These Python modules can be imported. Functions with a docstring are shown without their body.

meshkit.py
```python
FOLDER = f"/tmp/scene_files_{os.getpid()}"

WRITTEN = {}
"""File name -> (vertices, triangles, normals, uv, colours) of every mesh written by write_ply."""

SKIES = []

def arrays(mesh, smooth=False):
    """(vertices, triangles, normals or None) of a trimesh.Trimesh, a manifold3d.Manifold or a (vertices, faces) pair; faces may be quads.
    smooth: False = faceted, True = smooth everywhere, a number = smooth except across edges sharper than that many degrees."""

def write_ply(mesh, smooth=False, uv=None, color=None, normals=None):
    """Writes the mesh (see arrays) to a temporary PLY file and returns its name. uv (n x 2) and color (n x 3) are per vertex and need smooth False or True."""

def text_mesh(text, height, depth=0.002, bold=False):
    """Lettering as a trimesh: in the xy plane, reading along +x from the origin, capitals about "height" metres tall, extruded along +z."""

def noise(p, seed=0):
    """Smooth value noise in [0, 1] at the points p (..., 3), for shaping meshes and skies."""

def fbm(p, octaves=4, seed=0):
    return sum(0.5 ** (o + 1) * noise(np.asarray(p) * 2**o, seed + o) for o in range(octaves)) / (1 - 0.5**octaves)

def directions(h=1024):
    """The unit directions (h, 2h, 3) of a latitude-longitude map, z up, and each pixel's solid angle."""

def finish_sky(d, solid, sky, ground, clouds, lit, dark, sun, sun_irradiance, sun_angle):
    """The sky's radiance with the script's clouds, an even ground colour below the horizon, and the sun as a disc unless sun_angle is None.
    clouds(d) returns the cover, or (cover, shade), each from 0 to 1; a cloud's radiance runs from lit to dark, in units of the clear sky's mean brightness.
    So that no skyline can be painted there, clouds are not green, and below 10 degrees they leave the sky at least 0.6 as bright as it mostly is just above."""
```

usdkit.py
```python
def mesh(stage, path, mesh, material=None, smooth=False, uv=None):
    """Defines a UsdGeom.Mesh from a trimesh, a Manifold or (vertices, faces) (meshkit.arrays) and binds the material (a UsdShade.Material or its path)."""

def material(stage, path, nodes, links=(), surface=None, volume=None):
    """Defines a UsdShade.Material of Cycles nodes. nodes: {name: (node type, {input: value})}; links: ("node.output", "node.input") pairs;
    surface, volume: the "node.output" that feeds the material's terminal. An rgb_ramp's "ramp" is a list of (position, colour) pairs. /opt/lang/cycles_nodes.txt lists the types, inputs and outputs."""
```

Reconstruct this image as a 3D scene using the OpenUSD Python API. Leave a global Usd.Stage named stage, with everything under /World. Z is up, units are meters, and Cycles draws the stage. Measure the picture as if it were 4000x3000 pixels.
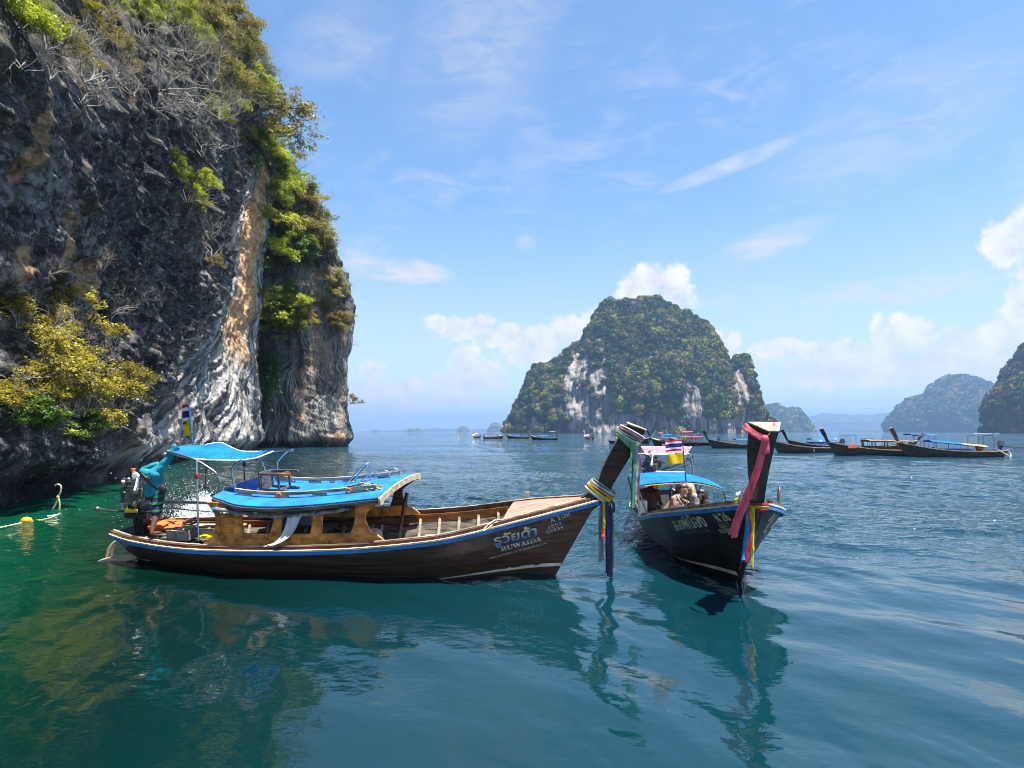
import math, random, json
import numpy as np, trimesh, manifold3d as m3
from scipy.interpolate import PchipInterpolator as PI
from scipy.spatial import cKDTree
from pxr import Usd, UsdGeom, UsdLux, UsdShade, Gf, Sdf, Vt
import usdkit, meshkit

stage = Usd.Stage.CreateInMemory()
UsdGeom.SetStageUpAxis(stage, 'Z'); UsdGeom.SetStageMetersPerUnit(stage, 1.0)
UsdGeom.Xform.Define(stage, '/World'); UsdGeom.Scope.Define(stage, '/World/Looks')

# ---------------------------------------------------------------- camera, sky, sun, exposure
EYE = 2.6                                     # metres above the sea (standing on a boat's deck)
FPX, CX, CY = 2300.0, 2000.0, 1687.5          # lens in units of the photo's 4000 px width; CY is the horizon
SUN_EL, SUN_DIR = math.radians(74), (0.85, -0.55)
SKY_STRENGTH, SUN_STRENGTH, EXPOSURE = 0.15, 1.25, 1.6
HAZE = 1.2e-4
cam = UsdGeom.Camera.Define(stage, '/World/camera')
cam.CreateHorizontalApertureAttr(36.0); cam.CreateVerticalApertureAttr(27.0)
cam.CreateFocalLengthAttr(36.0 * FPX / 4000.0)
cam.CreateVerticalApertureOffsetAttr((CY - 1500.0) / 4000.0 * 36.0)
cam.CreateClippingRangeAttr(Gf.Vec2f(0.1, 60000.0)); cam.CreateExposureAttr(EXPOSURE)
cam.AddTransformOp().Set(Gf.Matrix4d(1, 0, 0, 0, 0, 0, 1, 0, 0, -1, 0, 0, 0, 0, EYE, 1))

_n = math.hypot(*SUN_DIR)
sun_vec = np.array([SUN_DIR[0] / _n * math.cos(SUN_EL), SUN_DIR[1] / _n * math.cos(SUN_EL), math.sin(SUN_EL)])
sun = UsdLux.DistantLight.Define(stage, '/World/sun')
sun.CreateNormalizeAttr(True); sun.CreateIntensityAttr(SUN_STRENGTH); sun.CreateAngleAttr(0.53)
sun.CreateColorAttr(Gf.Vec3f(1.0, 0.965, 0.9))
_z = sun_vec; _x = np.cross([0, 1, 0], _z); _x /= np.linalg.norm(_x); _y = np.cross(_z, _x)
sun.AddTransformOp().Set(Gf.Matrix4d(*_x, 0, *_y, 0, *_z, 0, 0, 0, 0, 1))


class Nodes:
    """Collects the nodes and links of one material."""
    def __init__(s): s.n, s.l, s.k = {}, [], 0
    def add(s, kind, out, **inp):
        name = f'n{s.k}'; s.k += 1; vals = {}
        for k, v in inp.items():
            if isinstance(v, str) and '.' in v and v.split('.')[0] in s.n: s.l.append((v, f'{name}.{k}'))
            else: vals[k] = v
        s.n[name] = (kind, vals)
        return f'{name}.{out}'
    def m(s, op, a, b=None, c=None, clamp=False):
        d = dict(math_type=op, value1=a)
        if b is not None: d['value2'] = b
        if c is not None: d['value3'] = c
        if clamp: d['use_clamp'] = True
        return s.add('math', 'value', **d)
    def rng(s, v, a, b, c=0.0, d=1.0, t='smoothstep'): return s.add('map_range', 'result', range_type=t, value=v, from_min=a, from_max=b, to_min=c, to_max=d, clamp=True)
    def noise(s, vec, scale, detail=3.0, rough=0.5, dist=0.0, out='fac'): return s.add('noise_texture', out, vector=vec, scale=scale, detail=detail, roughness=rough, distortion=dist)
    def mapping(s, vec, scale=(1, 1, 1), rot=(0, 0, 0), loc=(0, 0, 0)): return s.add('mapping', 'vector', vector=vec, scale=scale, rotation=rot, location=loc)
    def mix(s, f, a, b, t='mix'): return s.add('mix', 'color', mix_type=t, fac=f, color1=a, color2=b)
    def make(s, name, surface=None, volume=None): return usdkit.material(stage, '/World/Looks/' + name, s.n, s.l, surface=surface, volume=volume)


def az_el(px, py):
    """Bearing and height in the sky of a place in the photo (radians)."""
    a = math.atan((px - CX) / FPX)
    return a, math.atan((CY - py) / FPX * math.cos(a))


g = Nodes()
sky_c = g.add('sky_texture', 'color', sky_type='single_scattering', sun_disc=False, sun_elevation=SUN_EL, sun_rotation=math.atan2(sun_vec[0], sun_vec[1]),
              altitude=0.0, air_density=0.85, aerosol_density=0.5, ozone_density=1.5)
sky_c = g.mix(1.0, sky_c, (0.455, 0.545, 0.585), 'multiply')
dirv = g.add('texture_coordinate', 'generated')
sep = g.add('separate_xyz', 'x', vector=dirv).split('.')[0]
az = g.m('arctan2', sep + '.x', sep + '.y')
el = g.m('arcsine', g.m('minimum', g.m('maximum', sep + '.z', -1.0), 1.0))
uv = g.add('combine_xyz', 'vector', x=az, y=el, z=0.0)
n1 = g.noise(uv, 26.0, 6.0, 0.62, 0.25)
n2 = g.noise(g.mapping(uv, loc=(3.1, 1.7, 0.4)), 7.0, 5.0, 0.6)
# cumulus: billows as (px, py, half width, half height)
CUMULUS = [(2560, 1090, 110, 48), (2470, 1125, 60, 36), (2620, 1140, 70, 40), (2560, 1190, 130, 40),
           (1709, 1262, 48, 26), (1790, 1285, 80, 40), (1875, 1272, 50, 38), (1955, 1312, 90, 42), (2069, 1330, 80, 44), (2115, 1300, 50, 34), (2185, 1312, 66, 58), (2260, 1330, 80, 80), (2310, 1262, 40, 50), (2120, 1385, 160, 40),
           (1817, 1418, 56, 66), (1890, 1470, 80, 56), (1800, 1500, 120, 50), (1458, 1452, 50, 44), (1400, 1530, 120, 60), (1575, 1525, 80, 42), (1760, 1560, 150, 30), (1480, 1585, 200, 34),
           (2830, 1350, 50, 60), (2860, 1420, 80, 50),
           (3050, 1362, 90, 34), (3180, 1372, 90, 30), (3325, 1362, 70, 34), (3470, 1305, 70, 60), (3480, 1390, 140, 60), (3600, 1315, 60, 55), (3750, 1330, 100, 56), (3640, 1420, 250, 80), (3300, 1440, 300, 60),
           (3930, 960, 80, 70), (3880, 905, 40, 36), (3985, 900, 60, 80), (3985, 1200, 60, 120), (3930, 1300, 90, 90), (4060, 1100, 90, 200), (3890, 1440, 220, 110), (4200, 1250, 200, 200), (4500, 1400, 220, 120), (4800, 1450, 240, 80)]
D = None
for px, py, rx, ry in CUMULUS:
    a0, e0 = az_el(px, py); c = math.cos(a0)
    ra, re = rx / FPX * c * c * 1.15, ry / FPX * c * 1.15
    da = g.m('multiply', g.m('subtract', az, a0), 1 / ra); de = g.m('multiply', g.m('subtract', el, e0), 1 / re)
    q = g.m('subtract', 1.0, g.m('multiply_add', da, da, g.m('multiply', de, de)))
    D = q if D is None else g.m('maximum', D, q)
D = g.m('maximum', D, -1.5)
Dn = g.m('add', g.m('multiply_add', D, 0.74, 0.34), g.m('multiply', g.m('subtract', n1, 0.5), 3.4))
cum = g.rng(Dn, 0.0, 0.85)
# cirrus: thin streaks as (px, py, half width, half height, tilt)
CIRRUS = [(1540, 1055, 280, 60, -0.06, 1.5), (1420, 1000, 120, 90, 0.3, .8), (2870, 640, 360, 34, 0.22, .8), (2980, 960, 320, 70, 0.25, 1.0), (3300, 1215, 700, 70, 0.03, .75), (2850, 1170, 340, 40, 0.1, .7),
          (3500, 500, 700, 240, 0.25, .4), (1900, 110, 500, 300, 0.9, .42), (1350, 150, 300, 130, 0.4, .38), (2060, 560, 120, 300, 0.1, .28), (2050, 950, 60, 40, .2, .5), (3700, 1500, 1000, 230, 0.0, .95), (1700, 1580, 800, 150, 0, .7), (3350, 1180, 900, 110, 0.05, .95), (4300, 700, 500, 400, .3, .6)]
Ci = None
wv = g.mapping(uv, scale=(1.0, 3.2, 1.0), rot=(0, 0, -0.18))
w1 = g.noise(wv, 9.0, 7.0, 0.62, 0.9)
for px, py, rx, ry, t, s in CIRRUS:
    a0, e0 = az_el(px, py); c = math.cos(a0); ct, st = math.cos(t), math.sin(t)
    da, de = g.m('subtract', az, a0), g.m('subtract', el, e0)
    ra, re = rx / FPX * c * c, ry / FPX * c
    u = g.m('multiply_add', da, ct / ra, g.m('multiply', de, st / ra)); v = g.m('multiply_add', de, ct / re, g.m('multiply', da, -st / re))
    q = g.m('multiply', g.m('maximum', g.m('subtract', 1.0, g.m('multiply_add', u, u, g.m('multiply', v, v))), 0.0), s)
    Ci = q if Ci is None else g.m('maximum', Ci, q)
far_ci = g.m('multiply', g.rng(n2, 0.35, 0.75), 0.55)  # thin cirrus over the whole sky, strengthened to brighten what the water reflects
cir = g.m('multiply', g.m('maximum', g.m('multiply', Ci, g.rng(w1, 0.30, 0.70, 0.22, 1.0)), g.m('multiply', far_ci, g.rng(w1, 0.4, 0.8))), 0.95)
veil = g.m('multiply', g.rng(el, 0.0, 0.40, 1.0, 0.0), g.m('multiply_add', n2, 0.55, 0.36)); cir = g.m('maximum', cir, g.m('multiply', veil, 1.0))
CLOUD = 2.1
shade = g.rng(g.m('add', g.m('multiply', n1, 1.5), g.m('multiply', Dn, -0.16)), 0.25, 0.95)
cloud_col = g.mix(shade, (CLOUD * .78, CLOUD * .80, CLOUD * .84), (CLOUD * 1.30, CLOUD * 1.22, CLOUD * 1.12))
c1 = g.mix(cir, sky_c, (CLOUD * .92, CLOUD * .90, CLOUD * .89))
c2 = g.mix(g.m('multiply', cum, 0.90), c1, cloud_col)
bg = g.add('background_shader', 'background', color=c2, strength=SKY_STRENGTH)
sky_mat = g.make('sky', surface=bg)
dome = UsdLux.DomeLight.Define(stage, '/World/sky'); dome.CreateIntensityAttr(1.0)
UsdShade.MaterialBindingAPI.Apply(dome.GetPrim()).Bind(sky_mat)
dome.GetPrim().SetCustomDataByKey('kind', 'structure')

# ---------------------------------------------------------------- helpers
USED = set()
def unique(path):
    p, k = path, 0
    while p in USED: k += 1; p = f'{path}_{k:03d}'
    USED.add(p); return p
def data(prim, **kw):
    for k, v in kw.items():
        if v: prim.SetCustomDataByKey(k, v)
    return prim
def rot_xyz(rz=0, rx=0, ry=0):
    c, s = math.cos(rz), math.sin(rz); Z = np.array([[c, -s, 0], [s, c, 0], [0, 0, 1]])
    c, s = math.cos(rx), math.sin(rx); X = np.array([[1, 0, 0], [0, c, -s], [0, s, c]])
    c, s = math.cos(ry), math.sin(ry); Y = np.array([[c, 0, s], [0, 1, 0], [-s, 0, c]])
    return Z @ X @ Y
def frame(loc=(0, 0, 0), rz=0, rx=0, ry=0, scale=1.0):
    m = np.eye(4); m[:3, :3] = rot_xyz(rz, rx, ry) * scale; m[:3, 3] = loc; return m
def thing(name, label, cat, m=None, group=None, kind=None):
    x = UsdGeom.Xform.Define(stage, unique('/World/' + name))
    m = np.eye(4) if m is None else m
    x.AddTransformOp().Set(Gf.Matrix4d(m.T.tolist()))
    p = x.GetPrim(); data(p, label=label, category=cat, group=group, kind=kind); return p
def part(name, mesh, material, parent=None, smooth=False, label=None, kind=None, **pv):
    if mesh is None: return None
    base = str(parent.GetPath()) if parent is not None else '/World'
    if not isinstance(parent, Usd.Prim) and parent is not None: base = parent
    p = usdkit.mesh(stage, unique(base + '/' + name), mesh, material, smooth)
    data(p.GetPrim(), label=label, kind=kind)
    for k, v in pv.items():
        v = np.asarray(v, np.float32); api = UsdGeom.PrimvarsAPI(p)
        if v.ndim == 1: api.CreatePrimvar(k, Sdf.ValueTypeNames.FloatArray, 'vertex').Set(Vt.FloatArray.FromNumpy(v))
        else: api.CreatePrimvar(k, Sdf.ValueTypeNames.Color3fArray, 'vertex').Set(Vt.Vec3fArray.FromNumpy(v))
    return p.GetPrim()
def copy_of(first, name, label, cat, m, group=None):
    x = UsdGeom.Xform.Define(stage, unique('/World/' + name)); p = x.GetPrim()
    p.GetReferences().AddInternalReference(first.GetPath()); p.SetInstanceable(True)
    x.GetOrderedXformOps()[0].Set(Gf.Matrix4d(m.T.tolist()))
    data(p, label=label, category=cat, group=group)
    if not group and p.HasCustomDataKey('group'): p.SetCustomDataByKey('group', group or '')
    return p

class MB:
    """Collects shapes and joins them into one mesh."""
    def __init__(s): s.v, s.f, s.n = [], [], 0
    def add(s, v, f):
        v, f = np.asarray(v, float), np.asarray(f, int)
        if f.shape[1] == 4: f = np.vstack([f[:, [0, 1, 2]], f[:, [0, 2, 3]]])
        s.v.append(v); s.f.append(f + s.n); s.n += len(v); return s
    def tm(s, t, m=None):
        v = np.asarray(t.vertices)
        if m is not None: v = v @ m[:3, :3].T + m[:3, 3]
        return s.add(v, t.faces)
    def box(s, c, size, m=None):
        return s.tm(trimesh.creation.box(size), (np.eye(4) if m is None else m) @ frame(c))
    def bar(s, a, b, w, h=None, up=(0, 0, 1)):
        a, b = np.asarray(a, float), np.asarray(b, float); h = h or w
        x = b - a; L = np.linalg.norm(x); x /= L; u = np.asarray(up, float)
        y = np.cross(u, x)
        if np.linalg.norm(y) < 1e-3: y = np.cross([0, 1, 0], x)
        y /= np.linalg.norm(y); z = np.cross(x, y)
        m = np.eye(4); m[:3, 0], m[:3, 1], m[:3, 2], m[:3, 3] = x, y, z, (a + b) / 2
        return s.tm(trimesh.creation.box((L, w, h)), m)
    def tube(s, pts, r, sides=8, closed=False):
        p = np.asarray(pts, float); n = len(p); r = np.broadcast_to(np.asarray(r, float), (n,))
        t = np.roll(p, -1, 0) - np.roll(p, 1, 0) if closed else np.gradient(p, axis=0)
        t /= np.linalg.norm(t, axis=1, keepdims=True) + 1e-12
        a = np.cross(t[0], [0, 0, 1.0] if abs(t[0][2]) < .9 else [1.0, 0, 0]); a /= np.linalg.norm(a); A = [a]
        for k in range(1, n):
            a = A[-1] - t[k] * (A[-1] @ t[k]); A.append(a / (np.linalg.norm(a) + 1e-12))
        A = np.array(A); B = np.cross(t, A); ang = np.arange(sides) * 2 * math.pi / sides
        v = p[:, None] + r[:, None, None] * (np.cos(ang)[None, :, None] * A[:, None] + np.sin(ang)[None, :, None] * B[:, None])
        m = n if closed else n - 1
        i, j = np.meshgrid(np.arange(m), np.arange(sides), indexing='ij'); i2 = (i + 1) % n; j2 = (j + 1) % sides
        q = np.stack([i * sides + j, i2 * sides + j, i2 * sides + j2, i * sides + j2], -1).reshape(-1, 4)[:, ::-1]
        v = v.reshape(-1, 3); f = np.vstack([q[:, [0, 1, 2]], q[:, [0, 2, 3]]])
        if not closed:
            k = len(v); v = np.vstack([v, p[:1], p[-1:]]); e = (n - 1) * sides
            f = np.vstack([f, [[k, (x + 1) % sides, x] for x in range(sides)], [[k + 1, e + x, e + (x + 1) % sides] for x in range(sides)]])
        return s.add(v, f)
    def cyl(s, a, b, r, sides=16): return s.tube([a, b], r, sides)
    def lathe(s, prof, m=None, sides=20):
        t = trimesh.creation.revolve(np.asarray(prof, float), sections=sides); return s.tm(t, m)
    def ball(s, c, r, sub=2, sc=(1, 1, 1)):
        t = trimesh.creation.icosphere(sub, 1.0); t.vertices = t.vertices * np.asarray(sc) * r + np.asarray(c); return s.tm(t)
    def torus(s, c, R, r, m=None, n=24, sides=8):
        a = np.linspace(0, 2 * math.pi, n, endpoint=False); p = np.stack([R * np.cos(a), R * np.sin(a), 0 * a], 1)
        if m is not None: p = p @ m[:3, :3].T
        return s.tube(p + np.asarray(c), r, sides, closed=True)
    def sweep(s, path, sect, updir=None):
        """A section given as (offset sideways, offset up) per path point, swept; sideways is given per point."""
        P, S = np.asarray(path, float), np.asarray(sect, float)
        n, k = len(P), S.shape[-2]; side = updir
        v = P[:, None] + S[..., 0:1] * side[:, None] + S[..., 1:2] * np.array([0, 0, 1.0])
        i, j = np.meshgrid(np.arange(n - 1), np.arange(k), indexing='ij'); j2 = (j + 1) % k
        q = np.stack([i * k + j, i * k + j2, (i + 1) * k + j2, (i + 1) * k + j], -1).reshape(-1, 4)
        f = np.vstack([q[:, [0, 1, 2]], q[:, [0, 2, 3]]])
        caps = [[0, a + 1, a] for a in range(1, k - 1)] + [[(n - 1) * k, (n - 1) * k + a, (n - 1) * k + a + 1] for a in range(1, k - 1)]
        return s.add(v.reshape(-1, 3), np.vstack([f, caps]))
    def poly(s, pts, lo, hi, m=None):
        """A polygon in the xz plane, extruded along y from lo to hi."""
        from shapely.geometry import Polygon
        t = trimesh.creation.extrude_polygon(Polygon(pts), hi - lo, engine='earcut')
        v = np.asarray(t.vertices); v = np.stack([v[:, 0], hi - v[:, 2], v[:, 1]], 1)
        if m is not None: v = v @ m[:3, :3].T + m[:3, 3]
        return s.add(v, t.faces)
    def mesh(s):
        return trimesh.Trimesh(np.vstack(s.v), np.vstack(s.f), process=False) if s.v else None
def grid_faces(n, k, flip=False):
    i, j = np.meshgrid(np.arange(n - 1), np.arange(k - 1), indexing='ij')
    q = np.stack([i * k + j, (i + 1) * k + j, (i + 1) * k + j + 1, i * k + j + 1], -1).reshape(-1, 4)
    return q[:, ::-1] if flip else q
def sheet(P, thick, flip=False):
    """A curved sheet (n, k, 3) given a thickness along its normals."""
    P = np.asarray(P, float); n, k = P.shape[:2]
    du, dv = np.gradient(P, axis=0), np.gradient(P, axis=1); N = np.cross(du, dv); N /= np.linalg.norm(N, axis=-1, keepdims=True) + 1e-12
    if flip: N = -N
    a, b = (P + N * thick / 2).reshape(-1, 3), (P - N * thick / 2).reshape(-1, 3); f = grid_faces(n, k, flip); o = n * k
    rim = [(i * k, (i + 1) * k) for i in range(n - 1)] + [((i + 1) * k + k - 1, i * k + k - 1) for i in range(n - 1)] + [(j + 1, j) for j in range(k - 1)] + [((n - 1) * k + j, (n - 1) * k + j + 1) for j in range(k - 1)]
    r = np.array([[x, x + o, y + o, y] for x, y in rim]); r = r[:, ::-1] if flip else r
    return np.vstack([a, b]), np.vstack([f, f[:, ::-1] + o, r])
def ss(x, a, b):
    t = np.clip((np.asarray(x, float) - a) / (b - a), 0, 1); return t * t * (3 - 2 * t)

# ---------------------------------------------------------------- plain materials
MAT = {}
def simple(name, col, rough=0.5, metal=0.0, var=0.25, scale=5.0, stretch=(1, 1, 1), bump=0.0, spec=0.5, col2=None, coat=0.0, trans=0.0, detail=5.0):
    g = Nodes(); oc = g.mapping(g.add('texture_coordinate', 'object'), scale=stretch)
    n = g.noise(oc, scale, detail, 0.6)
    c2 = col2 if col2 is not None else tuple(x * (1 - var * 1.6) for x in col)
    c1 = col if col2 is not None else tuple(min(1, x * (1 + var * .6)) for x in col)
    c = g.mix(g.rng(n, 0.3, 0.7), c2, c1)
    kw = dict(base_color=c, roughness=g.rng(n, 0.25, 0.75, min(1, rough * 1.15), rough * .85, 'linear'), metallic=metal, specular_ior_level=spec, coat_weight=coat)
    if bump: kw['normal'] = g.add('bump', 'normal', height=n, strength=bump, distance=0.01)
    b = g.add('principled_bsdf', 'BSDF', **kw)
    if trans:
        t = g.add('translucent_bsdf', 'BSDF', color=c); b = g.add('mix_closure', 'closure', fac=trans, closure1=b, closure2=t)
    MAT[name] = g.make(name, surface=b); return MAT[name]
# ---------------------------------------------------------------- water
def make_water():
    rng = np.random.default_rng(5)
    fine = np.arange(-47, 47.01, 0.2); ang = np.radians(np.r_[np.arange(-180, -47.5, 7.0), fine, np.arange(50, 180, 7.0)])
    r = [1.0]
    while r[-1] < 75: r.append(r[-1] * 1.0056)
    while r[-1] < 15000: r.append(r[-1] * 1.08)
    r = np.array(r); R, A = np.meshgrid(r, ang, indexing='ij')
    X, Y = R * np.sin(A), R * np.cos(A); Z = np.zeros_like(X)
    near = r < 120; x, y, rr = X[near], Y[near], R[near]
    sp = rr * 0.0058
    P2 = np.stack([x, y, 0 * x], -1)
    wind = meshkit.fbm(P2 / 7.0 + 11, 3, 4)                                  # puffs of wind
    calm = ss(np.hypot((x + 1.5) / 6.5, (y - 5.5) / 4.0), 0.75, 1.7)             # the lee of the cliff and the boats
    lee = 0.42 + 0.58 * calm
    choppy = np.clip(ss(y + .25 * x, 11.5, 17) * (0.45 + 1.9 * ss(wind, 0.38, 0.62)) + .16 + .42 * ss(wind, .42, .60), 0, 2.2) * (1 - .55 * ss(-x - .30 * y, 0, 6))
    h = np.zeros_like(x); dirs = math.atan2(-0.62, -0.78)
    for k in range(46):
        lam = 0.22 * 1.072 ** k; long_ = lam > 1.1
        th = dirs + rng.normal(0, 0.42 if long_ else 0.62)
        kx, ky = math.cos(th) * 2 * math.pi / lam, math.sin(th) * 2 * math.pi / lam
        amp = 0.0066 * lam if not long_ else 0.0050 * lam ** 0.6
        w = ss(lam / sp, 2.6, 5.5)
        m = lee * (0.55 + .9 * wind) if long_ else lee * choppy
        ph = kx * x + ky * y + rng.uniform(0, 6.28) + 1.2 * (wind - .5) * min(4, 2 / lam)
        h += amp * w * m * (np.sin(ph) + 0.25 * np.sin(2 * ph + .6))
    # fresh ripples round the two bows and behind the turning propeller
    for bx, by, s in ((0.9, 10.6, 1.0), (3.9, 10.0, 1.0), (-8.9, 16.4, 1.5), (-7.2, 10.3, .5)):
        d = np.hypot(x - bx, y - by); h += 0.004 * s * np.sin(d * 9.0) * np.exp(-((d - 1.4) / 1.6) ** 2) * ss(0.7 / sp, 3, 7)
    Z[near] = h
    n, k = X.shape; v = np.stack([X, Y, Z], -1).reshape(-1, 3)
    i, j = np.meshgrid(np.arange(n - 1), np.arange(k), indexing='ij'); j2 = (j + 1) % k
    f = np.stack([i * k + j, i * k + j2, (i + 1) * k + j2, (i + 1) * k + j], -1).reshape(-1, 4)[:, ::-1]
    c = len(v); v = np.vstack([v, [[0, 0, 0]]]); f = np.vstack([np.vstack([f[:, [0, 1, 2]], f[:, [0, 2, 3]]]), [[c, (a + 1) % k, a] for a in range(k)]])
    g = Nodes(); pos = g.add('geometry', 'position'); sp = g.add('separate_xyz', 'x', vector=pos).split('.')[0]
    nz = g.noise(g.mapping(pos, scale=(.09, .09, .0)), 1.0, 3.0, .55)
    # shallow green water over the cliff's foot, deep teal away from it
    sh = g.m('add', g.m('multiply_add', sp + '.x', -0.125, g.m('multiply', sp + '.y', -0.06)), g.m('multiply', g.m('subtract', nz, 0.5), 0.5))
    base = g.mix(g.rng(g.m('multiply_add', sp + '.y', .22, sp + '.x'), -4.5, 3.5), (.0003, .0085, .0058), (.0016, .0215, .0290))  # darker left stands in for cliff shade, bluer right for reflected sky
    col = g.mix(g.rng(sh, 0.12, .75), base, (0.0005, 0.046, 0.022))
    col = g.mix(g.rng(sp + '.y', 14, 120), col, (0.007, 0.038, 0.058))  # paler far off: reflected horizon sky put into the body colour
    # ripples too small for the mesh
    v1 = g.noise(g.mapping(pos, scale=(2.6, 3.4, 1), rot=(0, 0, .5)), 1.0, 3.0, .55, .3)
    v2 = g.noise(g.mapping(pos, scale=(.55, .9, 1), rot=(0, 0, .5)), 1.0, 3.0, .6, .3)
    puff = g.rng(g.noise(g.mapping(pos, scale=(.035, .06, 1)), 1.0, 3.0, .6), .36, .62)
    far = g.rng(sp + '.y', 8, 20)
    hgt = g.m('multiply_add', v1, g.m('multiply', far, g.m('multiply_add', puff, .24, .07)), g.m('multiply', v2, g.m('multiply', g.rng(sp + '.y', 50, 120), .26)))
    v3 = g.noise(g.mapping(pos, scale=(1.1, 1.9, 1), rot=(0, 0, .45)), 1.0, 3.0, .6, .4); hgt = g.m('multiply_add', v3, g.m('multiply', g.rng(sp + '.y', 14, 40), g.m('multiply_add', puff, .22, .05)), hgt)
    hgt = g.m('add', hgt, g.m('multiply', g.noise(g.mapping(pos, scale=(4.5, 7, 1), rot=(0, 0, .5)), 1.0, 3.0), .005))
    nrm = g.add('bump', 'normal', height=hgt, strength=1.0, distance=1.0)
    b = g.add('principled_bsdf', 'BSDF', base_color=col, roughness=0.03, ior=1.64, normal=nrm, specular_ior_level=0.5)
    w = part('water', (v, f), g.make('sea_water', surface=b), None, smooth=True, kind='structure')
    data(w, label='green and blue sea with light ripples, filling the bay')
make_water()

# ---------------------------------------------------------------- the cliff on the left
PLAN = np.array([(-9, -6), (-13, 6), (-15.2, 14), (-16.6, 19), (-19.8, 28), (-25, 41), (-30.5, 56), (-34.8, 72), (-37, 86), (-41.5, 91), (-44, 95), (-41.5, 97.5), (-37, 97.5), (-33, 99.5), (-29.2, 103), (-30.6, 109), (-38, 122), (-50, 140), (-75, 165)], float)
_u = np.r_[0, np.cumsum(np.linalg.norm(np.diff(PLAN, axis=0), axis=1))]
_su = np.linspace(0, _u[-1], 4000); _P = np.stack([PI(_u, PLAN[:, 0])(_su), PI(_u, PLAN[:, 1])(_su)], 1)
_s = np.r_[0, np.cumsum(np.linalg.norm(np.diff(_P, axis=0), axis=1))]
S_CORNER, S_B = _s[np.argmin(np.linalg.norm(_P - [-37, 86], axis=1))], _s[np.argmin(np.linalg.norm(_P - [-29.2, 103], axis=1))]
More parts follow.
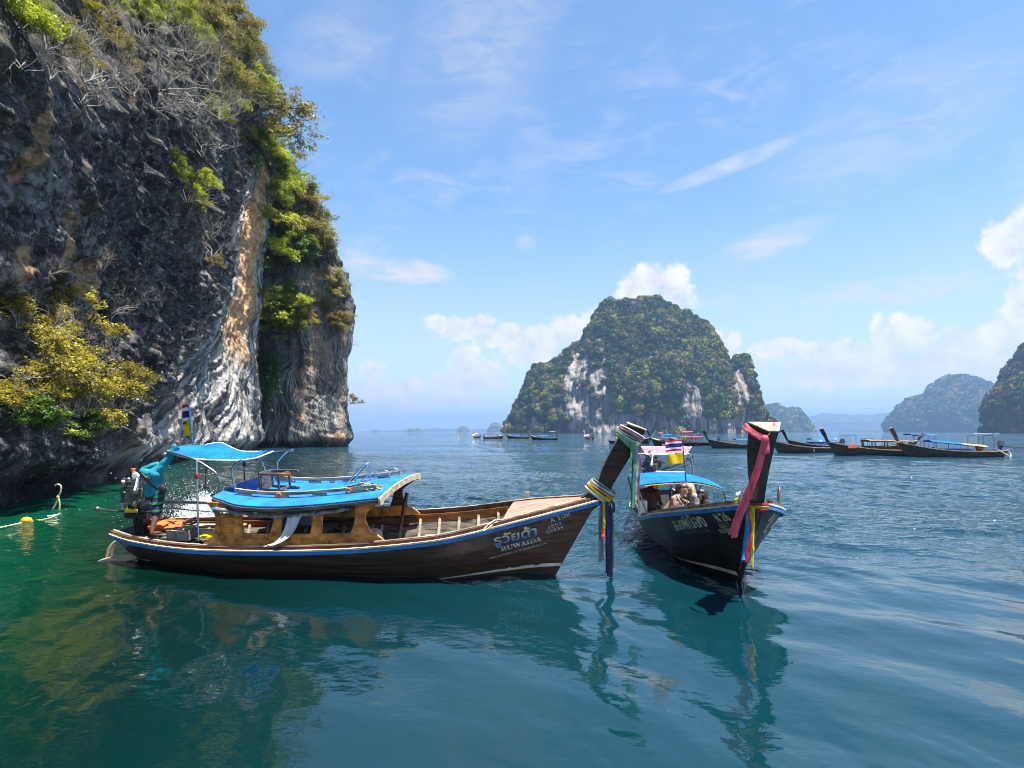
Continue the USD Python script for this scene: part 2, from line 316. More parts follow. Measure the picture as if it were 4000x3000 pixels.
def make_cliff():
    s = [0.0]
    while s[-1] < _s[-1]:
        y = np.interp(s[-1], _s, _P[:, 1]); k = .0040 if s[-1] < S_B + 6 else .02
        s.append(s[-1] + max(abs(y), 14 if s[-1] > 10 else 60) * k)
    s = np.array(s); P = np.stack([np.interp(s, _s, _P[:, 0]), np.interp(s, _s, _P[:, 1])], 1)
    T = np.gradient(P, axis=0); k = 9; T = np.stack([np.convolve(np.pad(T[:, c], k, 'edge'), np.ones(2 * k + 1) / (2 * k + 1), 'valid') for c in (0, 1)], 1)
    T /= np.linalg.norm(T, axis=1, keepdims=True); N = np.stack([T[:, 1], -T[:, 0]], 1)     # outward, over the water
    sig = s - S_CORNER
    rim = PI([-100, -72, -68, -63, -54, -36, -13, 0, 6, 12, 18, 24, 32, 45, 120], [13, 14, 15, 17, 21.7, 30.7, 40.4, 44.7, 46, 44, 39, 33, 27, 24, 22])(sig)
    slope = np.radians(PI([-100, -60, -30, -8, 0, 12, 20, 34, 120], [64, 62, 65, 70, 73, 72, 66, 60, 55])(sig))
    q = np.r_[np.linspace(-.05, 1, 250), 1 + np.linspace(0, 1, 110)[1:] ** 1.15]
    Q, I = np.meshgrid(q, np.arange(len(s)), indexing='xy'); SG, RM, SL = sig[I], rim[I], slope[I]
    EXT = PI([-100, -3, 3, 10, 20, 120], [46, 46, 32, 15, 12, 14])(SG); Z = np.where(Q < 1, Q * RM, RM + (Q - 1) * EXT)
    Q = np.clip(Q, 0, None)
    over = 1.0 * ss(Q, .5, .98) - .55 * ss(Q, .9, 1.02) * (SG > -30) - 1.1 * (1 - ss(Z, .2, 1.8)) + .5 * (1 - ss(Z, .3, 6))
    off = over - np.clip(Z - RM, 0, None) / np.tan(SL)
    p3 = np.stack([SG, Z, 0 * Z], -1)
    szone = PI([-2, -.6, 3.2, 6.8, 15.7, 26, 36.5, 44.7, 90], [-66, -64, -60, -45, -24, -17.5, -10, -2.2, -1.2])(np.clip(Z, -2, 90))
    t = np.clip(SG, -90, 0) / szone
    wob = meshkit.fbm(np.stack([SG / 9, Z / 5, 0 * Z], -1), 3, 21) - .5
    flow = (1 - ss(t + wob * .7, .80, 1.06)) * ss(-SG, -1.5, .5) * (1 - ss(Q, .93, 1.0))
    fB = ss(SG, 8, 14) * (1 - ss(Q, .70, .95)) * (.30 + .6 * ss(wob, -.10, .16)); flow = np.maximum(flow, fB); t = np.where(SG > 4, SG / 7.0 + wob * .8, t)
    front = ss(-SG, 0, 2)                                                       # the long face, not the buttress behind
    # relief
    big = (meshkit.fbm(p3 / np.array([11, 8, 1.0]), 3, 1) - .5) * 3.2
    rg = lambda v: 1 - np.abs(2 * v - 1)
    strata = rg(meshkit.fbm(np.stack([SG / 6.5, (Z + .16 * SG) / 1.25, 0 * Z], -1), 4, 2))
    craggy = rg(meshkit.fbm(np.stack([SG / 2.6 + wob, Z / 2.2, 0 * Z], -1), 4, 3))
    pits = meshkit.fbm(np.stack([SG / .75, Z / .6, 0 * Z], -1), 3, 4) - .5
    flut = rg(meshkit.fbm(np.stack([t * 20 + wob * 4, Z / 9, 0 * Z], -1), 4, 5))
    vert = rg(meshkit.fbm(np.stack([SG / 1.5 + wob * .8, Z / 14, 0 * Z], -1), 4, 6))
    caves = ss(meshkit.fbm(np.stack([SG / 5, Z / 3.6, 0 * Z + 7], -1), 3, 8), .60, .72)
    slopev = ss(Q, 1.0, 1.12)
    d = big * .8 + front * (1 - flow) * ((strata - .6) * 1.6 + (craggy - .6) * 1.5 + pits * .8 - caves * 1.4) + front * flow * ((flut - .6) * 1.1 + (craggy - .6) * .55 + pits * .45) \
        + (1 - front) * ((vert - .6) * 1.5 + (craggy - .6) * .5 + pits * .35) + slopev * (craggy - .5) * 1.8
    d *= .45 + .55 * ss(np.interp(SG + S_CORNER, _s, _P[:, 1]), 10, 60)
    off = off + d
    B = P[I]; X = B[..., 0] + N[I][..., 0] * off; Y = B[..., 1] + N[I][..., 1] * off
    V = np.stack([X, Y, Z + slopev * (craggy - .5) * .8], -1)
    pitsc = meshkit.fbm(np.stack([SG / .8, Z / 1.3, 0 * Z], -1), 4, 44)
    # rock colours (where the stone itself is tan, pale, or covered by soil and dry growth)
    tan = np.clip(ss(meshkit.fbm(np.stack([SG / 2.2, Z / 7, 0 * Z + 3], -1), 4, 11), .55, .68) * (.35 + .25 * (1 - front)), 0, 1)
    for cs, cz, rs, rz in ((-70.3, 11.6, .55, 2.2), (-70.0, 8.2, 1.0, 1.1), (-62, 9.5, 1.2, .9), (-55, 8.2, 1.0, .7), (-66.3, 11, .4, 1.6)):
        tan = np.maximum(tan, ss(1 - np.hypot((SG - cs) / rs, (Z - cz) / rz) + wob * 1.5 + (pitsc - .5) * 1.2, 0, .5) * .8)
    tan = np.maximum(tan, flow * ss(1 - np.abs(t - .45 + wob * .4) / .34, .0, .5) * ss(Z, 8, 15))
    pale = ss(meshkit.fbm(np.stack([SG / 3, Z / 2.2, 0 * Z + 9], -1), 4, 12), .56, .70) * .8
    pale = np.clip(np.maximum(pale * front * (1 - flow), flow * .0), 0, 1)
    veg = np.clip(slopev * .95 + .5 * ss(Q, .86, 1.0) * ss(meshkit.fbm(p3 / 2.5, 3, 15), .5, .6), 0, 1)
    g = Nodes(); pos = g.add('geometry', 'position'); at = g.add('attribute', 'color', attribute='rock'); fl = g.add('attribute', 'color', attribute='flow')
    a, b = g.add('separate_color', 'r', color=at).split('.')[0], g.add('separate_color', 'r', color=fl).split('.')[0]
    n1 = g.noise(g.mapping(pos, scale=(.8, .8, 1.2)), 1.0, 8.0, .66); n2 = g.noise(g.mapping(pos, scale=(3, 3, 3)), 1.0, 6.0, .65)
    dark = g.mix(g.rng(n1, .38, .62), (.010, .010, .011), (.085, .080, .076))
    dark = g.mix(g.m('multiply', g.rng(n2, .53, .64), .65), dark, (.32, .30, .27))
    dark = g.mix(g.m('multiply', a + '.g', g.rng(n2, .38, .6)), dark, (.25, .24, .235))
    cr = g.m('absolute', g.m('subtract', g.noise(g.mapping(pos, scale=(1.1, 1.1, 1.7), rot=(.35, .2, 0)), 1.0, 7.0, .62, .5), .5)); dark = g.mix(g.rng(cr, .0, .045, .85, 0), dark, (.006, .006, .007))
    st = g.add('combine_xyz', 'vector', x=g.m('multiply', b + '.r', 26.0), y=g.m('multiply', b + '.b', 1.4), z=0.0)
    s1 = g.noise(st, 1.0, 7.0, .70, .8); s2 = g.noise(g.mapping(st, loc=(7, 3, 0), scale=(2.2, 1.6, 1)), 1.0, 4.0, .6, .3)
    stripe = g.mix(g.rng(s1, .40, .60), (.04, .038, .038), (.52, .485, .44)); stripe = g.mix(g.m('multiply', g.rng(n1, .48, .62), .45), stripe, dark)
    stripe = g.mix(g.m('multiply', g.rng(s2, .5, .66), .75), stripe, (.035, .035, .04))
    stripe = g.mix(g.m('multiply', g.rng(s2, .30, .42, 1, 0), .6), stripe, (.44, .38, .30))
    c = g.mix(b + '.g', dark, stripe)
    tc = g.mix(g.rng(n1, .35, .65), (.32, .15, .06), (.66, .42, .22))
    thr = g.m('multiply_add', b + '.g', -.08, .0); c = g.mix(g.m('multiply', a + '.r', g.rng(g.m('add', thr, g.m('multiply_add', n2, .5, g.m('multiply', s1, .5))), .28, .50) if False else g.m('multiply', a + '.r', g.rng(g.m('subtract', g.m('multiply_add', n2, .5, g.m('multiply', s1, .5)), thr), .36, .58))), c, tc)
    vc = g.mix(g.rng(n2, .4, .62), (.035, .034, .022), (.11, .10, .065))
    c = g.mix(g.m('multiply', a + '.b', g.rng(n1, .3, .5, .45, .95)), c, vc)
    wet = g.rng(g.add('separate_xyz', 'z', vector=pos), .5, 1.6, .35, 1.0)
    c = g.mix(1.0, c, g.add('combine_color', 'color', r=wet, g=wet, b=wet), 'multiply')
    bm = g.add('bump', 'normal', height=g.m('add', g.noise(pos, 2.2, 7.0, .7), g.m('multiply', s1, g.m('multiply', b + '.g', .6))), strength=1.0, distance=.35)
    pb = g.add('principled_bsdf', 'BSDF', base_color=c, roughness=.85, normal=bm, specular_ior_level=.25)
    c = part('cliff', (V.reshape(-1, 3), grid_faces(V.shape[0], V.shape[1], True)), g.make('limestone', surface=pb), None, smooth=True, kind='structure',
             rock=np.stack([tan, pale, veg], -1).reshape(-1, 3), flow=np.stack([t + wob * .16, flow, Z / 9], -1).reshape(-1, 3))
    data(c, label='tall dark limestone cliff with pale and tan flowstone streaks, rising from the sea')
    ok = (V[..., 1] > 5)
    return V[ok], np.stack([SG[ok], Z[ok]], -1), np.stack([N[I][..., 0][ok], N[I][..., 1][ok]], -1)
CLIFF_V, CLIFF_SZ, CLIFF_N = make_cliff()
_cp = np.stack([CX + FPX * CLIFF_V[:, 0] / CLIFF_V[:, 1], CY + FPX * (EYE - CLIFF_V[:, 2]) / CLIFF_V[:, 1]], 1)
_ct = cKDTree(_cp)
def on_cliff(px, py):
    """The point of the cliff's surface seen at that place of the photo: (point, outward direction)."""
    k = _ct.query_ball_point((px, py), 16) or list(_ct.query((px, py), 3)[1])
    k = min(k, key=lambda i: CLIFF_V[i, 1]); return CLIFF_V[k], CLIFF_N[k]

# ---------------------------------------------------------------- plants
def leaf_mat(name, a, b, trans=.35):
    g = Nodes(); r = g.add('geometry', 'random_per_island'); o = g.add('object_info', 'random')
    c = g.mix(g.m('fraction', g.m('add', r, o)), a, b)
    p = g.add('principled_bsdf', 'BSDF', base_color=c, roughness=.5, specular_ior_level=.35); t = g.add('translucent_bsdf', 'BSDF', color=c)
    MAT[name] = g.make(name, surface=g.add('mix_closure', 'closure', fac=trans, closure1=p, closure2=t))
leaf_mat('leaf_golden', (.15, .115, .010), (.40, .34, .03)); leaf_mat('leaf_lime', (.17, .21, .012), (.42, .46, .03)); leaf_mat('leaf_green', (.05, .10, .014), (.15, .23, .03))
leaf_mat('leaf_olive', (.12, .11, .026), (.32, .27, .06)); leaf_mat('leaf_vine', (.03, .09, .018), (.09, .20, .03))
simple('bark_pale', (.27, .235, .20), .85, var=.5, scale=3); simple('bark_grey', (.13, .115, .105), .9, var=.5, scale=3)

def branches(rng, mb, p, d, L, r, depth, tips, gnarl=.35, sides=4, spread=.8):
    n = 4; pts = [np.array(p)]; dd = np.array(d, float)
    for k in range(n):
        dd = dd + rng.normal(0, gnarl, 3) * .5 + np.array([0, 0, .05]); dd /= np.linalg.norm(dd); pts.append(pts[-1] + dd * L / n)
    mb.tube(pts, np.linspace(r, r * .6, n + 1), sides if depth > 1 else 3)
    if depth <= 1: tips.append((pts[-1], dd)); tips.append((pts[-2], dd))
    if depth > 0:
        for k in range(rng.integers(2, 4)):
            a = pts[rng.integers(2, n + 1)]; e = dd + rng.normal(0, spread, 3); e[2] += .12; e /= np.linalg.norm(e)
            branches(rng, mb, a, e, L * rng.uniform(.55, .8), r * .55, depth - 1, tips, gnarl, sides, spread)
def leaves(rng, tips, n, size, spread, droop=0.0, up=.8):
    t = [tips[i] for i in rng.integers(0, len(tips), n)]
    c = np.array([a for a, _ in t]) + rng.normal(0, spread, (n, 3)) * np.array([1, 1, .55]); c[:, 2] -= droop * rng.random(n)
    N = rng.normal(0, 1, (n, 3)); N[:, 2] = np.abs(N[:, 2]) + up; N /= np.linalg.norm(N, axis=1, keepdims=True)
    A = np.cross(N, rng.normal(0, 1, (n, 3))); A /= np.linalg.norm(A, axis=1, keepdims=True); B = np.cross(N, A)
    s = size * rng.uniform(.6, 1.3, (n, 1)); w = s * .33
    v = np.stack([c - A * s * .5, c + B * w - N * s * .08, c + A * s * .5 - N * s * .15, c - B * w - N * s * .08], 1).reshape(-1, 3)
    i = np.arange(n)[:, None] * 4; return v, np.vstack([i + [0, 1, 2], i + [0, 2, 3]])
def shrub_parts(kind, seed):
    rng = np.random.default_rng(seed); mb, tips = MB(), []
    if kind == 'vine':
        for k in range(26):
            x, y = rng.normal(0, .22), rng.normal(0, .12); L = rng.uniform(.8, 2.0)
            pts = [np.array([x + rng.normal(0, .03), y + rng.normal(0, .03), .6 - L * q]) for q in np.linspace(0, 1, 7)]
            mb.tube(pts, .008, 3); tips += [(p, None) for p in pts]
        return mb.mesh(), leaves(rng, tips, 1900, .085, .06, .05, .1), ('bark_grey', 'leaf_vine')
    if kind == 'palm':
        lv = MB(); mb.tube([(0, 0, -.2), (0, 0, .1)], [.07, .05], 6)
        for k in range(20):
            a, e = k * 2.4, rng.uniform(.2, 1.1); d = np.array([math.cos(a) * math.cos(e), math.sin(a) * math.cos(e), math.sin(e)])
            p = [d * q + np.array([0, 0, .1 - .45 * q * q]) for q in np.linspace(0, 1, 6)]; w = np.array([.03, .07, .08, .07, .045, .005]); sd = np.cross(d, [0, 0, 1]); sd /= np.linalg.norm(sd)
            Pm = np.stack([np.array(p) - sd * w[:, None], np.array(p) + sd * w[:, None]], 1); lv.add(Pm.reshape(-1, 3), grid_faces(6, 2))
        m = lv.mesh(); return mb.mesh(), (m.vertices, m.faces), ('bark_grey', 'leaf_lime')
    bare = kind == 'bare'
    for k in range(5):
        a = rng.uniform(0, 6.28); e = rng.uniform(.35, 1.3); d = np.array([math.cos(a) * math.cos(e), math.sin(a) * math.cos(e), math.sin(e)])
        branches(rng, mb, (rng.normal(0, .05), rng.normal(0, .05), -.25), d, .58, .016 if bare else .018, 3 if not bare else 5, tips, .42 if bare else .35, 4, .6 if bare else .75)
    m = mb.mesh()
    if bare: return m, None, ('bark_pale', None)
    n = {'golden': 2900, 'lime': 3400, 'green': 3800, 'olive': 2800}[kind]
    return m, leaves(rng, tips, n, {'golden': .066, 'lime': .078, 'green': .082, 'olive': .070}[kind], .085 if kind != 'golden' else .07), ('bark_pale' if kind in ('golden',) else 'bark_grey', 'leaf_' + kind)
SHRUB = {}
WORDS = {'golden': 'golden yellow leafy shrub', 'lime': 'bright lime green leafy shrub', 'green': 'dark green leafy bush', 'olive': 'olive brown dry leafy shrub', 'bare': 'bare grey branching shrub', 'vine': 'hanging green creeper', 'palm': 'small fan-leaved palm'}
NAMES = {'golden': 'golden_shrub', 'lime': 'lime_green_shrub', 'green': 'green_bush', 'olive': 'dry_shrub', 'bare': 'bare_shrub', 'vine': 'creeper', 'palm': 'palm_plant'}
_prng = np.random.default_rng(77)
def plant(kind, px, py, size, where, tail='', single=None):
    p, nrm = on_cliff(px, py); var = int(_prng.integers(0, 3)) if kind in ('golden', 'lime', 'green', 'olive', 'bare') else 0
    sc = size / 2 * p[1] / FPX * (1.15 if kind != 'vine' else .9)
    m = frame((p[0] + nrm[0] * .3 * sc, p[1] + nrm[1] * .3 * sc, p[2] - .12 * sc), _prng.uniform(0, 6.28)); tl = np.eye(4); tl[:3, :3] = rot_xyz(0, 0, 0)
    if kind != 'vine':
        ax = np.cross([0, 0, 1], [nrm[0], nrm[1], 0]); tilt = _prng.uniform(.1, .45); K = np.array([[0, -ax[2], ax[1]], [ax[2], 0, -ax[0]], [-ax[1], ax[0], 0]])
        tl[:3, :3] = np.eye(3) + math.sin(tilt) * K + (1 - math.cos(tilt)) * K @ K
    loc = m[:3, 3].copy(); m[:3, 3] = 0; m = tl @ m; m[:3, :3] *= sc * np.array([1, 1, _prng.uniform(.8, 1.05)]); m[:3, 3] = loc
    label, group = (single, None) if single else (f'{WORDS[kind]} {where}{tail}', f'{WORDS[kind]}s {where}')
    key = (kind, var)
    if key not in SHRUB:
        bm, lm, (b, l) = shrub_parts(kind, 100 + 7 * var + len(kind) * 13)
        t = SHRUB[key] = thing(NAMES[kind], label, 'shrub' if kind not in ('vine', 'palm') else 'plant', m, group)
        part('branches' if kind != 'palm' else 'stem', bm, MAT[b], t, smooth=True)
        if lm is not None: part('crown' if kind != 'palm' else 'fronds', lm, MAT[l], t)
    else:
        t = copy_of(SHRUB[key], NAMES[kind], label, 'shrub' if kind not in ('vine', 'palm') else 'plant', m, group)
        t.SetCustomDataByKey('group', group or '')
LOW, UP, RIM, BUT, MID = "at the cliff's foot", "on the cliff's upper slope", "on the cliff's right rim", 'on the rear buttress', 'on the dark cliff face'
ORD = 'first second third fourth fifth sixth seventh eighth ninth tenth eleventh twelfth thirteenth'.split()
PLANTS = [('golden', LOW, [(60, 1400, 330), (200, 1400, 330), (330, 1470, 300), (430, 1500, 240), (120, 1530, 320), (270, 1560, 290), (40, 1230, 250), (270, 1205, 260), (180, 1260, 200), (30, 1560, 240), (400, 1600, 200), (500, 1470, 140)]),
          ('green', LOW, [(60, 1610, 220), (180, 1660, 180), (330, 1640, 150)]), ('bare', LOW, [(120, 1280, 300), (330, 1380, 260), (440, 1580, 240), (130, 1660, 260), (30, 1480, 260), (250, 1330, 240)]),
          ('lime', UP, [(60, 70, 240), (190, 115, 140), (10, 20, 200), (440, 15, 110), (600, 30, 200), (650, 70, 150), (740, 130, 150), (520, 10, 120), (775, 165, 100), (130, 60, 140), (560, 60, 120)]), ('golden', UP, [(360, 85, 150), (330, 60, 110), (390, 105, 100)]),
          ('olive', UP, [(820, 40, 190), (760, 50, 170), (700, 20, 170), (870, 300, 220), (800, 220, 200), (880, 190, 190), (820, 120, 180), (220, 180, 200), (420, 190, 190)]),
          ('bare', UP, [(560, 250, 420), (280, 230, 360), (760, 250, 340), (420, 150, 300), (650, 330, 320), (300, 350, 240), (860, 320, 280), (150, 150, 260), (480, 330, 260), (240, 100, 260), (700, 180, 300), (600, 150, 280), (60, 220, 260), (180, 280, 240), (370, 290, 250), (820, 400, 240), (740, 360, 260), (560, 380, 240), (880, 420, 200)]),
          ('olive', RIM, [(900, 60, 200), (945, 110, 200), (950, 20, 150), (960, 200, 190), (920, 250, 200), (985, 280, 170), (1000, 330, 150), (930, 165, 180), (1000, 390, 180), (1050, 480, 160), (1030, 540, 150)]), ('bare', RIM, [(1020, 200, 190), (1030, 270, 190), (990, 150, 150), (1010, 330, 200), (1000, 470, 200), (960, 410, 220)]),
          ('lime', RIM, [(930, 345, 190), (1000, 365, 180), (1040, 395, 150), (840, 335, 140), (880, 385, 140), (960, 360, 170), (830, 440, 110), (865, 470, 90), (975, 520, 110)]), ('green', RIM, [(1065, 530, 130), (1010, 560, 120)]),
          ('lime', MID, [(690, 620, 110), (740, 740, 150), (690, 680, 90), (800, 735, 110), (770, 700, 100)]), ('bare', MID, [(330, 1040, 220), (800, 900, 180), (420, 1180, 180), (700, 760, 180), (820, 960, 200), (560, 1150, 130), (700, 1290, 120), (180, 1050, 150), (770, 560, 200), (850, 540, 180)]),
          ('olive', MID, [(740, 800, 120), (830, 1030, 80)]),
          ('lime', BUT, [(1040, 590, 150), (1080, 700, 180), (1050, 760, 150), (1060, 960, 180), (1110, 985, 130), (1100, 640, 130), (1040, 840, 130), (1150, 1210, 130)]), ('golden', BUT, [(1130, 610, 150), (1150, 760, 150), (1240, 800, 130), (1110, 880, 160), (1110, 1220, 230), (1180, 1230, 150), (1070, 1290, 150), (1370, 1560, 90), (1290, 840, 110)]),
          ('olive', BUT, [(1200, 790, 150), (1240, 850, 140), (1270, 900, 150), (1220, 910, 160), (1290, 970, 140), (1310, 1080, 120), (1325, 1160, 120), (1330, 1250, 120), (1300, 1290, 130), (1090, 560, 130), (1270, 960, 140), (1290, 1220, 130)]), ('lime', 'high on the rear buttress', [(1140, 680, 170), (1110, 800, 180), (1150, 880, 170), (1180, 750, 140), (1080, 620, 150), (1200, 960, 130), (1120, 930, 160)]),
          ('green', BUT, [(1050, 1060, 160), (1120, 1020, 150), (1060, 1240, 190), (1120, 1280, 180), (1090, 790, 170), (1180, 980, 150), (1060, 660, 160), (1070, 900, 160), (1040, 1150, 130), (1140, 1150, 120)]), ('bare', BUT, [(1230, 1130, 190), (1260, 1200, 150), (1210, 1290, 150), (1300, 1130, 150), (1180, 640, 150), (1260, 770, 130), (1360, 1330, 110)]),
          ('vine', BUT, [(1045, 1400, 180), (1085, 1440, 190), (1065, 1500, 170)]), ('lime', 'low on the rear buttress', [(1060, 1180, 170), (1110, 1230, 190), (1160, 1200, 150), (1060, 1280, 140), (1140, 1270, 140)]), ('vine', RIM, [(1000, 640, 110)])]
for kind, where, spots in PLANTS:
    mid = np.median([s[1] for s in spots]) if len(spots) > 6 else None
    rows = [('', sorted(spots))] if mid is None else [('upper row, ', sorted(s for s in spots if s[1] <= mid)), ('lower row, ', sorted(s for s in spots if s[1] > mid))]
    for row, some in rows:
        for k, (px, py, size) in enumerate(some):
            tail = '' if len(spots) == 1 else f', {row}{"leftmost" if k == 0 else "rightmost" if k == len(some) - 1 else ORD[k] + " from left"}'
            plant(kind, px, py, size * ((.85 if kind == 'olive' else 1.0) if where == RIM else .86 if 'buttress' in where else 1), where, tail)
plant('palm', 265, 1690, 110, LOW, single="small fan-leaved palm growing from the dark rock under the golden shrubs")

def leaning_tree():
    p, nrm = on_cliff(985, 470); d = p[1]; W = lambda x, y, dd=0: np.array([(x - CX) / FPX * (d + dd), d + dd, EYE + (CY - y) / FPX * (d + dd)])
    t = thing('leaning_tree', "leaning tree with drooping dark leaves reaching over the water from the cliff rim", 'tree', frame(W(960, 450)))
    o = W(960, 450); mb, tips, rng = MB(), [], np.random.default_rng(9)
    mb.tube([W(940, 470) - o, W(1000, 440, .4) - o, W(1060, 415, .2) - o, W(1110, 425) - o, W(1140, 455) - o], [.34, .27, .21, .15, .10], 7)
    for a, b in (((1060, 415), (1150, 400)), ((1110, 425), (1190, 440)), ((1140, 455), (1200, 520)), ((1130, 440), (1150, 550)), ((1090, 420), (1110, 380)), ((1110, 430), (1090, 500)), ((1140, 460), (1120, 510))):
        u, v = W(*a) - o, W(*b) - o
        for k in range(3):
            e = v - u + rng.normal(0, .8, 3); branches(rng, mb, u, e / np.linalg.norm(e), np.linalg.norm(v - u) * .75, .06, 2, tips, .45, 4, .5)
    part('trunk', mb.mesh(), MAT['bark_grey'], t, smooth=True); part('crown', leaves(rng, tips, 1500, .42, .28, .9, .3), MAT['leaf_olive'], t)
leaning_tree()

# ---------------------------------------------------------------- islands
def clump(seed, n=170):
    rng = np.random.default_rng(seed); t = trimesh.creation.icosphere(2, 1.0); v = np.asarray(t.vertices)
    v = v * (.62 + .42 * meshkit.fbm(v * 1.7 + seed, 3, seed))[:, None] * np.array([1, 1, .8]); mb = MB().add(v, t.faces)
    d = rng.normal(0, 1, (n, 3)); d[:, 2] = np.abs(d[:, 2]) * .9 - .15; d /= np.linalg.norm(d, axis=1, keepdims=True)
    c = d * (.78 + .40 * meshkit.fbm(d * 1.7 + seed, 3, seed))[:, None] * np.array([1, 1, .85])
    N = d + rng.normal(0, .6, (n, 3)); N /= np.linalg.norm(N, axis=1, keepdims=True); A = np.cross(N, rng.normal(0, 1, (n, 3))); A /= np.linalg.norm(A, axis=1, keepdims=True); B = np.cross(N, A); s = rng.uniform(.14, .30, (n, 1))
    q = np.stack([c - A * s, c + B * s * .7, c + A * s, c - B * s * .7], 1).reshape(-1, 3); i = np.arange(n)[:, None] * 4
    return mb.add(q, np.vstack([i + [0, 1, 2], i + [0, 2, 3]])).mesh()
def far_leaf(name, a, b):
    g = Nodes(); r = g.add('geometry', 'random_per_island'); MAT[name] = g.make(name, surface=g.add('principled_bsdf', 'BSDF', base_color=g.mix(r, a, b), roughness=.8, specular_ior_level=.2))
CLUMP_MATS = ['far_leaf_green', 'far_leaf_deep', 'far_leaf_olive', 'far_leaf_yellow', 'far_leaf_brown', 'far_leaf_grey']
for n_, a_, b_ in zip(CLUMP_MATS, [(.03, .06, .012), (.012, .028, .010), (.06, .065, .014), (.15, .15, .02), (.12, .085, .03), (.06, .06, .035)], [(.09, .14, .025), (.04, .07, .018), (.15, .15, .03), (.32, .29, .05), (.26, .17, .06), (.15, .14, .08)]):
    far_leaf(n_, a_, b_)
def rock_far(name):
    g = Nodes(); pos = g.add('geometry', 'position'); at = g.add('attribute', 'fac', attribute='bare')
    st = g.noise(g.mapping(pos, scale=(.11, .03, .011)), 1.0, 6.0, .66, .4); n = g.noise(pos, .05, 6.0, .65)
    rock = g.mix(g.rng(st, .40, .58), (.04, .038, .039), (.25, .23, .21)); rock = g.mix(g.m('multiply', g.rng(n, .48, .64), .5), rock, (.24, .14, .085))
    c = g.mix(at, g.mix(n, (.025, .03, .014), (.07, .066, .03)), rock)
    MAT[name] = g.make(name, surface=g.add('principled_bsdf', 'BSDF', base_color=c, roughness=.9, specular_ior_level=.2, normal=g.add('bump', 'normal', height=g.noise(pos, .25, 6.0, .7), strength=.8, distance=2.0)))
rock_far('island_rock')
def island(label, prof, y0, depth, seed, bare=(), trees=0, size=(6, 9), tint=None, nx=220, nz=120, rough=1.0, foot=.12, steep=.35):
    """An island whose skyline from the boats follows PROF, photo places (px, py); it stands y0 metres off and is a closed hill."""
    pr = np.array(prof, float); h0 = CY - pr[:, 1]; mid = (pr[0, 0] + pr[-1, 0]) / 2; bc = math.atan((mid - CX) / FPX); cb, sb = math.cos(bc), math.sin(bc)
    ye = y0 + depth * (.18 * ((pr[:, 0] - mid) / (pr[-1, 0] - pr[0, 0]) * 2) ** 2 + .46 * h0 / h0.max())      # how far off the skyline stands
    xs = ye * np.tan(np.arctan((pr[:, 0] - CX) / FPX) - bc); hs = EYE + h0 / FPX * (ye * cb - xs * sb)
    x = np.linspace(xs[0], xs[-1], nx); H = np.maximum(np.interp(x, xs, hs), .5); w = xs[-1] - xs[0]; xc = (xs[0] + xs[-1]) / 2
    q = np.linspace(0, 1, nz); Xg, Q = np.meshgrid(x, q, indexing='ij'); Hg = H[:, None]; Zg = Q * Hg
    p = np.stack([Xg, Zg, 0 * Xg + seed * 50], -1); L = H.max()
    lump = meshkit.fbm(p / (L * .22), 4, seed) - .5; fine = meshkit.fbm(p / (L * .05), 3, seed + 3) - .5; flute = meshkit.fbm(np.stack([Xg / (L * .05), Zg / (L * .5), 0 * Xg], -1), 3, seed + 5) - .5
    plan = ((Xg - xc) / (w / 2)) ** 2
    prof_y = steep * .16 * ss(Q, 0, .5) + (1 - .16 * steep) * np.clip((Q - steep * .8) / (1 - steep * .8), 0, 1) ** 1.5
    hill = Hg / L
    edge = np.minimum(1, np.minimum(Xg - xs[0], xs[-1] - Xg) / (w * .03) + .05)
    Yf = y0 + depth * (.18 * plan + prof_y * .5 * hill) + rough * (lump * L * .22 + (fine * .05 + flute * .06 * (1 - ss(Q, .3, .6))) * L) * (1 - ss(Q, .93, 1)) * edge + foot * 0
    Yf = np.minimum(Yf, y0 + depth * .9); top = Yf[:, -1:]
    Yb = top + (top - y0 + depth * .35) * (1 - Q) ** .7 * np.sqrt(np.clip(1 - plan, 0, 1))
    Zf = Zg + rough * fine * L * .03 * ss(Q, .9, 1) * edge
    V = np.concatenate([np.stack([Xg, Yf, Zf], -1), np.stack([Xg, Yb, Zf], -1)[:, ::-1][:, 1:]], 1); V[:, 0, 2] = -.5; V[:, -1, 2] = -.5; V = V @ np.array([[cb, -sb, 0], [sb, cb, 0], [0, 0, 1.0]])
    mask = np.zeros_like(Xg)
    for poly in bare:
        (x0, z0), (rx, rz), s = poly[0], poly[1], poly[2] if len(poly) > 2 else 1.0
        cx, cz = y0 * math.tan(math.atan((x0 - CX) / FPX) - bc), EYE + (CY - z0) / FPX * y0 * cb
        mask = np.maximum(mask, s * ss(1.12 - np.hypot((Xg - cx) / (rx / FPX * y0), (Zg - cz) / (rz / FPX * y0)) + (flute * .9 + lump * .6), 0, .2))
    bm = np.concatenate([mask, np.zeros_like(mask)[:, 1:]], 1)
    isl = part('island', (V.reshape(-1, 3), grid_faces(V.shape[0], V.shape[1], True)), MAT['island_rock'], None, smooth=True, kind='structure', bare=bm.reshape(-1))
    data(isl, label=label)
    if not trees: return
    rng = np.random.default_rng(seed); G = V[:, :nz + 14]; M = bm[:, :nz + 14]
    a = G[1:, :-1] - G[:-1, :-1]; b = G[:-1, 1:] - G[:-1, :-1]; nr = np.cross(b, a); ar = np.linalg.norm(nr, axis=-1); nr = nr / (ar[..., None] + 1e-9)
    wgt = (ar * (1 - np.clip(M[1:, 1:], 0, 1) * .985)).ravel(); k = rng.choice(len(wgt), trees, p=wgt / wgt.sum()); i, j = k // ar.shape[1], k % ar.shape[1]
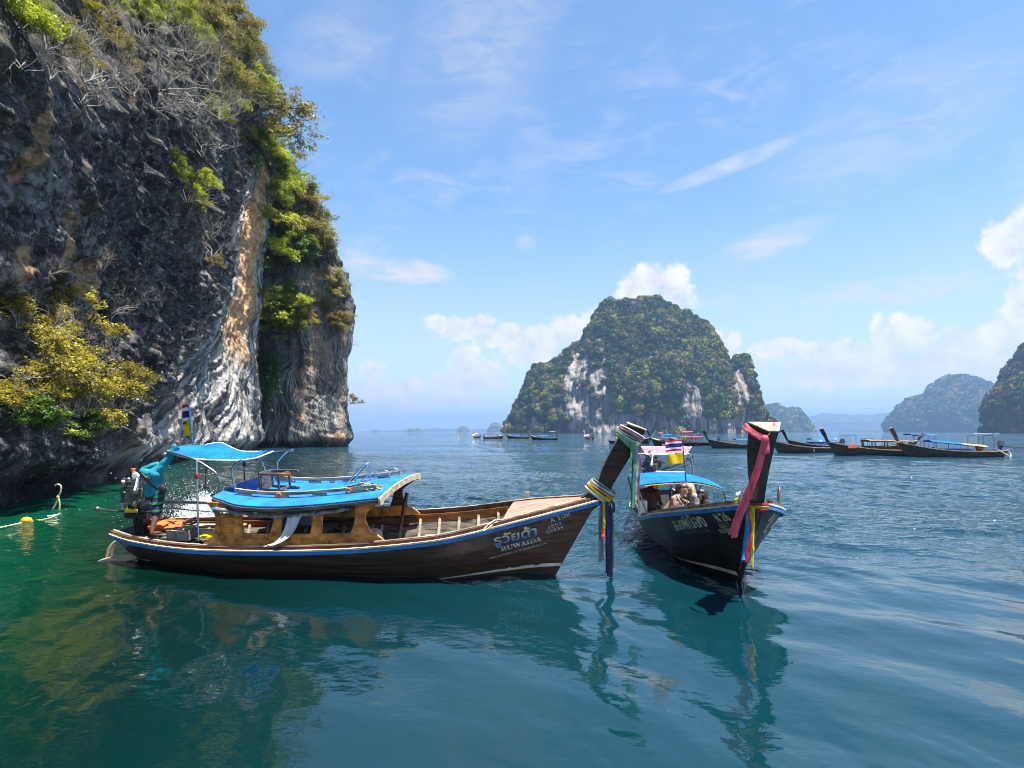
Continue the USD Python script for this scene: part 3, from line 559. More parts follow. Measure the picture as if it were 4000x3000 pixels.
    pts = G[i, j] + a[i, j] * rng.random((trees, 1)) + b[i, j] * rng.random((trees, 1)); sc = (size[0] + (size[1] - size[0]) * rng.random(trees) ** 1.5) * rng.choice([.7, 1, 1, 1.45], trees)
    pts += nr[i, j] * -sc[:, None] * .1
    patch = meshkit.fbm(pts / (L * .10) + seed, 3, seed + 9) + rng.normal(0, .12, trees) - .10 * (1 - pts[:, 2] / L) + .03
    kind = np.digitize(patch, [.36, .42, .50, .57, .64]); order = np.array([3, 4, 2, 0, 5, 1] if tint is None else tint)
    proto = order[kind] * 2 + rng.integers(0, 2, trees)
    pi = UsdGeom.PointInstancer.Define(stage, unique('/World/island_forest')); base = str(pi.GetPath())
    for m in range(6):
        for v in range(2):
            q = usdkit.mesh(stage, f'{base}/crown_{m * 2 + v:03d}', CLUMPS[v], MAT[CLUMP_MATS[m]], False); pi.CreatePrototypesRel().AddTarget(q.GetPath())
    pi.CreateProtoIndicesAttr(Vt.IntArray.FromNumpy(proto.astype(np.int32))); pi.CreatePositionsAttr(Vt.Vec3fArray.FromNumpy(pts.astype(np.float32)))
    pi.CreateScalesAttr(Vt.Vec3fArray.FromNumpy((sc[:, None] * np.stack([rng.uniform(.8, 1.1, trees), rng.uniform(.8, 1.1, trees), rng.uniform(.75, 1.2, trees)], 1)).astype(np.float32)))
    an = rng.uniform(0, math.pi, trees); pi.CreateOrientationsAttr(Vt.QuathArray([Gf.Quath(float(math.cos(x)), 0, 0, float(math.sin(x))) for x in an]))
    data(pi.GetPrim(), label='dense forest covering ' + label.split(' rising')[0], category='forest', kind='stuff')
CLUMPS = [clump(3), clump(8)]
island('big forested limestone island rising behind the boats in the middle of the bay',
       [(1968, 1688), (1985, 1655), (2010, 1600), (2030, 1560), (2055, 1500), (2075, 1450), (2092, 1428), (2130, 1428), (2165, 1412), (2200, 1395), (2212, 1372), (2245, 1345), (2275, 1340), (2300, 1290), (2325, 1240), (2350, 1190), (2375, 1174), (2410, 1176), (2440, 1166), (2490, 1170), (2530, 1160), (2570, 1165), (2610, 1190), (2660, 1215), (2710, 1230), (2750, 1255), (2780, 1290), (2805, 1335), (2825, 1370), (2834, 1415), (2842, 1470), (2866, 1440), (2882, 1404), (2900, 1394), (2920, 1402), (2932, 1440), (2945, 1500), (2958, 1560), (2968, 1590), (2985, 1620), (3005, 1640), (3030, 1686)],
       1250, 420, 2, bare=[((2285, 1560), (95, 190)), ((2245, 1440), (34, 110)), ((2340, 1610), (60, 110)), ((2705, 1600), (50, 130)), ((2800, 1400), (44, 80), .6), ((2470, 1575), (150, 60), .55), ((2930, 1510), (34, 100)), ((2060, 1655), (80, 44), .9), ((2430, 1662), (330, 46), 1.0), ((2850, 1662), (190, 42), 1.0), ((2620, 1560), (70, 70), .45)],
       trees=9500, size=(3.6, 9.0), nx=380, nz=200)
island('dark forested island rising at the right edge of the bay', [(3838, 1688), (3843, 1640), (3858, 1595), (3880, 1560), (3905, 1520), (3940, 1450), (3975, 1395), (4010, 1350), (4100, 1260), (4250, 1180), (4400, 1160), (4600, 1300), (4800, 1500), (4900, 1688)],
       1550, 500, 4, bare=[((3880, 1660), (80, 26), .8)], trees=5000, size=(7, 12), tint=[4, 2, 0, 2, 5, 1])
island('blue hazy rounded forested island rising to the left of the right-edge island', [(3452, 1687), (3458, 1668), (3480, 1645), (3500, 1620), (3530, 1590), (3560, 1568), (3600, 1562), (3632, 1550), (3645, 1518), (3680, 1490), (3720, 1476), (3760, 1474), (3800, 1482), (3840, 1500), (3880, 1525), (3930, 1580), (3990, 1640), (4020, 1687)],
       4300, 1500, 6, trees=4200, size=(17, 28), nx=160, nz=90, tint=[4, 2, 0, 2, 5, 1])
island('small blue-green humped island rising just right of the big island', [(2930, 1687), (2950, 1640), (2985, 1610), (3010, 1595), (3030, 1592), (3050, 1606), (3075, 1612), (3100, 1604), (3120, 1612), (3140, 1640), (3155, 1665), (3164, 1687)], 4500, 1200, 7, trees=2500, size=(17, 28), nx=120, nz=70, bare=[((3125, 1650), (30, 60), .8)])
island('long pale blue ridge rising far off between the hazy islands', [(3060, 1687), (3140, 1632), (3190, 1620), (3210, 1612), (3235, 1611), (3262, 1618), (3300, 1616), (3330, 1622), (3352, 1617), (3395, 1621), (3430, 1614), (3470, 1611), (3520, 1613), (3600, 1625), (3700, 1687)], 11500, 2500, 8, nx=160, nz=40, steep=.6)
island('low flat blue headland rising in front of the pale ridge', [(3330, 1688), (3370, 1673), (3420, 1667), (3480, 1668), (3540, 1688)], 8500, 900, 9, nx=60, nz=24)
for k, (lab, pr, y0) in enumerate([('low blue dome island rising on the horizon nearest the cliff', [(1446, 1689), (1450, 1682), (1465, 1678), (1478, 1678), (1486, 1688)], 9000),
        ('twin-humped blue islet rising on the horizon', [(1588, 1689), (1594, 1676), (1605, 1671), (1618, 1676), (1630, 1671), (1642, 1674), (1650, 1689)], 8000),
        ('steep blue islet rising on the horizon between two others', [(1783, 1689), (1790, 1672), (1803, 1664), (1820, 1664), (1832, 1676), (1836, 1689)], 7500),
        ('largest blue dome islet rising just left of the big island', [(1898, 1689), (1906, 1672), (1918, 1655), (1935, 1648), (1952, 1656), (1966, 1670), (1990, 1689)], 6500),
        ('faint low strip of islands rising along the far horizon', [(1380, 1689), (1420, 1685), (1530, 1683), (1580, 1678), (1660, 1676), (1700, 1672), (1740, 1676), (1790, 1674), (1840, 1677), (1880, 1675), (1960, 1678), (2000, 1689)], 13500)]):
    island(lab, pr, y0, y0 * .08, 20 + k, nx=90, nz=36, steep=.7)

# ---------------------------------------------------------------- haze
g = Nodes(); vol = g.add('principled_volume', 'volume', color=(.28, .47, .76), density=HAZE, anisotropy=0.25)
hz = part('haze', trimesh.creation.box((36000, 36000, 482), frame((0, 0, 481 / 2 - 1.5))), g.make('sea_haze', volume=vol), None, kind='stuff')
data(hz, label='thin pale blue sea haze over the whole bay')
# ---------------------------------------------------------------- materials of the boats
simple('hull_dark', (.030, .0185, .0125), .42, var=.55, scale=2.2, stretch=(.45, 3, 6), bump=.12, spec=.35)
simple('hull_bow', (.048, .021, .013), .38, var=.5, scale=2.2, stretch=(.5, 3, 6), bump=.12, spec=.35)
simple('hull_black', (.017, .015, .015), .40, var=.6, scale=2.0, stretch=(.45, 3, 5), bump=.12, spec=.4)
simple('hull_grey', (.060, .052, .045), .7, var=.5, scale=2.0, stretch=(.45, 3, 5), spec=.3)
simple('wood_inner', (.17, .135, .10), .75, var=.6, scale=3, stretch=(.5, 4, 6), bump=.2)
simple('wood_pale', (.50, .40, .27), .7, var=.35, scale=3, stretch=(.6, 4, 6), bump=.1)
simple('wood_orange', (.42, .13, .025), .35, var=.4, scale=3, stretch=(.5, 5, 6), coat=.3)
simple('wood_gold', (.66, .245, .05), .45, var=.45, scale=4, stretch=(1, 5, 1.6), bump=.15, coat=.12)
simple('wood_deck', (.36, .205, .145), .55, var=.28, scale=3, stretch=(.4, 6, 6), bump=.1)
simple('wood_brown', (.13, .050, .028), .4, var=.5, scale=3, stretch=(.5, 5, 6), coat=.2)
simple('wood_grey', (.12, .10, .085), .8, var=.5, scale=4, stretch=(.5, 5, 5), bump=.2)
simple('wood_weathered', (.40, .31, .21), .8, var=.5, scale=4, stretch=(.5, 5, 5), bump=.2)
simple('paint_blue', (.02, .17, .44), .4, var=.3, scale=3, stretch=(.3, 3, 3))
simple('paint_cream', (.66, .56, .40), .55, var=.25, scale=3)
simple('paint_white', (.78, .77, .74), .4, var=.12, scale=5)
simple('roof_blue', (.006, .16, .52), .55, var=.28, scale=2.6, bump=.08)
simple('cloth_blue', (.004, .15, .58), .7, var=.22, scale=3.5, trans=.18, spec=.2, bump=.25)
simple('cloth_navy', (.012, .03, .13), .8, var=.2); simple('cloth_pink', (.62, .20, .40), .7, var=.15, trans=.25)
simple('chrome', (.55, .56, .58), .25, metal=1.0, var=.1); simple('steel_dark', (.18, .18, .185), .4, metal=.8, var=.4, scale=9); simple('steel_grey', (.22, .22, .23), .35, metal=.85, var=.4, scale=9)
simple('black_iron', (.014, .014, .016), .5, var=.4); simple('rubber', (.02, .02, .02), .8, var=.3)
simple('rope_cream', (.56, .46, .30), .85, var=.35, scale=25); simple('fender_hose', (.62, .42, .31), .6, var=.25); simple('plastic_white', (.75, .74, .74), .35, var=.08)
simple('plastic_orange', (.75, .16, .02), .5, var=.2); simple('plastic_yellow', (.75, .50, .01), .5, var=.15); simple('buoy_orange', (.85, .36, .01), .4, var=.12); simple('plastic_blue', (.01, .10, .42), .5, var=.2); simple('plastic_lilac', (.34, .27, .36), .5, var=.2)
simple('cloth_white', (.72, .74, .77), .85, var=.12, scale=6, trans=.2); simple('cloth_grey', (.20, .19, .185), .85, var=.4, scale=9); simple('cloth_sack', (.42, .26, .16), .9, var=.3, scale=8); simple('cloth_orange', (.80, .13, .02), .8, var=.15); simple('cloth_yellow', (.80, .58, .01), .8, var=.12, trans=.25)
simple('ribbon_green', (.12, .34, .20), .65, var=.3, scale=14, stretch=(1, 1, .2), trans=.25); simple('ribbon_pink', (.97, .22, .30), .65, var=.2, scale=14, stretch=(1, 1, .15), trans=.55); simple('ribbon_rose', (.48, .16, .26), .65, var=.25, scale=14, trans=.2)
simple('ribbon_white', (.55, .55, .55), .7, var=.25, scale=14, trans=.2); simple('ribbon_yellow', (.72, .50, .015), .65, var=.25, scale=14, stretch=(1, 1, .2), trans=.2); simple('ribbon_grey', (.24, .22, .25), .7, var=.3, scale=14, stretch=(1, 1, .2), trans=.15)
simple('ribbon_purple', (.055, .016, .09), .65, var=.4, scale=14, stretch=(1, 1, .2)); simple('ribbon_navy', (.012, .014, .075), .65, var=.4, scale=14); simple('ribbon_orange', (.90, .10, .01), .6, var=.1); simple('ribbon_blue', (.012, .17, .45), .65, var=.3, scale=14); simple('ribbon_crimson', (.30, .012, .035), .65, var=.3, scale=14, stretch=(1, 1, .2))
simple('letter_pale', (.50, .52, .50), .5, var=.35, scale=7); simple('letter_dim', (.12, .105, .095), .6, var=.4, scale=7); simple('letter_cream', (.44, .44, .34), .55, var=.45, scale=6)
g = Nodes(); oc = g.add('attribute', 'fac', attribute='v'); n_ = g.noise(g.add('texture_coordinate', 'object'), 9.0, 4.0)
MAT['letter_blue'] = g.make('letter_blue', surface=g.add('principled_bsdf', 'BSDF', base_color=g.mix(g.rng(g.m('add', oc, g.m('multiply', g.m('subtract', n_, .5), .25)), .1, .75), (.07, .17, .33), (.50, .52, .42)), roughness=.45))
g = Nodes(); v_ = g.add('attribute', 'fac', attribute='v')
MAT['flag_stripes'] = g.make('flag_stripes', surface=g.add('mix_closure', 'closure', fac=.35, closure1=g.add('principled_bsdf', 'BSDF', base_color=g.add('rgb_ramp', 'color', fac=v_, interpolate=False, ramp=[(0, (.62, .02, .035)), (.167, (.75, .75, .78)), (.333, (.035, .025, .20)), (.667, (.75, .75, .78)), (.833, (.62, .02, .035))]), roughness=.8),
                                  closure2=g.add('translucent_bsdf', 'BSDF', color=g.add('rgb_ramp', 'color', fac=v_, interpolate=False, ramp=[(0, (.62, .02, .035)), (.167, (.75, .75, .78)), (.333, (.035, .025, .20)), (.667, (.75, .75, .78)), (.833, (.62, .02, .035))]))))

# ---------------------------------------------------------------- longtail boats
TS = [0, .2, .45, .7, .88, 1]
class Hull:
    """A longtail hull: x forward with 0 at the bow's sheer, y to port, z up from the water."""
    def __init__(s, L=9.3, B=1.08, sheer=(.75, .6, .62, .85, 1.15, 1.45), bshape=(.38, .63, .9, 1, .92, .68, .36, .09), rake=.8, sr=.4, draft=.34, prow=1.32, lean=.62, wide=.15, fore=.06, ypro=0.0, deep=.34):
        s.L, s.B, s.rake, s.sr, s.draft, s.prow, s.lean, s.wide, s.fore, s.ypro, s.deep = L, B, rake, sr, draft, prow, lean, wide, fore, ypro, deep
        s.b = PI([0, .08, .25, .5, .7, .85, .94, 1.], bshape); s.z = PI(TS, sheer); s.zs1 = float(s.z(1)); s.zs0 = float(s.z(0))
        s.yf = PI([0, .12, .3, .55, .8, 1], [0, .30, .53, .74, .89, 1]); s.zf = PI([0, .12, .3, .55, .8, 1], [0, .05, .19, .47, .76, 1])
    def pt(s, t, u, side=1, off=0.0):
        t, u = np.broadcast_arrays(np.asarray(t, float), np.asarray(u, float))
        zk = -s.draft * (1 - .65 * (1 - ss(t, 0, .3)) ** 2); z = zk + (s.z(t) - zk) * s.zf(u)
        vee = ss(t, .72, 1.0); y = s.B * s.b(t) * ((1 - vee) * s.yf(u) + vee * (u ** 1.15)); y = np.maximum(np.maximum(y, .035) + off, .006)
        xe = -s.rake * (1 - (s.zf(u) * (s.zs1 + s.draft) - s.draft) / s.zs1); xs = -s.L + s.sr * (1 - (s.zf(u) * (s.zs0 + .35 * s.draft) - .35 * s.draft) / s.zs0)
        return np.stack([xs + t * (xe - xs), side * y, z], -1)
    def t_at(s, x): return np.clip((np.asarray(x, float) + s.L) / s.L, 0, 1)
    def half(s, x): return s.B * s.b(s.t_at(x))
    def sheer(s, x): return s.z(s.t_at(x))
    def side_y(s, x, z, side, off=.004):
        """Where the hull's outer face lies at (x, z)."""
        if not hasattr(s, '_tree'):
            T, U = np.meshgrid(np.linspace(.3, 1, 500), np.linspace(.2, 1, 260), indexing='ij'); p = s.pt(T, U).reshape(-1, 3); s._pts, s._tree = p, cKDTree(p[:, [0, 2]])
        d, k = s._tree.query(np.stack([x, z], -1), k=4); w = 1 / (d + 1e-4); return side * ((s._pts[k, 1] * w).sum(-1) / w.sum(-1) + off)
    def seen(s, M, px, py, side):
        """The (x, z) of the hull's side seen at that place of the photo."""
        s.side_y(np.zeros(1), np.zeros(1), side); w = s._pts * [1, side, 1] @ M[:3, :3].T + M[:3, 3]; q = np.stack([CX + FPX * w[:, 0] / w[:, 1], CY + FPX * (EYE - w[:, 2]) / w[:, 1]], 1)
        k = np.argsort(np.hypot(*(q - [px, py]).T))[:6]; return tuple(s._pts[k][:, [0, 2]].mean(0))
    def side_bar(s, t0, t1, sect, side, n=60):
        t = np.linspace(t0, t1, n); P = s.pt(t, 1.0, side); d = np.gradient(P, axis=0); nrm = np.stack([d[:, 1], -d[:, 0], 0 * d[:, 0]], -1) * -side; nrm /= np.linalg.norm(nrm, axis=1, keepdims=True)
        S = np.broadcast_to(np.asarray(sect, float)[None], (n, len(sect), 2)); mb = MB(); mb.sweep(P, S, nrm); m = mb.mesh(); m.fix_normals(); return m
RECT = lambda a, b, c, d: [(a, c), (b, c), (b, d), (a, d)]

def build_hull(h, root, M, fine=True, planks=5, ribs=True, deck_to=-1.6, floor=True, engine_deck=True, deck=None):
    n, st = (64, 7) if fine else (30, 4); t = np.linspace(0, 1, n) ** .9; t = np.linspace(0, 1, n)
    us, off = [], []
    for k in range(st):
        a, b = k / st, (k + 1) / st
        us += [a + 1e-4, a + (b - a) * .45, b - 1e-4]; off += ([.007, .004, -.003] if fine else [0, 0, 0])
    us, off = np.array(us), np.array(off); mb = MB()
    for side in (1, -1):
        T, U = np.meshgrid(t, us, indexing='ij'); P = h.pt(T, U, side, off[None]); mb.add(P.reshape(-1, 3), grid_faces(n, len(us), side < 0))
    tr = np.vstack([h.pt(0, us, 1), h.pt(0, us[::-1], -1)]); k = len(us)
    mb.add(tr, [[i, 2 * k - 1 - i, 2 * k - 2 - i, i + 1][::-1] for i in range(k - 1)])
    bw = np.vstack([h.pt(1, us, 1), h.pt(1, us[::-1], -1)]); mb.add(bw, [[i, 2 * k - 1 - i, 2 * k - 2 - i, i + 1] for i in range(k - 1)])
    part('hull', mb.mesh(), M['hull'], root, smooth=25)
    mb = MB(); ui = np.linspace(.22, 1, 8); tt = np.linspace(.01, .90, 40)
    for side in (1, -1):
        T, U = np.meshgrid(tt, ui, indexing='ij'); mb.add(h.pt(T, U, side, -.045).reshape(-1, 3), grid_faces(40, 8, side > 0))
    part('inner_planking', mb.mesh(), M['inner'], root, smooth=30)
    for side in (1, -1):
        part('rub_rail', h.side_bar(0, 1, RECT(-.01, .035, -.085, -.018), side), M['rail'], root, smooth=30)
        part('rail_trim', h.side_bar(0, 1, RECT(-.01, .042, -.018, .008), side), M['trim'], root, smooth=30)
        part('gunwale', h.side_bar(0, .985, RECT(-.075, .016, .008, .062), side), M['cap'], root, smooth=30)
        if fine: part('gunwale_edge', h.side_bar(0, .98, RECT(-.078, -.035, .062, .074), side), M['edge'], root, smooth=30)
    if fine and M.get('line') is not None:                                # the painted line above the water towards the bow
        mb = MB()
        for side in (1, -1):
            x = np.linspace(-5.4, -h.rake + .1, 50); hw = .006 + .026 * ss(x, -3.2, -1.2); zc = .035 + .17 * ss(x, -3.8, -.7) ** 1.3
            lo = np.stack([x, h.side_y(x, zc - hw, side, .007), zc - hw], -1); hi = np.stack([x, h.side_y(x, zc + hw, side, .007), zc + hw], -1)
            mb.add(np.stack([lo, hi], 1).reshape(-1, 3), grid_faces(50, 2, side < 0))
        part('waterline_stripe', mb.mesh(), M['line'], root)
    if floor:
        mb_n = 6 if fine else 1; x = np.linspace(-h.L + .5, -2.3, 24)
        for k in range(mb_n):
            a, b = -1 + 2 * k / mb_n, -1 + 2 * (k + 1) / mb_n; w = np.maximum(h.half(x) * .70 * (1 - .45 * ss(x, -4, -2.3)) - .05, .02); g = .006 if fine else 0
            P = np.stack([np.stack([x, a * w + g, 0 * x + .14], -1), np.stack([x, b * w - g, 0 * x + .14], -1)], 1); v, f = sheet(P, .03)
            part('floor_board', (v, f), M['inner'], root)
    if ribs:
        for x in np.arange(-h.L + .9, -1.7, .42 if fine else .8):
            for side in (1, -1):
                u = np.linspace(.35, .97, 6); t0 = h.t_at(x) + 0 * u
                for _ in range(12): t0 = np.clip(t0 + (x - h.pt(t0, u, side)[:, 0]) / h.L, 0, 1)
                P = h.pt(t0, u, side, -.060); mb = MB()
                v = np.concatenate([P + [-.025, side * .03, 0], P + [.025, side * .03, 0], P + [.025, -side * .02, 0], P + [-.025, -side * .02, 0]], 0).reshape(4, 6, 3).transpose(1, 0, 2)
                f = [[i * 4 + j, i * 4 + (j + 1) % 4, (i + 1) * 4 + (j + 1) % 4, (i + 1) * 4 + j] for i in range(5) for j in range(4)] + [[0, 1, 2, 3], [23, 22, 21, 20]]
                mb.add(v.reshape(-1, 3), f); m = mb.mesh(); m.fix_normals(); part('rib', m, M['rib'], root)
    # foredeck planks
    x = np.linspace(deck_to, -.10, 16)
    for k in range(planks):
        a, b = -1 + 2 * k / planks, -1 + 2 * (k + 1) / planks; w = np.maximum(h.half(x) - .07, .02); g = .003; zz = h.sheer(x)
        xx = x + (0 if planks == 1 else 0)
        e = [np.stack([xx, c * w + s * g, zz + .035 + .05 * (1 - c * c) * w], -1) for c, s in ((a, 1), ((a + b) / 2, 0), (b, -1))]
        v, f = sheet(np.stack(e, 1), .025); part('deck_plank', (v, f), M['deck'], root, smooth=30)
    # prow: a wedge-shaped post that leans forward
    z0, zt = h.zs1, h.zs1 + h.prow; q = np.linspace(0, 1, 9); d = h.deep
    ax = PI([0, .12, .4, 1], [-.30, -.06, .07, h.lean - .16])(q); az_ = z0 + .03 + (zt - z0 - .03) * q
    fx = PI([0, .12, .4, 1], [-.02 - .14, .06, .30, h.lean + d - .19])(q); fz = z0 - .25 + (zt - .12 - z0 + .25) * q
    wa, wf = .09 + (h.wide - .09) * q, .05 + (h.fore - .05) * q; yc = h.ypro * q
    ring = np.stack([np.stack([ax, yc - wa, az_], -1), np.stack([ax, yc + wa, az_], -1), np.stack([fx, yc + wf, fz], -1), np.stack([fx, yc - wf, fz], -1)], 1)
    mb = MB(); i, j = np.meshgrid(np.arange(8), np.arange(4), indexing='ij'); mb.add(ring.reshape(-1, 3), np.stack([i * 4 + j, i * 4 + (j + 1) % 4, (i + 1) * 4 + (j + 1) % 4, (i + 1) * 4 + j], -1).reshape(-1, 4)); mb.add(ring[[0, -1]].reshape(-1, 3), [[0, 1, 2, 3], [7, 6, 5, 4]])
    m = mb.mesh(); m.fix_normals(); pr = part('prow', m, M['prow'], root)
    top = ring[-1]; c = top.mean(0); cap = c + (top - c) * 1.06; nrm = np.cross(top[1] - top[0], top[3] - top[0]); nrm /= np.linalg.norm(nrm); nrm *= -1 if nrm[2] < 0 else 1
    mb = MB(); mb.add(np.vstack([cap + nrm * .002, cap + nrm * .022]), [[0, 3, 2, 1], [4, 5, 6, 7], [0, 1, 5, 4], [1, 2, 6, 5], [2, 3, 7, 6], [3, 0, 4, 7]]); m = mb.mesh(); m.fix_normals(); part('prow_cap', m, M['cap_top'], root)
    return ring

def tube_part(name, pts, r, m, root, sides=7, **k): return part(name, MB().tube(pts, r, sides).mesh(), m, root, smooth=True, **k)
def arc(pts, n=6):
    """Rounds a polyline."""
    p = np.asarray(pts, float); q = np.linspace(0, 1, len(p)); return PI(q, p)(np.linspace(0, 1, n * (len(p) - 1) + 1))
def canopy(root, x0, x1, w, z0, z1, m, arch=.12, sag=.03, name='canopy', post=None, foot=.6, frame_m=None, posts=(), under=None):
    x = np.linspace(x0, x1, 13); y = np.linspace(-1, 1, 11); X, Y = np.meshgrid(x, y, indexing='ij'); q = (X - x0) / (x1 - x0)
    Z = z0 + (z1 - z0) * q + arch * (1 - Y ** 2) - sag * np.sin(q * math.pi * 3) ** 2
    v, f = sheet(np.stack([X, Y * w, Z], -1), .012); part(name, (v, f), m, root, smooth=35)
    fm = frame_m or MAT['steel_grey']
    for xe in (x0 + .01, x1 - .01):
        qq = (xe - x0) / (x1 - x0); yy = np.linspace(-1, 1, 11); tube_part('canopy_bow', np.stack([0 * yy + xe, yy * w, z0 + (z1 - z0) * qq + arch * (1 - yy ** 2) - .025], -1), .016, fm, root, 6)
    for px in posts:
        qq = (px - x0) / (x1 - x0)
        for s in (-1, 1): tube_part('canopy_post', [(px, s * w * .97, foot), (px, s * w * .97, z0 + (z1 - z0) * qq - .02)], .018, fm, root, 6)

pi_2 = math.pi / 2
def engine(root, loc, rz=0.0, pitch=0.0, tail=4.2, detail=True, swing=None, dropping=.0, tiller=1.2):
    """A car engine on its swivel, with the long propeller shaft."""
    e = UsdGeom.Xform.Define(stage, unique(str(root.GetPath()) + '/engine')); m = frame(loc, rz, 0, pitch); e.AddTransformOp().Set(Gf.Matrix4d(m.T.tolist())); e = e.GetPrim()
    rng = np.random.default_rng(int(abs(loc[0]) * 100)); S, K, W = MAT['steel_grey'], MAT['steel_dark'], MAT['plastic_white']
    mb = MB(); mb.box((0, 0, .18), (.50, .34, .30)).box((0, 0, .40), (.44, .22, .16)).box((.02, .02, -.02), (.40, .26, .12)).box((-.1, .19, .2), (.22, .07, .2)); part('engine_block', mb.mesh(), K, e)
    if detail:
        mb = MB()
        for k in range(16): r_ = rng.uniform(.03, .075); mb.lathe([(0, 0), (r_, 0), (r_ * .9, r_ * .8), (r_ * .4, r_), (0, r_)], frame((rng.uniform(-.26, .26), rng.choice([-1, 1]) * .15, rng.uniform(.0, .5)), rng.uniform(0, 6), rng.choice([-1, 1]) * pi_2, 0), 10)
        for k in range(14): mb.box((0, 0, 0), rng.uniform(.03, .13, 3), frame((rng.uniform(-.26, .26), rng.choice([-1, 1]) * .16, rng.uniform(.0, .5)), rng.uniform(0, 3), rng.uniform(0, 1)))
        for k in range(12):
            a = np.array([rng.uniform(-.28, .25), rng.uniform(-.22, .22), rng.uniform(.02, .5)]); mb.tube(arc([a, a + rng.normal(0, .1, 3), a + rng.normal(0, .16, 3)], 3), .014, 5)
        part('fittings', mb.mesh(), S, e, smooth=30)
        for c, r in (((-.2, -.20, .27), .085), ((-.31, -.19, .07), .075), ((.06, -.21, .10), .09), ((.21, -.2, .24), .06), ((-.05, -.2, .42), .05)):
            part('pulley', MB().lathe([(0, 0), (r * .5, 0), (r * .55, .015), (r * .85, .015), (r, 0), (r, .05), (0, .05)], frame(c, 0, math.pi / 2), 18).mesh(), S if r < .08 else K, e, smooth=30)
        part('drive_belt', MB().tube(arc([(-.2, -.235, .36), (-.34, -.225, .16), (-.31, -.225, -.01), (-.2, -.235, .02), (.06, -.24, .0), (.15, -.24, .1), (.06, -.24, .2), (-.2, -.235, .36)], 4), .012, 5).mesh(), MAT['rubber'], e)
        part('air_filter', MB().lathe([(0, 0), (.055, 0), (.065, .02), (.065, .34), (.05, .36), (0, .36)], frame((-.18, -.06, .58), 0, 0, math.pi / 2), 18).mesh(), W, e, smooth=30)
        part('exhaust_pipe', MB().tube(arc([(-.12, -.08, .55), (-.22, -.12, .52), (-.33, -.14, .40), (-.44, -.15, .30)], 5), np.linspace(.03, .06, 16), 10).mesh(), MAT['chrome'], e, smooth=True)
        part('radiator_cap', MB().lathe([(0, 0), (.045, 0), (.045, .09), (0, .09)], frame((-.08, .0, .63)), 12).mesh(), MAT['plastic_orange'], e, smooth=30)
    part('engine_bracket', MB().box((.0, 0, -.16), (.34, .24, .16)).bar((0, 0, -.1), (0, 0, -.52), .09).mesh(), MAT['black_iron'], e)
    part('tiller', MB().tube([(-.25, -.05, -.05), (-.25 - tiller, -.08, .06)], .022, 8).ball((-.27 - tiller, -.08, .06), .055).mesh(), MAT['steel_grey'] if not detail else MAT['chrome'], e, smooth=True)
    if tail:
        tp = part('tail_shaft', MB().tube([(.2, 0, .0), (.2 + tail * .5, 0, -dropping * .5), (.2 + tail, 0, -dropping)], [.045, .04, .03], 8).tube([(.2, 0, -.12), (.2 + tail * .9, 0, -.14 - dropping)], .018, 6).mesh(), MAT['black_iron'], e, smooth=True)
        mb = MB(); c = np.array([.2 + tail, 0, -dropping])
        for a in (0, 2.1, 4.2):
            d = np.array([0, math.cos(a), math.sin(a)]); s_ = np.cross(d, [1, 0, 0]); mb.add([c, c + d * .10 + s_ * .07 + [.03, 0, 0], c + d * .17, c + d * .10 - s_ * .07 - [.03, 0, 0]], [[0, 1, 2], [0, 2, 3], [2, 1, 0], [3, 2, 0]])
        part('propeller', mb.mesh(), MAT['steel_grey'], e)
    return e

def ribbon_strip(path, w, side=(0, 1, 0), n=14, wave=.012, seed=0, taper=1.0):
    """A hanging strip of cloth along PATH."""
    p = arc(path, max(2, n // (len(path) - 1))); q = np.linspace(0, 1, len(p)); rng = np.random.default_rng(seed); s = np.asarray(side, float); s /= np.linalg.norm(s); k = np.array([0., 1, 2, 3, 4]) / 4 - .5
    o = np.cross(np.gradient(p, axis=0), s); o /= np.linalg.norm(o, axis=1, keepdims=True) + 1e-9; ph = rng.uniform(0, 6)
    P = p[:, None] + (k[None, :] * w * (1 + (taper - 1) * q[:, None]))[..., None] * s + (wave * np.sin(k[None, :] * 14 + ph + q[:, None] * 3) + wave * np.sin(q[:, None] * 7 + ph) * .6)[..., None] * o[:, None]
    P = P + ((meshkit.fbm(P * 9 + seed, 3, seed) - .5) * .030)[..., None] * o[:, None]; return sheet(P, .003)
def wrap_band(c, half_x, half_y, z0, z1, lean=0.0, n=24, bulge=.012, seed=0):
    a = np.linspace(0, 2 * math.pi, n, endpoint=False); rng = np.random.default_rng(seed); e = 3.0
    x = np.sign(np.cos(a)) * np.abs(np.cos(a)) ** (2 / e) * half_x; y = np.sign(np.sin(a)) * np.abs(np.sin(a)) ** (2 / e) * half_y
    mb = MB(); ring = []
    for k, q in enumerate(np.linspace(0, 1, 4)):
        s = 1 + bulge * 4 * math.sin(q * math.pi); ring.append(np.stack([c[0] + x * s + lean * (z0 + (z1 - z0) * q - z0), c[1] + y * s, c[2] + z0 + (z1 - z0) * q + .01 * np.sin(a * 2 + seed)], -1))
    R = np.array(ring); i, j = np.meshgrid(np.arange(3), np.arange(n), indexing='ij'); f = np.stack([i * n + j, i * n + (j + 1) % n, (i + 1) * n + (j + 1) % n, (i + 1) * n + j], -1).reshape(-1, 4)
    return mb.add(R.reshape(-1, 3), f).mesh()

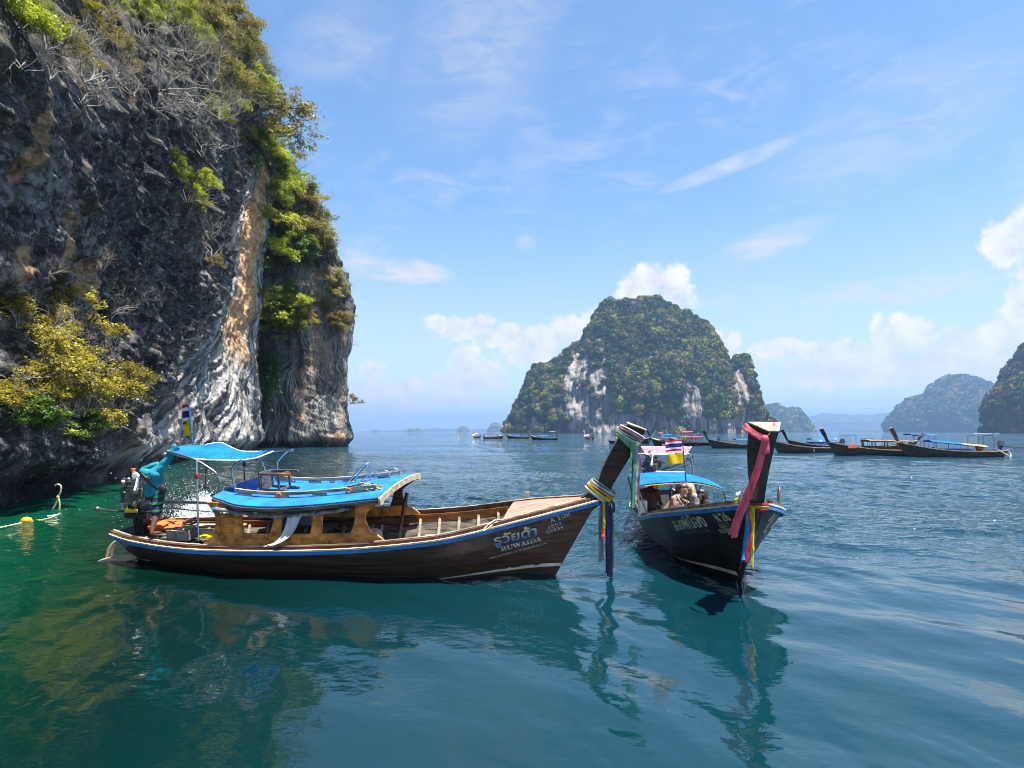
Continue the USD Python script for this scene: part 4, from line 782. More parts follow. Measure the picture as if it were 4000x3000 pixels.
# lettering cut as outlines: polygons with holes, 96 units to the em
GLYPHS = json.loads('''{"ruwaida_th":[[[195,38,195,49,201,51,212,52,220,50,224,47,227,41,227,-2,225,-3,215,-2,215,38,211,41,204,41,198,38]],[[161,56,161,62,167,64,168,66,164,66,161,71,161,74,165,77,172,78,177,76,180,72,180,66,193,65,192,55]],[[144,17,145,37,152,48,162,52,175,52,183,49,189,43,191,38,190,-2,179,-1,179,35,174,41,161,40,158,37,156,30,156,19,158,11,162,8,172,8,174,1,173,-2,160,-3,154,-1,148,5]],[[92,10,92,19,95,25,97,26,92,33,92,41,96,48,106,52,118,50,118,43,116,40,107,41,104,39,104,34,106,32,116,31,116,21,106,20,104,18,104,13,108,8,119,8,122,9,124,14,124,50,125,51,136,50,136,11,134,5,129,0,121,-3,103,-2,95,3]],[[56,62,57,71,65,72,68,71,68,66,92,66,94,63,94,57,93,55,64,55,58,58]],[[45,1,48,10,52,10,55,8,65,8,70,13,72,20,72,29,70,36,63,41,53,41,46,39,45,41,46,49,53,52,65,52,72,50,81,41,84,31,84,18,80,6,74,0,66,-3,55,-3]],[[1,2,3,9,5,11,15,8,25,8,30,12,30,15,28,17,15,21,5,27,2,33,2,41,4,45,8,49,17,52,29,52,39,49,38,38,29,41,17,41,14,38,14,36,17,33,36,26,41,20,42,9,37,1,27,-3,17,-4,21,-7,22,-16,24,-17,27,-16,28,-4,37,-4,38,-5,37,-21,29,-26,20,-26,15,-24,11,-19,11,-14,8,-13,8,-5,14,-4,14,-2,3,0]]],"ruwaida":[[[369,-1,369,3,372,3,375,6,378,12,397,62,402,63,424,9,427,4,431,3,431,-1,401,-1,401,3,405,3,408,6,403,17,385,17,382,5,384,3,389,3,389,-1],[388,24,401,23,396,38,393,37]],[[306,58,306,62,342,62,353,59,358,56,364,50,369,35,368,20,363,9,356,3,343,-1,307,-1,307,3,313,4,314,7,314,53,312,57],[331,7,332,4,338,4,345,7,348,11,351,22,351,38,349,47,342,56,339,57,332,57,330,54]],[[209,-1,209,3,212,3,215,6,218,12,238,63,242,63,264,9,266,5,270,3,277,4,279,8,279,55,276,58,271,58,271,62,304,61,304,58,299,58,296,56,295,51,295,10,298,4,304,3,304,-1,241,-1,241,3,245,3,248,6,243,17,225,17,222,5,224,3,229,3,229,-1],[228,24,241,23,236,38,233,37]],[[64,58,64,62,96,62,96,58,91,58,88,55,88,16,90,9,93,6,103,5,109,7,112,10,115,21,115,52,113,57,106,58,106,62,154,62,154,58,149,57,149,52,159,25,160,25,168,47,166,56,163,58,159,58,159,62,189,62,189,58,183,57,183,53,191,29,192,29,194,29,201,51,201,57,196,58,195,61,213,62,214,61,214,59,209,56,207,52,190,-2,186,-2,184,1,171,37,170,37,156,-1,151,-2,132,55,128,58,124,58,121,56,121,21,120,14,116,5,113,2,103,-2,89,-2,82,0,75,6,72,14,72,54,69,58]],[[1,58,1,62,38,62,52,57,57,48,57,41,55,36,45,28,58,7,62,3,65,3,65,-1,45,-1,26,27,25,26,25,8,27,4,33,3,33,-1,1,-1,1,3,5,3,9,7,9,55,5,58],[26,54,25,32,32,32,35,33,39,38,40,43,39,52,36,56,33,57,27,57]]],"ruwaida_line":[[[752,5,752,25,756,25,756,6,761,3,767,6,768,25,772,25,772,0,769,0,768,3,764,0,757,0]],[[725,19,727,23,731,25,739,25,743,23,745,19,745,0,741,0,741,19,736,22,733,22,729,19,729,12,737,13,737,10,730,9,729,0,725,0]],[[688,3,702,19,702,24,699,26,693,25,691,20,688,20,689,25,694,29,700,29,704,27,706,24,706,18,694,4,707,3,707,0,688,0]],[[650,6,650,14,660,14,660,11,654,10,654,6,658,3,664,4,666,9,665,19,660,22,651,20,651,24,663,25,669,20,670,8,666,1,656,0,652,2]],[[627,1,628,5,636,3,641,6,639,10,630,13,627,16,628,23,632,25,643,24,644,21,634,22,631,20,631,18,644,11,645,9,644,3,640,0]],[[625,28,626,31,634,31,634,35,637,35,638,31,641,31,641,35,644,35,644,28]],[[616,25,620,25,620,5,624,3,623,0,618,0,616,2]],[[594,21,594,23,597,25,604,25,607,23,608,0,604,0,604,20,600,22]],[[582,29,582,33,584,35,590,35,592,33,592,29,589,27,584,27],[585,31,588,29,589,32,586,33]],[[572,20,572,23,576,25,584,25,589,22,591,17,591,7,587,1,577,0,577,11,574,11,574,14,581,14,581,3,585,4,587,8,586,19,581,22]],[[557,22,561,22,561,19,569,19,569,16,559,16,557,18]],[[557,9,561,9,562,6,569,6,569,3,559,3,557,5]],[[535,1,536,5,544,3,549,6,547,10,538,13,535,16,536,23,540,25,551,24,552,21,542,22,539,20,539,18,552,11,553,9,552,3,548,0]],[[511,3,510,25,514,25,514,6,520,3,525,6,525,33,529,33,528,3,523,0,516,0]],[[482,5,482,25,486,25,486,6,491,3,497,6,498,25,502,25,502,0,499,0,498,3,494,0,487,0]],[[455,19,457,23,461,25,469,25,473,23,475,19,475,0,471,0,471,19,466,22,463,22,459,19,459,12,467,13,467,10,460,9,459,0,455,0]],[[416,5,416,25,420,25,420,6,425,3,431,6,432,25,436,25,436,0,433,0,432,3,428,0,421,0]],[[389,19,391,23,395,25,403,25,407,23,409,19,409,0,405,0,405,19,400,22,397,22,393,19,393,12,401,13,401,10,394,9,393,0,389,0]],[[350,6,351,11,357,19,360,27,362,29,365,29,355,9,364,9,364,18,368,18,368,9,372,9,372,6,368,6,368,0,364,0,364,6]],[[326,0,326,3,334,4,334,25,332,25,327,21,327,25,332,29,338,29,338,3,344,3,344,0]],[[291,4,293,5,300,3,305,6,303,10,294,13,291,16,292,23,296,25,307,24,308,21,298,22,295,20,295,18,308,11,309,9,308,3,304,0,295,0,291,1]],[[272,20,272,24,274,25,282,25,285,23,286,0,282,0,282,20,278,22]],[[248,4,248,10,250,13,254,15,263,16,262,21,256,22,250,20,250,23,254,25,264,24,266,27,268,27,269,24,266,21,267,0,263,0,263,12,257,12,252,9,253,4,256,3,259,4,259,0,252,0]],[[223,11,225,13,223,17,224,23,227,25,233,25,234,24,233,21,229,22,227,20,228,16,233,15,233,12,229,12,227,10,227,6,228,4,231,3,237,4,238,7,238,25,242,25,242,5,239,1,237,0,226,1,223,5]],[[197,4,196,17,200,24,211,25,216,22,217,0,213,0,213,19,209,22,203,21,200,16,201,5,204,3,208,4,208,0,200,1]],[[180,34,180,36,182,37,195,37,195,34,187,33,188,31,188,4,192,3,192,0,187,0,184,3,184,31]],[[155,5,155,25,159,25,159,6,164,3,170,6,171,25,175,25,175,0,172,0,171,3,167,0,160,0]],[[128,19,130,23,134,25,142,25,146,23,148,19,148,0,144,0,144,19,139,22,136,22,132,19,132,12,140,13,140,10,133,9,132,0,128,0]],[[101,11,104,14,101,16,101,20,103,23,107,25,117,24,121,19,121,0,117,0,117,18,115,21,109,22,105,19,105,17,109,16,109,13,105,11,105,0,101,0]],[[89,-6,89,-3,95,-4,95,-12,91,-12,91,-6]],[[75,25,78,25,79,22,83,25,90,25,94,22,95,0,91,0,91,19,86,22,80,19,79,0,75,0]],[[51,1,52,5,60,3,65,6,63,10,54,13,51,16,52,23,56,25,67,24,68,21,58,22,55,20,55,18,68,11,69,9,68,3,64,0]],[[29,1,30,5,38,3,43,6,41,10,32,13,29,16,30,23,34,25,45,24,46,21,36,22,33,20,33,18,46,11,47,9,46,3,42,0]],[[4,6,4,25,8,25,8,6,13,3,19,6,19,25,23,25,22,3,17,0,10,0,6,2]]],"ruwaida_top":[[[567,0,560,25,564,25,571,3,574,4,576,7,577,16,574,21,568,22,568,25,574,25,579,22,581,17,581,9,577,2,573,0]],[[543,20,543,24,545,25,553,25,556,23,557,0,553,0,553,20,549,22]],[[518,5,518,25,522,25,522,6,527,3,533,6,534,25,538,25,538,0,535,0,534,3,530,0,523,0]],[[494,1,495,4,502,3,506,6,507,16,506,19,501,22,494,21,494,24,496,25,504,25,510,20,511,17,510,5,504,0]],[[475,20,475,24,477,25,485,25,488,23,489,0,485,0,485,20,481,22]],[[451,6,451,14,461,14,461,11,455,10,455,6,459,3,465,4,467,9,466,19,461,22,452,20,452,24,464,25,470,20,471,8,467,1,457,0,453,2]],[[466,37,470,37,470,28,466,28]],[[428,1,429,4,436,3,440,6,441,16,440,19,435,22,428,21,428,24,430,25,438,25,444,20,445,17,444,5,438,0]],[[409,20,409,24,411,25,419,25,422,23,423,0,419,0,419,20,415,22]],[[385,5,385,11,387,13,385,17,386,23,389,25,396,24,395,21,391,22,389,19,390,16,395,15,395,12,391,12,389,10,389,6,390,4,395,3,399,4,400,6,400,25,404,25,403,3,399,0,390,0]],[[366,0,359,25,363,25,370,3,373,4,375,7,376,16,373,21,367,22,367,25,373,25,378,22,380,17,380,9,376,2,372,0]],[[342,20,342,24,344,25,352,25,355,23,356,0,352,0,352,20,348,22]],[[319,25,323,25,324,15,333,25,337,25,332,18,334,17,338,12,338,0,334,0,334,11,330,14,327,14,323,10,323,0,319,0]],[[292,6,292,14,302,14,302,11,296,10,296,6,300,3,306,4,308,9,307,19,302,22,293,20,293,24,305,25,311,20,312,8,308,1,298,0,294,2]],[[269,4,271,5,278,3,283,6,281,10,272,13,269,16,270,23,274,25,285,24,286,21,276,22,273,20,273,18,286,11,287,9,286,3,282,0,273,0,269,1]],[[267,28,268,31,276,31,276,35,279,35,280,31,283,31,283,35,286,35,286,28]],[[258,25,262,25,262,5,266,3,265,0,260,0,258,2]],[[234,1,235,5,243,3,248,6,246,10,237,13,234,16,235,23,239,25,250,24,251,21,241,22,238,20,238,18,251,11,252,9,251,3,247,0]],[[215,20,215,24,217,25,225,25,228,23,229,0,225,0,225,20,221,22]],[[191,0,191,11,194,14,191,16,192,22,197,25,207,24,211,19,211,0,207,0,207,19,202,22,199,22,195,19,195,17,199,16,199,13,195,11,195,0]],[[168,4,170,5,177,3,182,6,180,10,171,13,168,16,169,23,173,25,184,24,185,21,175,22,172,20,172,18,185,11,186,9,185,3,181,0,172,0,168,1]],[[166,28,167,31,185,31,185,28]],[[143,6,143,25,147,25,147,6,152,3,158,6,158,25,162,25,162,6,159,1,149,0,146,1]],[[127,28,128,34,138,34,138,31,131,31,131,28]],[[102,16,103,22,108,25,118,24,121,20,121,6,122,4,127,3,131,7,131,25,135,25,135,0,132,0,131,3,127,0,120,1,117,5,117,19,112,22,106,19,106,17,111,16,111,13,107,11,107,4,111,3,111,0,105,0,103,2,103,12,105,15,105,16]],[[79,1,80,5,88,3,93,6,91,10,82,13,79,16,80,23,84,25,95,24,96,21,86,22,83,20,83,18,96,11,97,9,96,3,92,0]],[[54,11,57,14,54,16,54,20,56,23,60,25,70,24,74,19,74,0,70,0,70,18,68,21,62,22,58,19,58,17,62,16,62,13,58,11,58,0,54,0]],[[29,0,29,25,33,25,34,15,43,25,47,25,42,18,44,17,48,12,48,0,44,0,44,11,40,14,37,14,33,10,33,0]],[[2,4,2,10,4,13,8,15,17,16,16,21,10,22,4,20,4,23,8,25,18,24,20,27,22,27,23,24,20,21,21,0,17,0,17,12,11,12,6,9,7,4,10,3,13,4,13,0,6,0]]],"phi_nong":[[[284,41,285,47,293,47,295,45,307,8,310,9,314,15,315,29,311,36,300,37,298,45,301,47,311,47,318,44,323,39,326,31,326,17,319,3,309,-2,297,-1]],[[242,12,243,27,263,26,262,17,253,17,254,10,257,7,267,8,271,17,271,26,269,33,263,37,255,37,244,33,243,35,244,44,254,47,265,47,273,44,279,38,282,28,282,15,278,4,274,0,267,-3,252,-2,244,5]],[[208,50,208,56,212,58,209,61,208,67,213,70,222,69,225,65,225,59,237,58,236,49]],[[195,9,196,46,206,45,206,13,207,9,211,7,219,8,223,14,223,45,224,46,234,45,233,-2,225,-2,223,0,217,-3,207,-3,199,1]],[[136,43,137,46,147,46,150,26,152,26,153,26,158,45,167,46,173,24,174,24,178,45,189,46,189,39,181,-2,171,-2,164,22,163,22,161,21,155,-1,154,-2,144,-1]],[[147,51,148,56,154,59,175,59,176,70,186,69,186,49,148,49]],[[91,41,92,47,100,47,102,45,114,8,117,9,121,15,122,29,118,36,107,37,105,45,108,47,118,47,125,44,130,39,133,31,133,17,126,3,116,-2,104,-1]],[[49,12,50,27,70,26,69,17,60,17,61,10,64,7,74,8,78,17,78,26,76,33,70,37,62,37,51,33,50,35,51,44,61,47,72,47,80,44,86,38,89,28,89,15,85,4,81,0,74,-3,59,-2,51,5]],[[2,7,2,16,7,24,17,28,30,30,29,35,25,37,17,37,6,33,5,42,7,44,16,47,28,47,32,45,35,49,45,48,45,44,40,37,41,-2,30,-1,30,19,19,18,13,14,14,8,26,7,27,5,26,-2,23,-3,10,-2,4,3]]],"phi_line":[[[443,5,443,25,447,25,447,6,452,3,458,6,459,25,463,25,463,0,460,0,459,3,455,0,448,0]],[[416,19,418,23,422,25,430,25,434,23,436,19,436,0,432,0,432,19,427,22,424,22,420,19,420,12,428,13,428,10,421,9,420,0,416,0]],[[379,0,379,3,392,16,393,23,390,26,386,26,383,24,382,20,379,20,379,23,383,28,391,29,395,27,397,24,397,18,385,3,398,3,398,0]],[[355,11,355,14,368,14,368,11]],[[324,6,325,11,331,19,334,27,336,29,339,29,329,9,338,9,338,18,342,18,342,9,346,9,346,6,342,6,342,0,338,0,338,6]],[[300,0,300,3,308,4,308,25,306,25,301,21,301,25,306,29,312,29,312,3,318,3,318,0]],[[265,4,267,5,274,3,279,6,277,10,268,13,265,16,266,23,270,25,281,24,282,21,272,22,269,20,269,18,282,11,283,9,282,3,278,0,269,0,265,1]],[[246,20,246,24,248,25,256,25,259,23,260,0,256,0,256,20,252,22]],[[222,4,222,10,224,13,228,15,237,16,236,21,230,22,224,20,224,23,228,25,238,24,240,27,242,27,243,24,240,21,241,0,237,0,237,12,231,12,226,9,227,4,230,3,233,4,233,0,226,0]],[[197,5,197,11,199,13,197,17,198,23,201,25,208,24,207,21,203,22,201,19,202,16,207,15,207,12,203,12,201,10,201,6,202,4,207,3,211,4,212,6,212,25,216,25,215,3,211,0,202,0]],[[171,4,170,17,174,24,185,25,190,22,191,0,187,0,187,19,183,22,177,21,174,16,175,5,178,3,182,4,182,0,174,1]],[[154,34,154,36,156,37,169,37,169,34,161,33,162,31,162,4,166,3,166,0,161,0,158,3,158,31]],[[137,28,137,30,141,33,141,34,137,35,138,37,144,37,145,31,151,31,151,28]],[[136,-5,136,-3,141,-3,142,-8,144,-9,146,-8,146,-3,150,-3,150,-9,147,-12,141,-12,138,-10,138,-6]],[[128,23,131,25,136,25,136,22,132,21,132,9,134,9,137,16,140,16,144,9,145,25,149,25,149,0,145,0,139,10,132,0,128,0]],[[101,0,101,11,104,14,101,16,102,22,107,25,117,24,121,19,121,0,117,0,117,19,112,22,109,22,105,19,105,17,109,16,109,13,105,11,105,0]],[[89,-6,89,-3,95,-4,95,-12,91,-12,91,-6]],[[75,25,78,25,79,22,83,25,90,25,94,22,95,0,91,0,91,19,86,22,80,19,79,0,75,0]],[[51,1,52,5,60,3,65,6,63,10,54,13,51,16,52,23,56,25,67,24,68,21,58,22,55,20,55,18,68,11,69,9,68,3,64,0]],[[29,1,30,5,38,3,43,6,41,10,32,13,29,16,30,23,34,25,45,24,46,21,36,22,33,20,33,18,46,11,47,9,46,3,42,0]],[[4,6,4,25,8,25,8,6,13,3,19,6,19,25,23,25,22,3,17,0,10,0,6,2]]],"phi_top":[[[172,6,173,11,179,19,182,27,184,29,187,29,177,9,186,9,186,18,190,18,190,9,194,9,194,6,190,6,190,0,186,0,186,6]],[[137,22,138,25,144,25,146,23,146,18,142,14,142,7,143,4,148,3,151,5,151,25,155,25,155,4,152,1,143,0,139,3,138,14,142,18,142,20,141,22]],[[112,4,112,10,114,13,118,15,127,16,126,21,120,22,114,20,114,23,118,25,128,24,131,20,131,0,127,0,127,12,121,12,116,9,117,4,120,3,123,4,123,0,116,0]],[[101,2,101,25,105,25,105,4,109,3,109,1,103,0]],[[74,5,74,11,76,13,74,17,75,23,78,25,85,24,84,21,80,22,78,19,79,16,84,15,84,12,80,12,78,10,78,6,79,4,84,3,88,4,89,6,89,25,93,25,92,3,88,0,79,0]],[[54,20,54,24,56,25,64,25,67,23,68,0,64,0,64,20,60,22]],[[30,0,30,25,34,25,34,7,40,3,46,6,46,25,50,25,49,3,45,0,38,0,34,3,33,0]],[[4,0,4,25,8,25,9,15,18,25,22,25,17,18,19,17,23,12,23,0,19,0,19,11,15,14,12,14,8,10,8,0]]]}''')
def outline_mesh(key):
    from shapely.geometry import Polygon
    out = []
    for rings in GLYPHS[key]:
        r = [np.array(x, float).reshape(-1, 2) for x in rings]; p = Polygon(r[0], [x for x in r[1:] if len(x) > 2]).buffer(0)
        for gq in getattr(p, 'geoms', [p]):
            if gq.area > 1: out.append(trimesh.creation.extrude_polygon(gq, .1, engine='earcut'))
    return trimesh.util.concatenate(out)
def hull_text(h, root, m, mat_, side, a, b, height=None, slant=0.0, v_attr=False, name='lettering', label=None, mirror=False):
    """Lays lettering on the hull's side from A to B (both x, z), its foot along that line; the letters keep to the hull's curve."""
    v = np.array(m.vertices)[:, :2].copy(); f = np.array(m.faces); lo = v.min(0); w = v[:, 0].max() - lo[0]; v[:, 0] -= lo[0]
    a, b = np.array(a, float), np.array(b, float); L = np.linalg.norm(b - a); ex = (b - a) / L; ey = np.array([-ex[1], ex[0]]) * (1 if ex[0] > 0 else -1); s = L / w; hh = s if height is None else height / v[:, 1].max()
    tris = v[f]; q = a + (v[:, :1] * s + v[:, 1:] * hh * slant) * ex + v[:, 1:] * hh * ey
    up = np.array(m.vertices)[:, 2] > .0
    P = np.stack([q[:, 0], h.side_y(q[:, 0], q[:, 1], side, .008) + side * np.where(np.array(m.vertices)[:, 2] > np.array(m.vertices)[:, 2].min() + 1e-6, .004, 0), q[:, 1]], -1)
    flip = (side > 0) == (ex[0] > 0)
    kw = {'v': np.clip(v[:, 1] / v[:, 1].max(), 0, 1)} if v_attr else {}
    return part(name, (P, f[:, ::-1] if flip else f), mat_, root, label=label, **kw)
def latin(text, bold=False): return meshkit.text_mesh(text, 1.0, .05, bold)

def flag(name, label, M, pole, cloths, pole_m):
    t = thing(name, label, 'flag', M); tube_part('pole', pole, .014, pole_m, t, 6)
    for nm, corner, d, size, m, seed in cloths:
        u, v = np.linspace(0, 1, 16), np.linspace(0, 1, 10); U, V = np.meshgrid(u, v, indexing='ij'); d = np.asarray(d, float); d = d / np.linalg.norm(d); o = np.cross(d, [0, 0, 1])
        P = np.asarray(corner, float) + (U * size[0])[..., None] * d + (-V * size[1] - .10 * U ** 2 * size[0])[..., None] * np.array([0, 0, 1.0]) + (.05 * size[0] * np.sin(U * 8 + V * 2 + seed) * U)[..., None] * o
        vv, f = sheet(P, .004); kw = {'v': np.tile(V.reshape(-1), 2)} if m == 'flag_stripes' else {}
        part(nm, (vv, f), MAT[m], t, smooth=True, **kw)
    return t

R_M = frame((1.564, 10.659, 0), -.157, .125); N_M = frame((3.812, 9.087, 0), -1.627, -.004)
def inboat(M, px, py, d):
    """A place of the photo at depth d, in a boat's own coordinates."""
    w = np.array([(px - CX) / FPX * d, d, EYE + (CY - py) / FPX * d, 1]); return (np.linalg.inv(M) @ w)[:3]
# ---------------------------------------------------------------- people
def balls(bones, refine=.035, it=6):
    """One continuous skin over tapering bones: each is ((point, radius), (point, radius))."""
    ms = []
    for (a, ra), (b, rb) in bones:
        ms.append(m3.Manifold.batch_hull([m3.Manifold.sphere(ra, 14).translate(tuple(map(float, a))), m3.Manifold.sphere(rb, 14).translate(tuple(map(float, b)))]))
    m = m3.Manifold.batch_boolean(ms, m3.OpType.Add)
    if refine: m = m.refine_to_length(refine)
    k = m.to_mesh(); t = trimesh.Trimesh(np.array(k.vert_properties)[:, :3], np.array(k.tri_verts), process=True)
    if it: trimesh.smoothing.filter_taubin(t, iterations=it)
    return t
for n_, c_ in (('skin_tan', (.30, .165, .10)), ('skin_light', (.40, .225, .15)), ('skin_dark', (.105, .05, .030))): simple(n_, c_, .5, var=.15, scale=8, spec=.4)
simple('hair_black', (.012, .010, .009), .5, var=.3, scale=30, stretch=(1, 1, .2)); simple('hair_brown', (.05, .03, .018), .5, var=.3, scale=30, stretch=(1, 1, .2)); simple('hair_blond', (.50, .37, .22), .5, var=.35, scale=30, stretch=(1, 1, .2)); simple('eye_dark', (.01, .01, .01), .2, var=0)
simple('shirt_teal', (.004, .23, .30), .75, var=.22, scale=5, bump=.1); simple('shirt_print', (.62, .46, .34), .8, var=.6, scale=9); simple('strap_black', (.012, .012, .014), .7, var=.2); simple('cloth_top_grey', (.25, .25, .28), .8, var=.25, scale=6); simple('vest_orange', (.85, .15, .02), .7, var=.25, scale=6); simple('cloth_dark', (.02, .02, .028), .8, var=.3)
g = Nodes(); z_ = g.add('separate_xyz', 'z', vector=g.add('texture_coordinate', 'object')); n_ = g.noise(g.add('texture_coordinate', 'object'), 5.0, 3.0)
st_ = [(.010, .012, .07), (.012, .020, .16), (.10, .33, .03), (.012, .02, .13), (.008, .012, .03), (.02, .16, .05), (.010, .016, .10), (.006, .010, .02), (.05, .25, .05), (.012, .02, .12), (.006, .01, .02), (.015, .12, .05)]
MAT['shorts_stripes'] = g.make('shorts_stripes', surface=g.add('principled_bsdf', 'BSDF', base_color=g.add('rgb_ramp', 'color', fac=g.m('fraction', g.m('multiply', g.m('multiply_add', n_, .03, z_), 1.9)), interpolate=False, ramp=[(k / len(st_), c) for k, c in enumerate(st_)]), roughness=.8))

def hand_bones(wr, d, up, curl=.5, s=1.0):
    """Palm and five fingers from the wrist along D; UP is the back of the hand."""
    d = np.asarray(d, float); d /= np.linalg.norm(d); sd = np.cross(d, up); sd /= np.linalg.norm(sd); up = np.cross(sd, d); wr = np.asarray(wr, float); b = []
    k0, k1 = wr + d * .085 * s + sd * .028 * s, wr + d * .08 * s - sd * .03 * s
    b += [((wr, .026 * s), (k0, .018 * s)), ((wr, .026 * s), (k1, .018 * s)), ((k0, .017 * s), (k1, .017 * s))]
    for q, L in ((1, .072), (.36, .080), (-.3, .076), (-.95, .060)):
        p = wr + d * .088 * s + sd * .029 * q * s; e1 = p + (d * math.cos(curl) - up * math.sin(curl)) * L * .5 * s; e2 = e1 + (d * math.cos(curl * 2.4) - up * math.sin(curl * 2.4)) * L * .5 * s
        b += [((p, .0095 * s), (e1, .009 * s)), ((e1, .009 * s), (e2, .008 * s))]
    p = wr + d * .03 * s + sd * .025 * s; e1 = p + (d * .6 + sd * .7 - up * .2) * .04 * s; e2 = e1 + (d * .8 + sd * .25 - up * .5) * .032 * s
    return b + [((p, .014 * s), (e1, .011 * s)), ((e1, .011 * s), (e2, .009 * s))]

def person(name, label, M, J, skin, hair, group=None, long_hair=None, hands=True, refine=.035, top=None, shorts=None, sleeves=False, face=(0, 1, 0), fem=1.0, feet=True, cat='person', vest=None, hat=None):
    """J gives the joints; a body is one skin, clothes and hair are its children."""
    A = lambda k: np.asarray(J[k], float)
    UP = {k[0]: v for k, v in J.items() if k.endswith('up')}; J = {k: v for k, v in J.items() if not k.endswith(('up', 'curl'))}
    o = A('pelvis'); J = {k: np.asarray(v, float) - o for k, v in J.items()}; A = lambda k: J[k]; M = M @ frame(o)
    f = np.asarray(face, float); f /= np.linalg.norm(f); hd = A('head'); u = hd - A('neck'); u /= np.linalg.norm(u); s_ = np.cross(f, u); s_ /= np.linalg.norm(s_)
    t = thing(name, label, cat, M, group); P, C, N = A('pelvis'), A('chest'), A('neck'); sp = A('rsh') - A('lsh'); sp /= np.linalg.norm(sp); w = .10 * fem
    torso = lambda k: [((P - sp * w * .75, .105 + k), (C - sp * w * .75, .105 * fem + k)), ((P + sp * w * .75, .105 + k), (C + sp * w * .75, .105 * fem + k)), ((P - sp * w * .7, .11 + k), (P + sp * w * .7, .11 + k)), ((C - sp * w, .10 * fem + k), (C + sp * w, .10 * fem + k)),
                       ((C, .11 + k), (A('lsh'), .062 + k)), ((C, .11 + k), (A('rsh'), .062 + k)), ((A('lsh'), .06 + k), (N, .052 + k)), ((A('rsh'), .06 + k), (N, .052 + k))]
    b = torso(0) + [((N, .055), (hd - u * .05 - f * .01, .052))]
    for q in 'lr':
        b += [((A(q + 'sh'), .056), (A(q + 'el'), .042)), ((A(q + 'el'), .041), (A(q + 'wr'), .029))]
        b += hand_bones(A(q + 'wr'), A(q + 'hd') - A(q + 'wr'), UP.get(q, (0, 0, 1.0)), .7) if hands else [((A(q + 'wr'), .03), (A(q + 'hd'), .03))]
        if q + 'kn' in J:
            b += [((P + sp * (.09 if q == 'r' else -.09), .098), (A(q + 'kn'), .060)), ((A(q + 'kn'), .057), (A(q + 'kn') * .62 + A(q + 'an') * .38, .056)), ((A(q + 'kn') * .62 + A(q + 'an') * .38, .056), (A(q + 'an'), .036))]
            if feet: b += [((A(q + 'an') - [0, 0, .02], .038), (A(q + 'toe'), .030)), ((A(q + 'toe') - s_ * .02, .022), (A(q + 'toe') + (A(q + 'toe') - A(q + 'an')) * .25, .020))]
    b += [((hd + u * .025 - f * .012, .088), (hd + u * .02 + f * .012, .082)), ((hd + u * .02 + f * .02, .070), (hd - u * .075 + f * .05, .036)), ((hd - u * .02 + f * .03, .055), (hd - u * .06 + f * .02, .05)), ((hd + u * .012 + f * .088, .011), (hd - u * .02 + f * .103, .016)),
          ((hd - u * .052 + f * .083 - s_ * .018, .011), (hd - u * .052 + f * .083 + s_ * .018, .011))] + [((hd + s_ * .082 * k + u * .015, .018), (hd + s_ * .085 * k - u * .02, .014)) for k in (-1, 1)]
    part('body', balls(b, refine), MAT[skin], t, smooth=True)
    for k in (-1, 1): part('eye', MB().ball(hd + u * .018 + f * .077 + s_ * .031 * k, .012, 1).mesh(), MAT['eye_dark'], t, smooth=True)
    hb = [((hd + u * .045 - f * .028, .096), (hd + u * .035 - f * .035, .092)), ((hd + u * .07 + f * .01, .075), (hd + u * .0 - f * .05, .07))]
    if long_hair: hb += [((hd - f * .06, .075), (hd - f * .095 - np.array([0, 0, .12]), .07)), ((hd - f * .095 - np.array([0, 0, .12]), .07), (hd - f * .09 - np.array([0, 0, long_hair]), .045)), ((hd - f * .02 + s_ * .06, .05), (hd - f * .03 + s_ * .075 - np.array([0, 0, long_hair * .8]), .035)), ((hd - f * .02 - s_ * .06, .05), (hd - f * .03 - s_ * .075 - np.array([0, 0, long_hair * .8]), .035))]
    part('hair', balls(hb, refine), MAT[hair], t, smooth=True)
    if top:
        k = .016; tb = torso(k)
        for q in 'lr':
            tb.append(((A(q + 'sh'), .062 + k), (A(q + 'el'), .05 + k)) if sleeves else ((A(q + 'sh'), .062 + k), (A(q + 'sh') * .5 + A(q + 'el') * .5, .056 + k)))
            if sleeves: tb.append(((A(q + 'el'), .05 + k), (A(q + 'wr'), .034 + k)))
        m = balls(tb, .03 if refine else 0); v = np.asarray(m.vertices); d = (meshkit.fbm(v * np.array([7, 7, 16]) + 3, 3, 5) - .5) * .030; m.vertices = v + m.vertex_normals * d[:, None]
        part('shirt', m, MAT[top], t, smooth=True)
    if vest: part('life_vest', balls([((P + (C - P) * .3 - sp * .1, .15), (C - sp * .1, .15)), ((P + (C - P) * .3 + sp * .1, .15), (C + sp * .1, .15))], .05), MAT[vest], t, smooth=True)
    if shorts:
        sb = [((P - sp * .07, .128), (P + sp * .07, .128))]
        for q in 'lr':
            if q + 'kn' in J: h = P + sp * (.09 if q == 'r' else -.09); sb.append(((h, .122), (h + (A(q + 'kn') - h) * .92, .092)))
        part('shorts', balls(sb, .03 if refine else 0), MAT[shorts], t, smooth=True)
    if hat: part('hat', MB().lathe([(0, .11), (.06, .11), (.095, .06), (.10, .02), (.17, .0), (.17, -.01), (0, -.01)], frame(hd + u * .05), 16).mesh(), MAT[hat], t, smooth=30)
    return t
